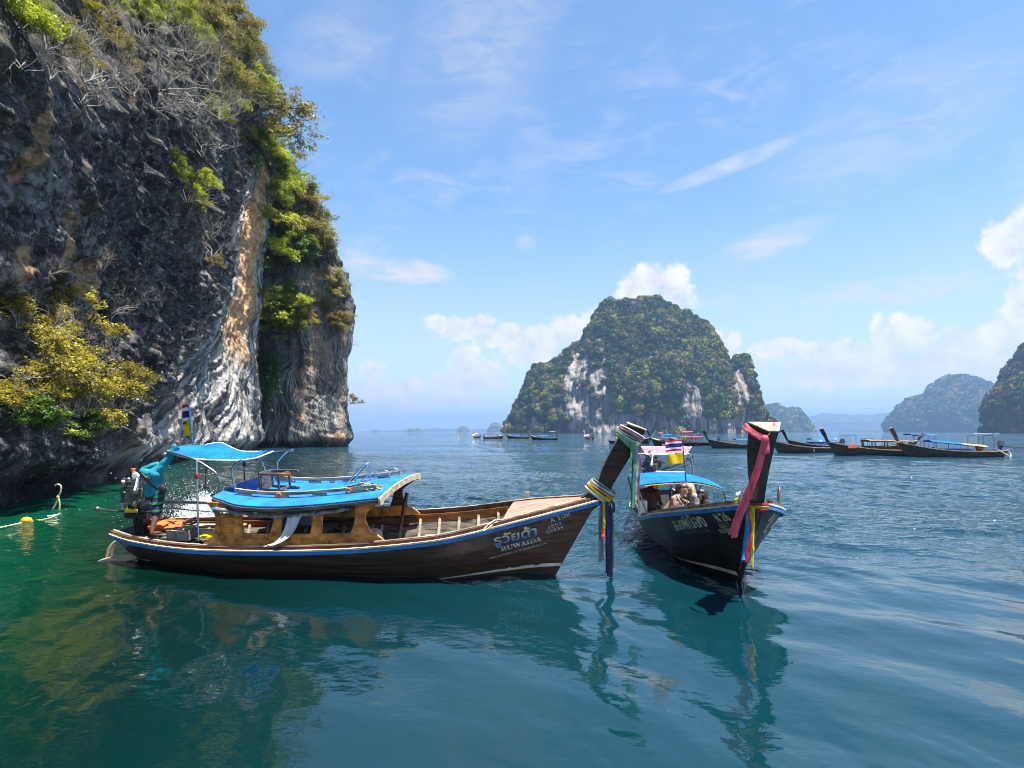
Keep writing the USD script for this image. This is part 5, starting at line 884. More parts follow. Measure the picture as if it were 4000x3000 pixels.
def seated(c, z, face, lean=.15, turn=0.0):
    """Joints of somebody sitting at C on a seat of height Z, looking along FACE."""
    f = np.array([face[0], face[1], 0.0]); f /= np.linalg.norm(f); r = np.array([f[1], -f[0], 0]); p = np.array([c[0], c[1], z + .10]); ch = p + f * lean + [0, 0, .36]; n = ch + f * (.05 + lean * .3) + [0, 0, .15]
    J = dict(pelvis=p, chest=ch, neck=n, head=n + f * .04 + [0, 0, .13])
    for q, s in (('l', -1), ('r', 1)):
        sh = ch + r * s * .185 + [0, 0, .10]; J[q + 'sh'] = sh; el = sh + r * s * .06 + f * .05 - [0, 0, .26]; J[q + 'el'] = el; wr = el + f * .22 - r * s * .06 - [0, 0, .05]; J[q + 'wr'] = wr; J[q + 'hd'] = wr + f * .1
        kn = p + r * s * .12 + f * .42 + [0, 0, .02]; J[q + 'kn'] = kn; an = kn + f * .05 - [0, 0, .40]; J[q + 'an'] = an; J[q + 'toe'] = an + f * .13 - [0, 0, .03]
    return J

# ---------------------------------------------------------------- the first boat (side on, in front)
def onplane(M, px, py, y):
    """Where the line of sight through a place of the photo meets the plane y of a boat: gives sizes and places on board."""
    Mi = np.linalg.inv(M); o = Mi @ np.array([0, 0, EYE, 1]); d = Mi[:3, :3] @ np.array([(px - CX) / FPX, 1, (CY - py) / FPX]); return o[:3] + d * (y - o[1]) / d[1]
HR = Hull(9.564, 1.155, (.642, .606, .688, .887, 1.219, 1.426), (.35, .62, .9, 1, .9, .6, .3, .07), .767, .404, prow=1.34, lean=.66, wide=.15, fore=.055)
def first_boat():
    t = thing('longtail_boat', 'brown longtail boat side-on in front with a blue-roofed wooden cabin', 'boat', R_M)
    g = Nodes(); oc = g.add('texture_coordinate', 'object'); sx = g.add('separate_xyz', 'x', vector=oc).split('.')[0]
    n1 = g.noise(g.mapping(oc, scale=(.45, 3, 9)), 2.2, 7.0, .65); n2 = g.noise(oc, 1.6, 4.0, .6)
    c = g.mix(g.rng(n1, .3, .7), (.012, .008, .006), (.055, .030, .018)); red = g.mix(g.rng(n1, .3, .7), (.022, .009, .006), (.085, .033, .018)); c = g.mix(g.rng(g.m('multiply_add', n2, .9, sx + '.x'), -3.2, -.2), c, red)
    z = g.rng(g.m('multiply_add', n2, .10, sx + '.z'), .02, .16); c = g.mix(z, (.030, .032, .022), c)
    hm = g.make('hull_ruddy', surface=g.add('principled_bsdf', 'BSDF', base_color=c, roughness=g.rng(n1, .3, .7, .34, .55, 'linear'), specular_ior_level=.4, normal=g.add('bump', 'normal', height=n1, strength=.15, distance=.01)))
    M = dict(hull=hm, inner=MAT['wood_inner'], rail=MAT['paint_blue'], trim=MAT['paint_cream'], cap=MAT['wood_brown'], edge=MAT['wood_weathered'], line=MAT['paint_cream'], rib=MAT['wood_pale'], deck=MAT['wood_deck'], prow=MAT['hull_bow'], cap_top=MAT['wood_weathered'])
    build_hull(HR, t, M, planks=6, deck_to=-1.62)
    # varnished wale boards and the side bench of the open well
    for s in (1, -1):
        x = np.linspace(-3.75, -1.75, 16); y = s * (HR.half(x) - .115); z = HR.sheer(x) - .02
        v, f = sheet(np.stack([np.stack([x, y, z - .16], -1), np.stack([x, y, z], -1)], 1), .025); part('wale_board', (v, f), MAT['wood_orange'], t)
        x = np.linspace(-9.0, -6.9, 12); y = s * (HR.half(x) - .115); z = HR.sheer(x) - .01
        v, f = sheet(np.stack([np.stack([x, y, z - .13], -1), np.stack([x, y, z], -1)], 1), .025); part('wale_board', (v, f), MAT['wood_orange'], t)
    x = np.linspace(-3.6, -1.7, 12); v, f = sheet(np.stack([np.stack([x, -HR.half(x) + .13, HR.sheer(x) - .17], -1), np.stack([x, -HR.half(x) + .42, HR.sheer(x) - .17], -1)], 1), .03); part('side_bench', (v, f), MAT['wood_weathered'], t)
    for x, w_ in ((-3.3, 1.35), (-2.4, 1.0)): part('thwart', MB().box((x, 0, .46), (.24, w_, .035)).mesh(), MAT['wood_inner'], t)
    part('deck_beam', MB().box((-1.62, 0, HR.sheer(-1.62) + .0), (.05, 2 * HR.half(-1.62) - .18, .09)).mesh(), MAT['wood_brown'], t)
    # cabin sides
    ep = np.array([onplane(R_M, *p, -1.08) for p in ((831, 1960), (915, 1973), (1030, 1982), (1146, 1978), (1261, 1970), (1376, 1959), (1473, 1948))]); ez = np.polyfit(ep[:, 0], ep[:, 2], 3); zr = lambda x: np.polyval(ez, np.asarray(x, float))
    zb = PI([-7.2, -6.7, -5.3, -3.9, -3.5], [.68, .70, .73, .80, .85]); ze = lambda x: zr(x) - .045
    for s in (-1, 1):
        y0, y1 = s * .95 - .022, s * .95 + .022
        x = np.linspace(-7.12, -3.62, 24); lo, hi = zb(x) - .02, zb(x) + .19 - .20 * ss(x, -3.86, -3.62) - .18 * (1 - ss(x, -7.12, -6.86))
        part('side_panel', MB().poly(list(zip(x, lo)) + list(zip(x[::-1], hi[::-1])), y0, y1).mesh(), MAT['wood_gold'], t)
        x = np.linspace(-6.80, -3.9, 20); part('eave_beam', MB().poly(list(zip(x, ze(x) - .09)) + list(zip(x[::-1], ze(x[::-1]) - .005)), y0 + .004, y1 - .004).mesh(), MAT['wood_brown'], t)
        def post(xb0, xb1, xt0, xt1, waist, z0, z1):
            q = np.linspace(0, 1, 10); c = np.sin(q * math.pi) * waist; L = np.stack([xb0 + (xt0 - xb0) * q + c, z0 + (z1 - z0) * q], -1); Rr = np.stack([xb1 + (xt1 - xb1) * q - c, z0 + (z1 - z0) * q], -1)
            part('cabin_post', MB().poly([tuple(p) for p in L] + [tuple(p) for p in Rr[::-1]], y0 + .003, y1 - .003).mesh(), MAT['wood_gold'], t)
        for a in ((-6.50, -6.30, -6.44, -6.30), (-5.80, -5.58, -5.66, -5.50), (-5.02, -4.80, -4.93, -4.74)): post(*a, .012, zb(a[0]) + .17, ze(a[2]) - .06)
        # curved end posts
        q = np.linspace(0, 1, 14); zz = zb(-3.9) + .16 + (ze(-3.8) - zb(-3.9) - .17) * q; fr = -3.86 + .02 * q - .13 * np.sin(q * math.pi) + .17 * ss(q, .55, 1); bk = -4.26 + .10 * q + .05 * np.sin(q * math.pi)
        part('front_post', MB().poly(list(zip(fr, zz)) + list(zip(bk[::-1], zz[::-1])), y0 + .001, y1 - .001).mesh(), MAT['wood_gold'] if s < 0 else MAT['wood_brown'], t)
        zz = zb(-6.9) + .15 + (ze(-6.85) - zb(-6.9) - .16) * q; bk = -6.93 + .10 * np.sin(q * math.pi) - .05 * ss(q, .6, 1); fr = -6.76 + 0 * q
        part('rear_post', MB().poly(list(zip(fr, zz)) + list(zip(bk[::-1], zz[::-1])), y0 + .001, y1 - .001).mesh(), MAT['wood_gold'], t)
        for k in range(9): part('louvre_slat', MB().box((0, 0, 0), (.30, .018, .040), frame((-6.62, s * .95, zb(-6.6) + .205 + k * .042), 0, .5 * s)).mesh(), MAT['wood_gold'], t)
        part('inner_rail', MB().bar((-6.9, s * .90, HR.sheer(-6.9) - .12), (-3.7, s * .94, HR.sheer(-3.7) - .10), .03, .14).mesh(), MAT['wood_brown'], t)
    part('brace_post', MB().bar(onplane(R_M, 1560, 2075, .55), onplane(R_M, 1590, 1925, .85), .05, .07).mesh(), MAT['wood_brown'], t)
    part('seat_board', MB().box((-6.08, .1, .98), (.34, .03, .46)).mesh(), MAT['plastic_blue'], t); part('seat_board', MB().box((-5.72, .2, .95), (.24, .03, .42), frame((0, 0, 0))).mesh(), MAT['plastic_lilac'], t)
    for x in (-6.3, -5.5, -4.7): part('thwart', MB().box((x, 0, .60), (.30, 1.7, .04)).mesh(), MAT['wood_inner'], t)
    # roof
    x = np.linspace(-6.92, -3.66, 26); y = np.linspace(-1, 1, 13); X, Y = np.meshgrid(x, y, indexing='ij')
    wr = 1.08 - .20 * (1 - ss(X, -6.95, -6.2)); Z = zr(X) + .075 * (1 - Y ** 2); v, f = sheet(np.stack([X, Y * wr, Z], -1), .03); rf = part('roof', (v, f), MAT['roof_blue'], t, smooth=30)
    for s in (-1, 1):
        w1 = 1.08 - .20 * (1 - ss(x, -6.95, -6.2)); mb = MB(); S = np.broadcast_to(np.array(RECT(-.02, .022, -.075, -.018))[None], (26, 4, 2)); mb.sweep(np.stack([x, s * w1, zr(x)], -1), S, np.tile([[0, s, 0]], (26, 1))); m = mb.mesh(); m.fix_normals(); part('eave_board', m, MAT['wood_grey'], rf)
        xr = np.linspace(-6.62, -3.88, 22); zz = zr(xr) + .075 * (1 - (.60) ** 2); lo = .045 * (np.sin((xr + 6.62) * 2 * math.pi / .72) > -.15) - .02
        for k in range(4):
            a = -6.58 + k * .74; xx = np.linspace(a, a + .26, 4); part('rail_block', MB().poly(list(zip(xx, zr(xx) + .05)) + list(zip(xx[::-1], zr(xx[::-1]) + .115)), s * .63 - .022, s * .63 + .022).mesh(), MAT['wood_weathered'], rf)
        part('roof_rail', MB().poly(list(zip(xr, zz + .065)) + list(zip(xr[::-1], zz[::-1] + .125)), s * .63 - .026, s * .63 + .026).mesh(), MAT['wood_weathered'], rf)
        for xx in ((-5.75, -4.4) if s < 0 else (-6.2, -5.35, -4.2)): part('rope_ring', MB().torus((xx, s * .66, zr(xx) + .11), .045, .014, frame((0, 0, 0), 0, math.pi / 2), 14, 6).mesh(), MAT['plastic_orange'], rf, smooth=True)
    yy = np.linspace(-1.12, 1.12, 24); zf = float(zr(-3.66)) - .008 + .075 * (1 - (yy / 1.08) ** 2); m4 = np.eye(4); m4[:3, :3] = [[0, -1, 0], [1, 0, 0], [0, 0, 1]]; drop = .085 + .05 * np.exp(-((np.abs(yy) - 1.05) / .05) ** 2)
    part('fascia', MB().poly(list(zip(yy, zf - drop)) + list(zip(yy[::-1], zf[::-1] + .022)), 3.625, 3.665, m4).mesh(), MAT['wood_pale'], rf)
    # rolled curtain under the eave
    xx = np.linspace(-6.78, -4.32, 30); p = np.stack([xx, 0 * xx - 1.0, ze(xx) - .10 - .035 * np.sin((xx + 6.78) / 2.46 * math.pi) + .012 * np.sin(xx * 17)], -1)
    cu = part('rolled_curtain', MB().tube(p, .034 + .008 * np.sin(xx * 11) ** 2, 8).mesh(), MAT['cloth_grey'], t, smooth=True)
    for e in (0, -1): part('roller_end', MB().tube([p[e] - [.07 if e == 0 else .0, 0, 0], p[e] + [.0 if e == 0 else .07, 0, 0]], .028, 8).mesh(), MAT['paint_blue'], cu, smooth=True)
    for xx in (-5.6, -4.9): part('curtain_tie', MB().torus((xx, -1.0, ze(xx) - .125), .046, .006, frame((0, 0, 0), 0, 0, math.pi / 2), 14, 5).mesh(), MAT['rope_cream'], cu)
    # stern canopy on its tube frame
    Q = lambda px, py, y: onplane(R_M, px, py, y)
    near = np.array([Q(652, 1761, -.52), Q(760, 1792, -.52), Q(900, 1799, -.52), Q(1003, 1788, -.52)]); far = np.array([Q(770, 1738, .30), Q(862, 1729, .50), Q(955, 1764, .50), Q(1068, 1763, .50)])
    far[0] = near[0] * .45 + far[1] * .55 + [-.02, 0, -.03]; q = np.linspace(0, 1, 4); a, b = PI(q, near)(np.linspace(0, 1, 20)), PI(q, far)(np.linspace(0, 1, 20)); k = np.linspace(0, 1, 11)[None, :, None]
    S = a[:, None] * (1 - k) + b[:, None] * k; S[..., 2] += .05 * np.sin(k[..., 0] * math.pi) + (meshkit.fbm(S * 3.5, 3, 3) - .5) * .05; v, f = sheet(S, .01); cn = part('canopy', (v, f), MAT['cloth_blue'], t, smooth=40)
    hem = np.concatenate([a, b[::-1]]); part('canopy_hem', MB().tube(hem, .014, 6, closed=True).mesh(), MAT['paint_white'], cn, smooth=True)
    C = MAT['chrome']
    for pts in ([(652, 1764, -.55), (715, 1780, -.55), (770, 1800, -.55), (812, 1825, -.55), (845, 1851, -.55), (860, 1885, -.55), (866, 1950, -.55)], [(927, 1940, -.55), (905, 1842, -.55), (913, 1820, -.55), (945, 1797, -.55)],
                [(1003, 1788, .5), (1028, 1815, .5), (1035, 1848, .5), (1037, 1905, .5)], [(1093, 1905, .5), (1082, 1812, .5), (1092, 1792, .5), (1125, 1760, .5)], [(652, 1764, -.52), (700, 1745, 0), (770, 1735, .45)], [(1068, 1763, .5), (1145, 1759, .5)]):
        tube_part('frame_tube', arc([Q(*p) for p in pts], 5), .021, C, t)
    for p, r in (((845, 1851, -.55), (906, 1869, -.55)), ((860, 1885, -.55), (914, 1904, -.55)), ((1028, 1815, .5), (1082, 1830, .5)), ((1035, 1848, .5), (1086, 1863, .5))): tube_part('ladder_rung', [Q(*p), Q(*r)], .017, C, t)
    for a_, b_ in (((775, 2112, -.86), (768, 1800, -.6)), ((955, 1925, .62), (955, 1797, .48))): tube_part('canopy_post', [Q(*a_), Q(*b_)], .019, C, t)
    for p in ((770, 1861, -.66), (955, 1812, .5)): part('red_clamp', MB().tube([Q(*p) - [0, 0, .05], Q(*p) + [0, 0, .05]], .035, 8).mesh(), MAT['ribbon_crimson'], t, smooth=True)
    tube_part('control_rope', arc([Q(806, 1800, 0), Q(804, 1860, 0), Q(800, 1910, .0)], 4), .009, MAT['rubber'], t, 5)
    engine(t, (-9.25, .02, 1.17), math.radians(105), tail=4.6, dropping=1.22, tiller=0.05)
    part('tiller_arm', MB().tube([Q(640, 2000, -.1), Q(450, 1975 + 22, -.2), Q(385, 1989, -.25)], .022, 8).ball(Q(380, 1988, -.25), .055).mesh(), MAT['steel_grey'], t, smooth=True)
    part('engine_post', MB().bar((-9.2, 0, .5), (-9.2, 0, 1.0), .22, .2).box((-9.15, 0, .95), (.5, .42, .10)).mesh(), MAT['black_iron'], t)
    part('number_plate', MB().box(Q(512, 1995, -.28), (.28, .02, .07)).mesh(), MAT['plastic_yellow'], t)
    for k, (x0, y0_, x1, y1_) in enumerate(((-9.2, -.2, -8.2, -.1), (-9.1, .15, -7.9, .3), (-8.6, -.55, -7.6, -.5), (-8.7, .45, -7.3, .55), (-8.0, -.15, -7.0, .0))): part('stern_board', MB().bar((x0, y0_, .52 + .02 * k), (x1, y1_, .50 + .03 * k), .20, .025).mesh(), MAT['wood_weathered' if k % 2 else 'wood_grey'], t)
    # lettering on both bows
    LET = [(outline_mesh('ruwaida_th'), 'letter_blue', (1931, 2129), (2098, 2088), .22, .20, 'name_lettering', "boat's name in large Thai letters fading from cream to blue"),
           (outline_mesh('ruwaida'), 'letter_pale', (1958, 2153), (2117, 2111), .088, .12, 'name_lettering', "boat's name RUWAIDA in pale capitals"),
           (outline_mesh('ruwaida_line'), 'letter_pale', (1914, 2183), (2137, 2124), None, .1, 'small_lettering', None),
           (outline_mesh('ruwaida_top'), 'letter_dim', (1935, 2086), (2121, 2029), None, .1, 'small_lettering', 'dim line of small letters under the blue rail'),
           (latin('A 108'), 'letter_pale', (2152, 2042), (2228, 2015), .092, .05, 'number_lettering', None), (latin('6552'), 'letter_pale', (2143, 2066), (2195, 2048), .062, 0, 'number_lettering', None), (latin('02239'), 'letter_pale', (2138, 2084), (2202, 2064), .062, 0, 'number_lettering', None)]
    for m, mt, a, b, hh, sl, nm, lb in LET:
        a, b = HR.seen(R_M, *a, -1), HR.seen(R_M, *b, -1)
        for side in (-1, 1): hull_text(HR, t, m, MAT[mt], side, *((a, b) if side < 0 else (b, a)), height=hh, slant=sl, v_attr=mt == 'letter_blue', name=nm, label=lb)
    part('deck_cleat', MB().box((-1.35, HR.half(-1.35) - .03, HR.sheer(-1.35) + .12), (.05, .04, .16)).mesh(), MAT['wood_pale'], t)
    return t
first_boat()

QR = lambda px, py, y: onplane(R_M, px, py, y)
def at_R(p): return R_M @ frame(p)
# things on board the first boat
flag('flag_set', 'torn striped flag above a yellow flag on a blue pole over the stern canopy', R_M, [QR(752, 1738, .1), QR(738, 1575, .1)], [('striped_flag', QR(738, 1578, .1), (-.8, .35, 0), (.26, .40), 'flag_stripes', 1), ('yellow_flag', QR(741, 1640, .1), (-.8, .4, 0), (.24, .32), 'cloth_yellow', 2)], MAT['paint_blue'])
def stool():
    c = np.array([-6.02, -.15, 1.515]); t = thing('wooden_stool', 'dark wooden stool lying on its side on the blue cabin roof', 'stool', at_R(c) @ frame((0, 0, 0), -.12)); W = MAT['wood_grey']
    part('seat', MB().box((-.30, 0, .19), (.035, .40, .36)).mesh(), W, t)
    for y in (-.16, .16):
        for z in (.04, .335): part('leg', MB().bar((-.28, y, z), (.30, y * 1.1, z + (.02 if z > .2 else -.01)), .045).mesh(), W, t)
        part('stretcher', MB().bar((.10, y, .04), (.10, y, .34), .032).mesh(), W, t)
    for z in (.05, .335): part('stretcher', MB().bar((.10, -.17, z), (.10, .17, z), .032).mesh(), W, t)
    part('seat_slat', MB().bar((.22, -.30, .36), (.42, -.22, .37), .05).mesh(), MAT['wood_orange'], t)
stool()
def roof_ladder(label, pts, rungs, m='chrome'):
    t = thing('boarding_ladder', label, 'ladder', R_M)
    for p in pts: tube_part('rail', arc(p, 5), .016, MAT[m], t)
    for a, b in rungs: tube_part('rung', [a, b], .013, MAT[m], t)
z1 = 1.49
roof_ladder('tall hooked chrome ladder lying at an angle on the front of the blue roof', [[QR(1310, 1935, .1), QR(1425, 1815, .35), QR(1440, 1808, .4), QR(1448, 1900, .4)], [QR(1370, 1935, -.1), QR(1398, 1895, 0.05), QR(1458, 1838, .2)], [QR(1340, 1925, .3), QR(1450, 1808, .55), QR(1465, 1860, .55), QR(1467, 1898, .5)]], [(QR(1422, 1820, .35), QR(1452, 1808, .55)), (QR(1355, 1885, .22), QR(1385, 1880, .4)), (QR(1330, 1925, .1), QR(1375, 1930, -.1))])
roof_ladder('short bent chrome ladder on the far front corner of the blue roof', [[QR(1500, 1838, .5), QR(1520, 1850, .5), QR(1528, 1895, .5), QR(1530, 1905, .5), QR(1470, 1905, .35)], [QR(1530, 1828, .75), QR(1556, 1840, .75), QR(1563, 1885, .75), QR(1500, 1895, .6)]], [(QR(1520, 1850, .5), QR(1552, 1838, .75)), (QR(1528, 1898, .5), QR(1562, 1884, .75))])
t = thing('rope_tangle', 'tangle of yellow and white rope beside the front ladder on the blue roof', 'rope', R_M); rr = np.random.default_rng(4)
for k, m in enumerate(('plastic_yellow', 'rope_cream', 'cloth_orange', 'plastic_white', 'rubber')): tube_part('rope', arc([np.array([-4.15 + rr.normal(0, .16), -.45 + rr.normal(0, .10), 1.62 + .02 * k + rr.uniform(0, .06)]) for _ in range(6)], 5), .012, MAT[m], t, 5)
for px, py, y in ((1263, 1910, .60), (1258, 1912, .62)):
    pass
t = thing('white_jar', 'small white plastic jar by the far roof rail', 'jar', at_R(QR(1262, 1916, .52))); part('jar', MB().lathe([(0, 0), (.055, 0), (.065, .05), (.05, .10), (0, .11)], None, 14).mesh(), MAT['plastic_white'], t, smooth=30); part('lid', MB().lathe([(0, .105), (.04, .105), (.04, .13), (0, .13)], None, 14).mesh(), MAT['plastic_lilac'], t)
P_ = [QR(1152, 2012, -1.02), QR(1140, 2055, -1.05), QR(1115, 2095, -1.10), QR(1085, 2118, -1.17), QR(1040, 2134, -1.22)]
t = thing('white_sheet', 'long white cloth hanging from the cabin eave down over the gunwale', 'cloth', R_M); v, f = ribbon_strip(P_, .30, (1, 0, .25), 30, .018, 3, .45); part('cloth', (v, f), MAT['cloth_white'], t, smooth=40)
t = thing('cloth_sack', 'crumpled tan cloth sack beside the front post of the wooden cabin', 'sack', at_R(QR(1452, 2088, -.55)))
m = trimesh.creation.icosphere(4, 1.0); v = np.asarray(m.vertices); m.vertices = v * np.array([.21, .17, .12]) * (1 + .5 * (meshkit.fbm(v * 2.3, 4, 2) - .5))[:, None]; part('sack', m, MAT['cloth_sack'], t, smooth=True)
t = thing('mooring_rope', 'cream rope looped over the near gunwale below the foredeck', 'rope', R_M); tube_part('rope_loop', arc([QR(1960, 2035, -.70), QR(1940, 2030, -.74), QR(1915, 2045, -.80), QR(1893, 2064, -.86), QR(1888, 2074, -.89), QR(1905, 2066, -.87), QR(1930, 2045, -.78), QR(1958, 2036, -.70)], 5), .014, MAT['rope_cream'], t)
t = thing('orange_bundle', 'bright orange folded life jacket on the stern deck behind the boatman', 'life jacket', R_M); v = np.asarray(trimesh.creation.icosphere(3, 1.0).vertices)
for k, (px, py, y) in enumerate(((640, 2050, .1), (690, 2052, .2))): m = trimesh.creation.icosphere(3, 1.0); m.vertices = np.sign(v) * np.abs(v) ** .7 * np.array([.26, .30, .06]) * (1 + .35 * (meshkit.fbm(v * 2 + k, 3, 4) - .5))[:, None] + QR(px, py, y); part('panel', m, MAT['cloth_orange'], t, smooth=True)
t = thing('yellow_cloth', 'folded yellow cloth lying on boards just behind the cabin', 'cloth', at_R(QR(820, 2088, -.45))); m = trimesh.creation.icosphere(3, 1.0); m.vertices = np.sign(v) * np.abs(v) ** .8 * np.array([.22, .16, .05]) * (1 + .5 * (meshkit.fbm(v * 2, 3, 9) - .5))[:, None]; part('cloth', m, MAT['cloth_yellow'], t, smooth=True)
t = thing('grey_crate', 'open grey plastic crate full of gear on the stern deck', 'crate', at_R(QR(715, 2105, -.5))); mb = MB()
mb.box((0, 0, .02), (.46, .30, .02)); [mb.box((0, s * .14, .11), (.46, .016, .18)).box((s * .222, 0, .11), (.016, .264, .18)) for s in (-1, 1)]; part('box', mb.mesh(), MAT['cloth_grey'], t)
mb = MB(); [mb.tube(arc([np.array([rr.uniform(-.2, .2), rr.uniform(-.12, .12), rr.uniform(.05, .24)]) for _ in range(4)], 3), .016, 5) for _ in range(9)]; part('contents', mb.mesh(), MAT['wood_weathered'], t)
t = thing('rope_coil', 'dark rope coil heaped by the canopy post on the stern deck', 'rope', at_R(QR(745, 2050, .2))); [part('coil', MB().torus((0, 0, .03 + .022 * k), .15 - .012 * k, .015, frame((0, 0, 0), 0, .12 * rr.normal(), .12 * rr.normal()), 20, 6).mesh(), MAT['wood_grey'], t, smooth=True) for k in range(4)]
def fender(label, pts, r=.035, m='fender_hose'):
    t = thing('hose_fender', label, 'fender', R_M); tube_part('hose', arc(pts, 7), r, MAT[m], t, 10)
SB = lambda px, py: QR(px, py, -.12)
fender('pink hose fender arched over the board behind the stern', [SB(420, 2178), SB(425, 2150), SB(440, 2128), SB(465, 2111), SB(492, 2110), SB(520, 2124), SB(535, 2140)]); fender('second pink hose fender just inside the larger arch behind the stern', [SB(440, 2172), SB(440, 2150), SB(452, 2130), SB(475, 2116), SB(495, 2114)], .03)
fender('round cream hose loop tied beside the stern', [SB(545, 2138), SB(540, 2115), SB(522, 2107), SB(503, 2112), SB(497, 2130), SB(505, 2148), SB(525, 2154), SB(535, 2150)], .03, 'rope_cream')
t = thing('stern_plank', 'pale orange pointed wooden board floating out behind the stern', 'board', R_M); q = np.array([SB(390, 2186), SB(470, 2162), SB(570, 2140), SB(590, 2160), SB(470, 2196)]); part('board', MB().poly([tuple(p[[0, 2]]) for p in q], -.32, -.10).mesh(), MAT['wood_pale'], t)
tube_part('tie_rope', arc([SB(545, 2075), SB(530, 2110), SB(540, 2150), SB(560, 2150), SB(550, 2120)], 4), .012, MAT['rubber'], t, 5); tube_part('tie_rope', arc([SB(505, 2150), SB(530, 2160), SB(555, 2146), SB(556, 2158), SB(520, 2165)], 4), .016, MAT['plastic_yellow'], t, 5)

# the boatman
F_ = np.array([-8.29, -.83, .75]); Jd = dict(pelvis=(-8.42, -.50, 1.50), chest=(-8.40, -.55, 1.86), neck=(-8.27, -.50, 2.06), head=(-8.20, -.42, 2.17), lsh=(-8.58, -.52, 1.94), rsh=(-8.22, -.53, 2.00), lel=(-8.74, -.36, 1.76), lwr=(-8.82, -.20, 1.60), lhd=(-8.88, -.12, 1.54),
          rel=(-8.06, -.46, 2.20), rwr=(-7.96, -.42, 2.40), rhd=(-7.93, -.40, 2.47), rkn=(-8.33, -.62, 1.13), ran=(-8.30, -.80, .82), rtoe=(-8.26, -.66, .77), lkn=(-8.66, -.12, 1.24), lan=(-8.62, -.18, .92), ltoe=(-8.56, -.06, .90), rup=(0, -1, 0))
drv = person('person', 'boatman in a teal long-sleeved shirt and striped shorts, seen from behind, holding the stern canopy', R_M, Jd, 'skin_dark', 'hair_black', top='shirt_teal', shorts='shorts_stripes', sleeves=True, face=(.35, .85, -.25), refine=.03)
o = np.array(Jd['pelvis']); B_ = lambda p: np.array(p) - o
bk = [B_(p) for p in ((-8.62, -.68, 2.00), (-8.42, -.725, 1.86), (-8.26, -.70, 1.68), (-8.18, -.60, 1.58))]
v, f = ribbon_strip(bk, .045, (.6, 0, .8), 18, .0, 1); part('bag_strap', (v, f), MAT['strap_black'], drv); part('bag', MB().ball(B_((-8.17, -.58, 1.60)), 1.0, 2, (.07, .05, .09)).mesh(), MAT['strap_black'], drv, smooth=True)
u = np.linspace(0, 2 * math.pi, 22, endpoint=False); rad = .085 + .025 * np.sin(3 * u + 1) + .012 * np.sin(7 * u); pr = np.stack([-8.46 + rad * np.cos(u) * 1.25, 0 * u - .676 - .012 * np.cos(u), 1.82 + rad * np.sin(u)], -1) - o
part('shirt_graphic', MB().add(np.vstack([pr, [B_((-8.46, -.692, 1.82))]]), [[k, (k + 1) % 22, 22] for k in range(22)]).mesh(), MAT['shirt_print'], drv)

# ribbons of the first boat's prow
t = thing('prow_ribbons', "yellow, white and purple ribbons hanging from the base of the first boat's prow", 'ribbons', R_M)
for k, (m, z0, z1_, s) in enumerate((('ribbon_white', -.10, -.05, 0), ('ribbon_yellow', -.045, .02, 1), ('ribbon_yellow', .025, .05, 4), ('ribbon_rose', .05, .075, 2), ('ribbon_white', .08, .12, 3), ('ribbon_green', .12, .155, 5))):
    mb = wrap_band((0, 0, 0), .265 - .03 * k / 5, .122 - .010 * k / 5, 0, z1_ - z0, .0, 24, .02, s); mm = np.asarray(mb.vertices).copy(); c, s2 = math.cos(.62), math.sin(.62); x, z = mm[:, 0].copy(), mm[:, 2] + z0; mm[:, 0] = -.07 + x * c + z * s2 + .10; mm[:, 2] = 1.545 - x * s2 + z * c
    part('wrap', (mm, mb.faces), MAT[m], t, smooth=40)
for k, (m, dx, dy, zt, zb_, w) in enumerate((('ribbon_grey', -.10, -.10, 1.36, .30, .055), ('ribbon_rose', -.02, -.12, 1.38, 1.05, .05), ('ribbon_purple', .02, -.10, 1.36, .10, .05), ('ribbon_navy', .09, -.08, 1.40, .02, .075), ('ribbon_navy', .05, -.11, 1.40, .05, .06), ('ribbon_green', .13, -.06, 1.42, .18, .022), ('ribbon_yellow', -.03, -.14, 1.37, .92, .045), ('ribbon_orange', -.05, -.15, .93, .74, .06), ('ribbon_grey', -.06, -.09, 1.36, .33, .05), ('ribbon_navy', .14, -.09, 1.42, 1.20, .05))):
    v, f = ribbon_strip([(.12 + dx * .6, dy, zt), (.13 + dx, dy - .01, zt - (zt - zb_) * .35), (.13 + dx, dy - .02, zb_ + (zt - zb_) * .2), (.13 + dx, dy - .02, zb_)], w, (.9, .4, 0), 14, .006, k); part('tail', (v, f), MAT[m], t, smooth=40)
t = thing('prow_ribbons', "green, rose and white ribbons hanging from the top of the first boat's prow", 'ribbons', R_M)
for k, (m, z0, z1_, ti) in enumerate((('ribbon_green', -.30, -.24, .35), ('ribbon_green', -.245, -.19, .28), ('ribbon_white', -.19, -.16, .2), ('ribbon_green', -.16, -.12, .12), ('ribbon_rose', -.115, -.06, .04), ('ribbon_white', -.06, -.03, 0))):
    mb = wrap_band((0, 0, 0), .225, .165, 0, z1_ - z0, .0, 24, .02, k); mm = np.asarray(mb.vertices).copy(); a = .50 + ti * .5; c, s2 = math.cos(a), math.sin(a); x, z = mm[:, 0].copy(), mm[:, 2] + z0; mm[:, 0] = .62 + x * c + z * .50; mm[:, 2] = 2.68 - x * s2 + z * .87; part('wrap', (mm, mb.faces), MAT[m], t, smooth=40)
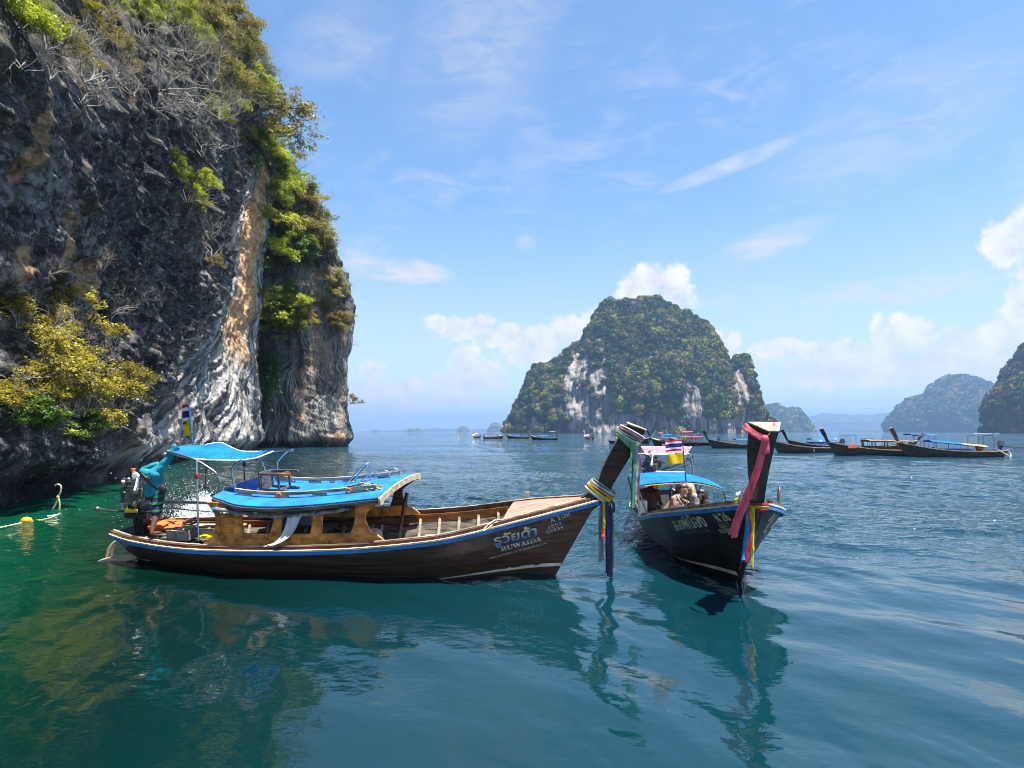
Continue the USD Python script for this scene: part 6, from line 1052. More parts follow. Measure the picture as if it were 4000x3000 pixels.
for k, (m, px, py0, py1, w, dy) in enumerate((('ribbon_green', 2468, 1740, 1990, .05, -.1), ('ribbon_green', 2474, 1735, 1985, .06, -.14), ('ribbon_white', 2486, 1725, 1955, .05, -.1), ('ribbon_green', 2480, 1735, 1960, .05, -.05), ('ribbon_rose', 2495, 1700, 1960, .025, -.1), ('ribbon_green', 2462, 1745, 1840, .04, -.16))):
    a, b = QR(px + 4, py0, dy), QR(px, py1, dy - .05); v, f = ribbon_strip([a, a * .65 + b * .35 + [.012, 0, 0], a * .3 + b * .7, b], w, (.85, .5, 0), 16, .006, k + 5); part('tail', (v, f), MAT[m], t, smooth=40)
# ---------------------------------------------------------------- the second boat (bow towards us)
HN = Hull(8.685, 1.12, (.86, .62, .64, .98, 1.26, 1.50), (.45, .65, .9, 1, .95, .76, .46, .09), .966, .42, prow=1.22, lean=.80, wide=.215, fore=.07, ypro=-.16, deep=.36)
def second_boat():
    t = thing('longtail_boat', 'black longtail boat with its bow towards us and people sitting under a blue canopy', 'boat', N_M)
    M = dict(hull=MAT['hull_black'], inner=MAT['wood_inner'], rail=MAT['paint_blue'], trim=MAT['paint_cream'], cap=MAT['wood_grey'], edge=MAT['wood_weathered'], line=MAT['paint_cream'], rib=MAT['wood_inner'], deck=MAT['wood_deck'], prow=MAT['hull_black'], cap_top=MAT['wood_weathered'])
    build_hull(HN, t, M, planks=6, deck_to=-1.7)
    I = lambda px, py, d: inboat(N_M, px, py, d)
    # blue canopy with wooden underside
    a, b, c = I(2490, 1897, 13.0), I(2672, 1882, 13.4), I(2828, 1911, 13.8); q = np.linspace(0, 1, 15); front = PI([0, .5, 1], np.array([a, b, c]))(q); back = front + np.array([-2.35, .12, .06]); k = np.linspace(0, 1, 9)[None, :, None]
    S = front[:, None] * (1 - k) + back[:, None] * k; S[..., 2] += .05 * np.sin(k[..., 0] * math.pi); v, f = sheet(S, .014); cn = part('canopy', (v, f), MAT['cloth_blue'], t, smooth=40)
    S2 = S[1:-1] - [0, 0, .035]; v, f = sheet(S2 + [.06, 0, 0], .012); part('canopy_boards', (v, f), MAT['wood_gold'], cn, smooth=40)
    part('roof_pole', MB().tube([S[4, 5] + [0, 0, .06], S[9, 5] + [0, 0, .05]], .022, 8).mesh(), MAT['paint_white'], cn, smooth=True)
    for i in (0, 5, 9, 14):
        for j in (0, 8):
            p = S[i, j] - [0, 0, .04]; foot = p.copy(); foot[2] = .45 if i in (5, 9) else HN.sheer(p[0]) - .05
            if i in (0, 14): foot[1] = np.sign(p[1] + .2) * (HN.half(p[0]) - .10)
            tube_part('canopy_post', [foot, p], .020, MAT['steel_dark'], t)
    part('hanging_bag', MB().ball(S[6, 0] + [.03, 0, -.18], 1.0, 2, (.05, .06, .14)).mesh(), MAT['cloth_dark'], t, smooth=True)
    # tall frame and pink canopy over the engine
    P1, P2 = [I(2496, 1773, 17.6), I(2692, 1773, 17.6)], [I(2700, 1790, 17.6), I(2712, 1885, 17.6)]
    tube_part('frame_tube', arc([I(2490, 1885, 17.6), I(2487, 1790, 17.6), P1[0], I(2600, 1772, 17.6), P1[1], P2[0], P2[1]], 6), .026, MAT['chrome'], t)
    A = np.array([I(2505, 1745, 18.9), I(2700, 1745, 18.9)]); Bq = np.array([I(2524, 1775, 17.5), I(2680, 1776, 17.5)]); u = np.linspace(0, 1, 9)[:, None, None]; w = np.linspace(0, 1, 7)[None, :, None]
    S = (A[0] * (1 - u) + A[1] * u) * (1 - w) + (Bq[0] * (1 - u) + Bq[1] * u) * w; S[..., 2] += .03 * np.sin(w[..., 0] * math.pi); v, f = sheet(S, .012); pc = part('pink_canopy', (v, f), MAT['cloth_pink'], t, smooth=40); part('canopy_hem', MB().tube(np.concatenate([S[:, 0], S[::-1, -1]]), .016, 6, closed=True).mesh(), MAT['paint_white'], pc, smooth=True)
    engine(t, I(2545, 1850, 17.7), math.radians(150), tail=3.8, dropping=.2, pitch=-.12)
    part('engine_post', MB().bar(I(2545, 1850, 17.7) - [0, 0, .9], I(2545, 1850, 17.7) - [0, 0, .15], .2).mesh(), MAT['wood_brown'], t)
    for x in (-3.0, -4.2, -5.2, -6.2): part('thwart', MB().box((x, 0, .42), (.30, 1.5, .04)).mesh(), MAT['wood_pale'], t)
    for s in (1, -1):
        tube_part('boarding_rail', arc([(-1.55, s * (HN.half(-1.55) - .03), HN.sheer(-1.55) + .02), (-1.25, s * (HN.half(-1.3) - .08), HN.sheer(-1.3) + .38), (-1.05, s * (HN.half(-1.1) - .08), HN.sheer(-1.1) + .40), (-.95, s * (HN.half(-.95) - .06), HN.sheer(-.95) + .05)], 4), .022, MAT['steel_dark'], t) if s > 0 else None
    part('white_crate', MB().box(I(2510, 1985, 13.4), (.3, .16, .36)).mesh(), MAT['paint_white'], t)
    for a_, b_ in (((2640, 1935), (2672, 1980)), ((2668, 1980), (2690, 1960)), ((2690, 1962), (2668, 1950))): part('folding_frame', MB().bar(I(*a_, 12.6), I(*b_, 12.5), .028).mesh(), MAT['wood_pale'], t)
    part('dark_bag', MB().ball(I(2652, 1990, 12.5), 1.0, 3, (.16, .22, .10)).mesh(), MAT['cloth_dark'], t, smooth=True)
    LET = [(outline_mesh('phi_nong'), 'letter_cream', (2644, 2073), (2772, 2054), .245, .1, 'name_lettering', "boat's name in worn cream Thai letters"), (outline_mesh('phi_line'), 'letter_dim', (2668, 2086), (2776, 2077), None, .05, 'small_lettering', None), (outline_mesh('phi_top'), 'letter_dim', (2799, 2010), (2858, 2003), None, 0, 'small_lettering', None),
           (latin('N 26', True), 'letter_cream', (2812, 2040), (2862, 2032), .13, .05, 'number_lettering', None), (latin('6052'), 'letter_cream', (2820, 2063), (2860, 2056), .065, 0, 'number_lettering', None), (latin('02394'), 'letter_cream', (2820, 2083), (2866, 2076), .065, 0, 'number_lettering', None)]
    for m, mt, a, b, hh, sl, nm, lb in LET:
        a, b = HN.seen(N_M, *a, -1), HN.seen(N_M, *b, -1)
        for side in (-1, 1): hull_text(HN, t, m, MAT[mt], side, *((a, b) if side < 0 else (b, a)), height=hh, slant=sl, name=nm, label=lb)
second_boat()
IN = lambda px, py, d: inboat(N_M, px, py, d)
fp = IN(2680, 1885, 12.9)
flag('flag_set', 'striped flag above a plain yellow flag flying over the second boat', N_M, [fp, IN(2667, 1735, 12.9)], [('striped_flag', IN(2663, 1716, 12.9), (.05, -1, 0), (.36, .25), 'flag_stripes', 1), ('yellow_flag', IN(2672, 1768, 12.9), (.05, -1, 0), (.37, .24), 'cloth_yellow', 4)], MAT['steel_grey'])
p = IN(2585, 1980, 13.0); person('person', 'bare-backed light-skinned man with dark hair leaning forward in the second boat', N_M, seated(p, .60, (.35, .94), .28), 'skin_light', 'hair_brown', face=(.5, .8, -.35), shorts='cloth_dark')
p = IN(2535, 1985, 14.0); person('person', "dark-skinned bare-backed man at the second boat's left side", N_M, seated(p, .62, (-.9, .4), .05), 'skin_dark', 'hair_black', face=(-.9, .4, 0), shorts='cloth_dark')
p = IN(2712, 1985, 13.4); person('person', 'woman with long blond hair and a grey top in the second boat', N_M, seated(p, .56, (.2, -1), .02), 'skin_light', 'hair_blond', face=(.3, -.9, -.1), top='cloth_top_grey', long_hair=.36, shorts='cloth_dark', fem=.88)
p = IN(2775, 1985, 12.9); person('person', "woman with tied black hair sitting lowest at the second boat's right side", N_M, seated(p, .48, (.1, -1), .08), 'skin_tan', 'hair_black', face=(.2, -.95, -.15), top='cloth_dark', long_hair=.2, shorts='cloth_dark', fem=.88)
# ribbons of the second boat
t = thing('pink_sash', "long pink sash knotted near the top of the second boat's prow and blown aside", 'sash', N_M)
K = IN(2985, 1713, 8.05); E_ = IN(2858, 2100, 8.5); E_ = K + (E_ - K)
for k, (w, o, s) in enumerate(((.085, 0, .9), (.075, .03, 1.0), (.06, -.028, .97))):
    a = K + np.array([.03, o * .3, 0]); b = K + (E_ - K) * s + np.array([0, o, 0]); v, f = ribbon_strip([a, a * .7 + b * .3 + [.015, .02, -.02], a * .35 + b * .65 + [.0, .0, -.01], b], w, (0, 1, .15), 18, .010, k + 3, 1.25); part('tail', (v, f), MAT['ribbon_pink'], t, smooth=40)
v, f = ribbon_strip([K + [.02, .02, 0], IN(2996, 1740, 8.04), IN(2994, 1772, 8.05)], .07, (0, 1, .1), 12, .008, 8); part('short_tail', (v, f), MAT['ribbon_pink'], t, smooth=40)
part('knot', MB().ball(K + [.02, 0, 0], 1.0, 2, (.04, .05, .05)).mesh(), MAT['ribbon_pink'], t, smooth=True)
for a, b, c in (((2906, 1660), (2938, 1688), 0), ((3022, 1655), (3008, 1690), 1)):
    v, f = ribbon_strip([IN(*a, 8.36), IN(*b, 8.16), K + [.012, 0, .0]], .085 if c == 0 else .06, (0, .5, .8), 12, .006, c); part('wrap', (v, f), MAT['ribbon_pink'], t, smooth=40)
t = thing('prow_ribbons', "crimson, yellow and blue ribbons hanging from the base of the second boat's prow", 'ribbons', N_M)
for k, (m, dz) in enumerate((('ribbon_crimson', -.10), ('ribbon_yellow', -.06), ('ribbon_crimson', -.03))):
    mb = wrap_band((-.06, -.02, HN.zs1 + dz), .25, .135, 0, .045, .0, 24, .01, k); part('wrap', mb, MAT[m], t, smooth=40)
for k, (m, px0, px1, y0, y1, w) in enumerate((('ribbon_blue', 2925, 2905, 1990, 2188, .075), ('ribbon_crimson', 2930, 2918, 1985, 2198, .085), ('ribbon_yellow', 2938, 2940, 1985, 2222, .07), ('ribbon_yellow', 2932, 2944, 1992, 2150, .05))):
    a, b = IN(px0, y0, 8.86), IN(px1, y1, 8.8); v, f = ribbon_strip([a, a * .7 + b * .3 + [.02, 0, 0], a * .3 + b * .7, b], w, (0, 1, 0), 16, .010, k, .8 if k < 2 else .5); part('tail', (v, f), MAT[m], t, smooth=40)
t = thing('cloth_bundle', "small white and yellow cloth tied to the rail beside the second boat's prow", 'cloth', N_M)
for m, px, py in (('ribbon_white', 2884, 1935), ('ribbon_yellow', 2880, 1950), ('ribbon_white', 2886, 1952)): v, f = ribbon_strip([IN(px, py - 15, 9.1), IN(px - 2, py, 9.08), IN(px - 6, py + 15, 9.08)], .07, (0, 1, .3), 8, .01, px); part('fold', (v, f), MAT[m], t, smooth=40)

# ---------------------------------------------------------------- boats moored in the bay
def far_boat(label, M, L=9.6, hull='hull_grey', prow_h=1.45, deck='wood_weathered', bands=(), cloths=(), eng=True, cabin=None, frames=(), trim='wood_weathered', B=1.05, prow_m=None, sheer=(.72, .58, .62, .85, 1.2, 1.5), tail=4.2, rz=math.pi + .12, items=()):
    h = Hull(L, B, sheer, rake=.85, prow=prow_h, lean=.72, wide=.17, fore=.07, deep=.36); t = thing('longtail_boat', label, 'boat', M)
    mm = dict(hull=MAT[hull], inner=MAT['wood_inner'], rail=MAT[hull], trim=MAT[trim], cap=MAT[trim], edge=None, rib=MAT['wood_inner'], deck=MAT[deck], prow=MAT[prow_m or hull], cap_top=MAT['wood_weathered'])
    build_hull(h, t, mm, fine=False, planks=3, ribs=False, deck_to=-2.3)
    for x0, x1, w, z0, z1, m, arch, ps in cloths: canopy(t, x0, x1, w, z0, z1, MAT[m], arch, .01, foot=.6, frame_m=MAT['steel_dark'], posts=ps)
    if cabin:
        x0, x1 = cabin
        for s in (1, -1):
            part('side_panel', MB().bar((x0, s * .86, .85), (x1, s * .86, .92), .04, .26).mesh(), MAT['wood_brown'], t); part('eave_board', MB().bar((x0, s * .98, 1.48), (x1, s * .98, 1.58), .05, .14).mesh(), MAT['wood_brown'], t); part('roof_rail', MB().bar((x0 + .3, s * .7, 1.66), (x1 - .2, s * .7, 1.76), .05, .07).mesh(), MAT['wood_weathered'], t)
            for x in np.linspace(x0 + .15, x1 - .2, 4): part('cabin_post', MB().bar((x, s * .86, .95), (x + .05, s * .92, 1.5), .10, .20 if x < x0 + .2 or x > x1 - .4 else .08).mesh(), MAT['wood_brown'], t)
        x = np.linspace(x0 - .1, x1 + .1, 8); y = np.linspace(-1, 1, 7); X, Y = np.meshgrid(x, y, indexing='ij'); v, f = sheet(np.stack([X, Y * 1.02, 1.56 + .1 * (X - x0) / (x1 - x0) + .08 * (1 - Y ** 2)], -1), .04); part('roof', (v, f), MAT['wood_weathered'], t, smooth=30)
    for x, w, zt in frames: tube_part('tall_frame', arc([(x, -w, .6), (x, -w, zt - .15), (x, -w + .15, zt), (x, w - .15, zt), (x, w, zt - .15), (x, w, .6)], 4), .03, MAT['steel_dark'], t, 6)
    if eng:
        e0 = (-L + .55, 0, 1.22); engine(t, e0, rz, .12, tail, detail=False, dropping=.0, tiller=.7); part('engine_post', MB().bar((e0[0], 0, .3), (e0[0], 0, 1.0), .2).mesh(), MAT['wood_brown'], t)
    for k, (m, z, rl) in enumerate(bands): part('prow_ribbon', wrap_band((.1 + z * .45, 0, h.zs1 + z), .24, .16, 0, .12, .3, 12, .02, k), MAT[m], t); part('prow_ribbon', MB().bar((.34 + z * .45, -.1, h.zs1 + z - rl), (.34 + z * .45, -.1, h.zs1 + z), .10, .05, (1, 0, 0)).mesh(), MAT[m], t) if rl else None
    for nm, m, mesh_ in items: part(nm, mesh_, MAT[m], t)
    return t, h
def moor(px, py, heading, sc=1.0):
    """Where a hull floats: the place of the photo where its bow meets the water, with its heading."""
    d = EYE * FPX / (py - CY); return frame(((px - CX) / FPX * d, d, 0), heading, 0, 0, sc) @ frame((.85, 0, 0))
pi = math.pi
M14 = moor(3540, 1784, pi - .10); far_boat('grey wooden longtail with blue and cream canopy and tall stern frame, nearest at the right', M14, 10.6, deck='wood_pale', cloths=[(-5.9, -2.9, 1.0, 1.32, 1.60, 'cloth_blue', .18, (-5.6, -4.4, -3.2)), (-8.3, -5.95, .95, 1.05, 1.30, 'cloth_sack', .18, (-8.0,))], items=[('blue_bench', 'plastic_blue', MB().box((-5.2, 0, .72), (3.2, 1.4, .3)).mesh()), ('gear_bundle', 'cloth_orange', MB().ball((-7.9, .2, .95), 1, 2, (.35, .4, .4)).mesh()), ('stern_hose', 'rope_cream', MB().tube(arc([(-9.2, 1.0, .75), (-10.0, 1.05, .25), (-10.4, .8, .05), (-10.75, .4, .3), (-10.6, .2, .8)], 4), .06, 6).mesh())], frames=[(-7.4, .8, 2.25), (-8.9, .8, 2.25)], bands=[('ribbon_white', -.02, 0)], prow_m='wood_brown', prow_h=1.55, rz=pi + .02, tail=4.8)
M13 = moor(3262, 1779, pi - .03); far_boat('dark longtail with a brown open-sided cabin, behind the nearest right-hand boat', M13, 11.6, cabin=(-8.6, -4.2), prow_m='hull_black', prow_h=1.5, deck='wood_pale', cloths=[(-11.2, -8.7, .8, 2.15, 2.30, 'cloth_navy', .12, (-11.0, -9.0))], eng=False, items=[('bow_cloth', 'cloth_orange', MB().box((-2.2, 1.0, 1.02), (.9, .05, .36)).mesh())])
M15 = moor(3560, 1763, -.05); far_boat('dark longtail half hidden behind the brown-cabin boat, with low frames and a dark canopy', M15, 10.4, prow_h=.9, cloths=[(-9.9, -8.3, .8, 2.05, 2.15, 'hull_black', .05, (-9.7, -8.5))], frames=[(-7.0, .8, 1.75), (-5.9, .8, 1.75)], rz=pi - .1, tail=2.5)
M12 = moor(3096, 1758, pi - .02); far_boat('longtail with a blue box cabin, its dark prow rising behind another bow', M12, 10.2, prow_h=1.5, prow_m='hull_black', deck='wood_pale', cloths=[(-6.8, -3.2, 1.02, 1.45, 1.50, 'cloth_blue', .22, (-6.5, -3.5))], items=[('blue_side', 'plastic_blue', MB().box((-5.0, .92, .95), (3.4, .05, .42)).mesh()), ('blue_side', 'plastic_blue', MB().box((-5.0, -.92, .95), (3.4, .05, .42)).mesh()), ('roof_frame', 'steel_grey', MB().tube([(-3.6, 0, 1.7), (-3.6, 0, 2.0), (-4.4, 0, 2.0), (-4.4, 0, 1.7)], .03, 6).mesh())], eng=False)
M11 = moor(3038, 1768, pi + .03); far_boat('dark longtail with a bare open bow, just right of the tall foreground prow', M11, 10.0, prow_h=1.1, hull='hull_grey', deck='wood_weathered', bands=[('ribbon_yellow', .1, 0), ('ribbon_rose', .25, .5)], eng=False, items=[('fender_rope', 'rope_cream', MB().tube([(-4.9, 1.03, .62), (-4.9, 1.05, .1)], .04, 6).mesh())])
M10 = moor(2782, 1751, pi - .02); far_boat('grey longtail with pale foredeck and blue canopy, left of the tall foreground prow', M10, 10.6, deck='wood_pale', prow_m='hull_grey', cloths=[(-7.6, -4.4, 1.0, 1.30, 1.34, 'cloth_blue', .18, (-7.2, -6, -4.8))], bands=[('ribbon_green', 1.30, 1.4)], prow_h=1.6)
M9 = moor(2628, 1739, pi - .45); far_boat('longtail with brown canopy and orange life vests hanging inside, behind the striped flag', M9, 10.0, hull='hull_black', prow_m='wood_gold', cloths=[(-6.6, -2.6, 1.0, 1.62, 1.72, 'wood_orange', .12, (-6.4, -4.6, -2.8))], rz=pi + .3, tail=3.2, items=[('hanging_vest', 'vest_orange', MB().ball((-3.1 - .55 * k, .9, 1.25), 1, 1, (.18, .08, .26)).mesh()) for k in range(5)])
M8 = moor(2556, 1740, pi - .75); far_boat('longtail with light blue canopy, right of the black-prowed boat', M8, 9.6, hull='hull_grey', prow_h=1.55, prow_m='hull_black', cloths=[(-6.0, -2.4, .95, 1.45, 1.50, 'cloth_blue', .15, (-5.7, -2.7))], bands=[('ribbon_white', 1.3, 0), ('ribbon_green', .2, .9)], eng=False)
M7 = moor(2534, 1733, -.15); far_boat('black longtail with a pale wooden prow, right beside the ribboned prow top', M7, 9.8, hull='hull_black', prow_m='wood_pale', prow_h=1.45, deck='wood_pale', cloths=[(-8.0, -5.0, .9, 1.4, 1.45, 'cloth_sack', .15, (-7.7, -5.3))], eng=False)
FAR = [('small cream-sided longtail with a white canopy, farthest left in the bay', moor(1850, 1709, 2.0), dict(hull='wood_inner', trim='paint_cream', deck='wood_pale', cloths=[(-7.0, -4.2, .85, 1.75, 1.8, 'paint_white', .1, (-6.8, -4.4))], prow_m='wood_orange', rz=pi + .5, tail=2.5)),
       ('small dark longtail with a reddish bow pointing right, second from the left', moor(1962, 1713, .55), dict(hull='hull_dark', prow_m='wood_orange', trim='wood_orange', cloths=[(-8.0, -5.4, .9, 2.1, 2.15, 'hull_black', .1, (-7.8, -5.6))], rz=pi - .2)),
       ('low dark longtail with a pale blue canopy and long tail shaft', moor(1984, 1713, pi - .18), dict(hull='hull_dark', prow_m='wood_orange', cloths=[(-5.8, -3.0, .95, 1.15, 1.2, 'cloth_blue', .12, (-5.5, -3.3)), (-8, -6, .8, 1.5, 1.5, 'hull_black', .1, (-7.8, -6.2))], rz=pi + .05, tail=6.0)),
       ('longtail with a red prow, blue canopy and small high white canopy', moor(2080, 1718, pi - .28), dict(hull='hull_dark', prow_m='wood_orange', trim='wood_pale', cloths=[(-6.6, -2.8, .95, 1.25, 1.45, 'cloth_blue', .18, (-6.3, -3.1)), (-8.6, -6.6, .75, 2.75, 2.75, 'paint_white', .05, (-8.4, -6.8))], rz=pi - .05, tail=5.5, bands=[('ribbon_crimson', .7, .6)])),
       ('longtail seen from astern with a brown hull and lilac roof', moor(2286, 1715, pi / 2 + .22), dict(hull='wood_brown', trim='wood_pale', prow_m='wood_orange', cloths=[(-6.6, -3.2, 1.0, 1.35, 1.5, 'plastic_lilac', .18, (-6.3, -3.5))], frames=[(-7.8, .8, 2.1)], rz=pi + .15, tail=2.6))]
for lab, m, kw in FAR: far_boat(lab, m, 9.6, prow_h=1.7, **kw)

def far_person(label, px, py, d, skin='skin_tan', vest=None, top=None, face=(.3, -1, 0), group=None):
    w = np.array([(px - CX) / FPX * d, d, EYE + (CY - py) / FPX * d]); z = w[2] - .72
    person('person', label, np.eye(4), seated((w[0], w[1]), z - .1, face, .06), skin, 'hair_black', top=top, vest=vest, refine=0, hands=False, shorts='cloth_dark', face=face, group=group)
far_person('person sitting in dark clothes under the blue canopy of the nearest right-hand boat', 3640, 1748, 61.9, top='cloth_dark'); far_person('person in orange at the stern frame of the nearest right-hand boat', 3831, 1752, 61.2, vest='vest_orange'); far_person('person leaning in the open-sided brown cabin', 3493, 1752, 65.3, top='cloth_dark')
far_person('person in dark clothes sitting up beyond the bow of the brown-cabin boat', 3282, 1718, 79.2, top='cloth_dark')
far_person('person in an orange vest standing high above the light blue canopy', 2575, 1684, 112, vest='vest_orange'); far_person('second person in an orange vest just right of the first, above the light blue canopy', 2584, 1683, 113, vest='vest_orange')
far_person('bare-shouldered person sitting under the light blue canopy', 2602, 1722, 108, skin='skin_light'); far_person('person in purple under the light blue canopy beside the life vests', 2590, 1732, 109, top='plastic_lilac')
far_person('person in dark clothes on the second boat from the left', 1944, 1697, 232, top='cloth_dark'); far_person('person standing by the engine of the boat seen from astern', 2306, 1703, 150, top='cloth_dark')
far_person('person in a blue shirt amidships on the nearest right-hand boat', 3712, 1757, 61.7, top='plastic_blue'); far_person('person in a pale shirt near the engine of the nearest right-hand boat', 3790, 1760, 61.4, top='cloth_white')
far_person('person in an orange vest on the boat left of the tall foreground prow', 2850, 1726, 94.3, vest='vest_orange'); far_person('person in a white shirt under the open brown cabin', 3560, 1757, 65.1, top='cloth_white')
def far_canopy(label, px, py, d, L, w, m, tilt=.1, post=.9):
    c = np.array([(px - CX) / FPX * d, d, EYE + (CY - py) / FPX * d]); t = thing('sun_canopy', label, 'canopy', frame(c)); x = np.linspace(-L / 2, L / 2, 9); y = np.linspace(-1, 1, 7); X, Y = np.meshgrid(x, y, indexing='ij')
    v, f = sheet(np.stack([X, Y * w / 2, tilt * X + .12 * (1 - Y ** 2)], -1), .03); part('cloth', (v, f), MAT[m], t, smooth=30)
    for sx in (-.42, .42):
        for sy in (-.45, .45): tube_part('post', [(sx * L, sy * w, tilt * sx * L - .01), (sx * L, sy * w, -c[2] + .75)], .03, MAT['steel_grey'], t, 5)
far_canopy('deep blue cloth canopy on posts right of the orange-vested people', 2600, 1700, 110, 1.9, 1.4, 'plastic_blue'); far_canopy('red cloth canopy on posts above the brown-canopied boat', 2682, 1688, 107, 1.9, 1.5, 'ribbon_pink', .02); far_canopy('navy cloth canopy beside the green-ribboned prow', 2716, 1697, 107, 1.3, 1.2, 'cloth_navy', .35); far_canopy('blue tilted cloth canopy over the stern of the brown-cabin boat', 3612, 1702, 70, 2.2, 1.3, 'plastic_blue', .06)
def speedboat():
    d = EYE * FPX / (1695 - CY) * 1.0; t = thing('speedboat', 'tiny white speedboat with a white wake near the right edge', 'boat', frame(((3893 - CX) / FPX * d, d, 0), pi))
    mb = MB(); x = np.linspace(-4, 4, 14); b = 1.3 * np.clip(1 - ((x - .0) / 4.6) ** 4, .15, 1) * np.where(x > 0, 1 - (x / 4.3) ** 3, 1); P = np.stack([np.stack([x, -b, .9 + .03 * x], -1), np.stack([x, -b * .7, 0 * x - .1], -1), np.stack([x, b * .7, 0 * x - .1], -1), np.stack([x, b, .9 + .03 * x], -1)], 1); mb.add(P.reshape(-1, 3), grid_faces(14, 4)); mb.add(P[[0, -1]].reshape(-1, 3), [[0, 1, 2, 3], [7, 6, 5, 4]]); mb.add(P[:, [0, 3]].reshape(-1, 3), grid_faces(14, 2))
    part('hull', mb.mesh(), MAT['paint_white'], t); part('windscreen', MB().box((.6, 0, 1.3), (.7, 1.6, .5), frame((0, 0, 0))).mesh(), MAT['steel_dark'], t); part('sun_roof', MB().box((-.8, 0, 2.1), (2.6, 1.9, .12)).mesh(), MAT['paint_white'], t)
    for sx in (-1.9, .3): 
        for sy in (-.8, .8): tube_part('post', [(sx, sy, .9), (sx, sy, 2.05)], .05, MAT['steel_grey'], t, 5)
    part('outboard_motor', MB().box((-4.2, 0, .8), (.5, .5, .9)).mesh(), MAT['black_iron'], t)
    rng = np.random.default_rng(3); mb = MB()
    for k in range(40): s = rng.uniform(.3, .9); mb.ball((-4.5 - rng.random() * 26, rng.normal(0, .8), .0), 1, 1, (s * 2, s, .22 * rng.uniform(.4, 1)))
    f = part('wake_foam', trimesh.Trimesh(mb.mesh().vertices + np.array([(3893 - CX) / FPX * d, d, 0]) * 1, mb.mesh().faces, process=False), MAT['foam'], None, kind='stuff'); data(f, label='white foam wake behind the tiny speedboat', category='foam')
g = Nodes(); MAT['foam'] = g.make('foam', surface=g.add('mix_closure', 'closure', fac=.3, closure1=g.add('principled_bsdf', 'BSDF', base_color=(.88, .90, .92), roughness=.6), closure2=g.add('translucent_bsdf', 'BSDF', color=(.85, .88, .9))))
speedboat()

# ---------------------------------------------------------------- spray, buoys, ropes
def spray():
    rng = np.random.default_rng(12); c = np.array([(803 - CX) / FPX * 16.2, 16.2, 0.0]); mb = MB(); dz = MB()
    n = 7000; a = rng.normal(0, 1, (n, 3)); h = rng.random(n) ** 1.8
    P = c + np.stack([a[:, 0] * (.16 + .20 * h) - .1 * h, a[:, 1] * .25, .95 * h * np.exp(-np.abs(a[:, 0]) * .45) + .02], -1); r = rng.uniform(.006, .034, n) * (1.35 - .95 * h)
    t0 = trimesh.creation.icosphere(0, 1.0); v = np.asarray(t0.vertices)
    V = (v[None] * r[:, None, None] * np.array([1, 1, 1.5])) + P[:, None]; F = t0.faces[None] + (np.arange(n) * len(v))[:, None, None]; q = thing('spray', 'white spray thrown up by the propeller beyond the first boat\'s stern', 'spray', kind='stuff')
    part('core', (V.reshape(-1, 3), F.reshape(-1, 3)), MAT['foam'], q, smooth=True, kind='stuff')
    n = 1500; u = rng.normal(0, 1, (n, 3)); P = c + np.stack([u[:, 0] * .75 - .35, u[:, 1] * .6, np.abs(u[:, 2]) * .55 + .15], -1); r = rng.uniform(.004, .011, n); t1 = trimesh.creation.icosphere(0, 1.0); v = np.asarray(t1.vertices)
    part('droplets', ((v[None] * r[:, None, None] + P[:, None]).reshape(-1, 3), (t1.faces[None] + (np.arange(n) * len(v))[:, None, None]).reshape(-1, 3)), MAT['foam'], q, smooth=True, kind='stuff')
    mb = MB()
    for k in range(70): s = rng.uniform(.04, .22); mb.ball(c + [rng.normal(.1, .35), rng.normal(-.1, .5), .005], 1, 2, (s * 1.5, s, .03))
    part('foam_patches', mb.mesh(), MAT['foam'], q, smooth=True, kind='stuff')
spray()
def W(px, py, z=0.0):
    d = (EYE - z) * FPX / (py - CY); return np.array([(px - CX) / FPX * d, d, z])
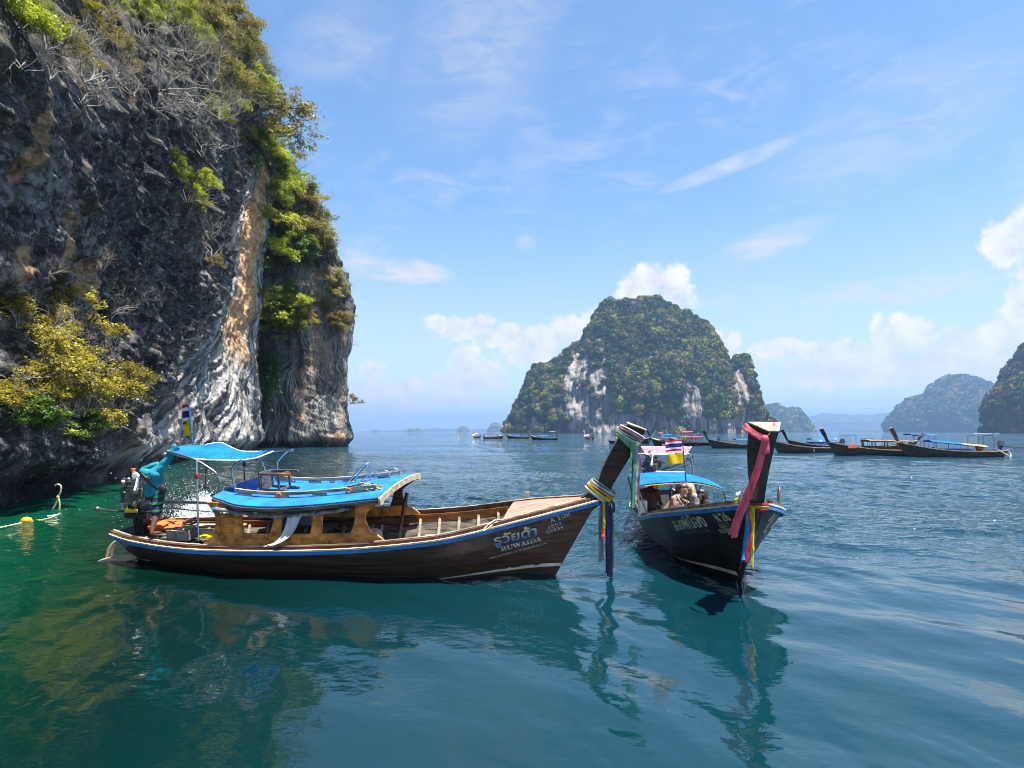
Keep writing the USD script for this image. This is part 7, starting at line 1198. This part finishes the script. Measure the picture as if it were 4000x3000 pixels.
b = W(104, 2040); t = thing('buoy', 'orange oval buoy floating on the rope line at the left', 'buoy', frame(b)); mb = MB(); mb.ball((0, 0, .055), 1.0, 3, (.15, .105, .10)); part('float', mb.mesh(), MAT['buoy_orange'], t, smooth=True); part('rope_eye', MB().torus((.155, 0, .03), .025, .010).mesh(), MAT['rope_cream'], t); part('rope_eye', MB().torus((-.155, 0, .03), .025, .010).mesh(), MAT['rope_cream'], t)
t = thing('buoy_rope', 'pale floating rope running past the orange buoy towards the hook', 'rope'); tube_part('rope', arc([W(-60, 2072), W(0, 2061), W(60, 2048), W(90, 2040)], 5), .020, MAT['rope_cream'], t); tube_part('rope', arc([W(128, 2034), W(180, 2027), W(215, 2015), W(245, 1999), W(270, 1985), W(300, 1980)], 5), .014, MAT['rope_cream'], t)
t = thing('rope_hook', 'white rope loop rising from the water to a mooring line above, left of the boatman', 'rope'); d0 = W(225, 1992)[1]; V_ = lambda px, py: np.array([(px - CX) / FPX * d0, d0, EYE + (CY - py) / FPX * d0])
tube_part('loop', arc([V_(214, 1898), V_(224, 1892), V_(234, 1894), V_(239, 1906), V_(236, 1924), V_(229, 1938), V_(226, 1950)], 5), .026, MAT['rope_cream'], t); tube_part('strand', arc([V_(226, 1948), V_(218, 1970), V_(206, 1988)], 5), .026, MAT['rope_cream'], t); tube_part('strand', arc([V_(229, 1948), V_(233, 1970), V_(231, 1994)], 5), .026, MAT['rope_cream'], t)
part('knot', MB().ball(V_(227, 1942), 1.0, 2, (.05, .04, .06)).mesh(), MAT['rope_cream'], t, smooth=True); tube_part('floating_piece', arc([W(205, 1988), W(232, 2000), W(245, 2003), W(215, 2013), W(185, 2017)], 5), .030, MAT['rope_cream'], t)
d = 290.0; t = thing('buoy', 'tiny yellow mooring buoy far off in the middle of the bay', 'buoy', frame(((1788 - CX) / FPX * 278, 278, 0))); part('float', MB().ball((0, 0, .25), .45, 2).mesh(), MAT['buoy_orange'], t, smooth=True); part('mooring_ring', MB().torus((0, 0, .72), .12, .04, frame((0, 0, 0), 0, pi / 2)).mesh(), MAT['steel_grey'], t)
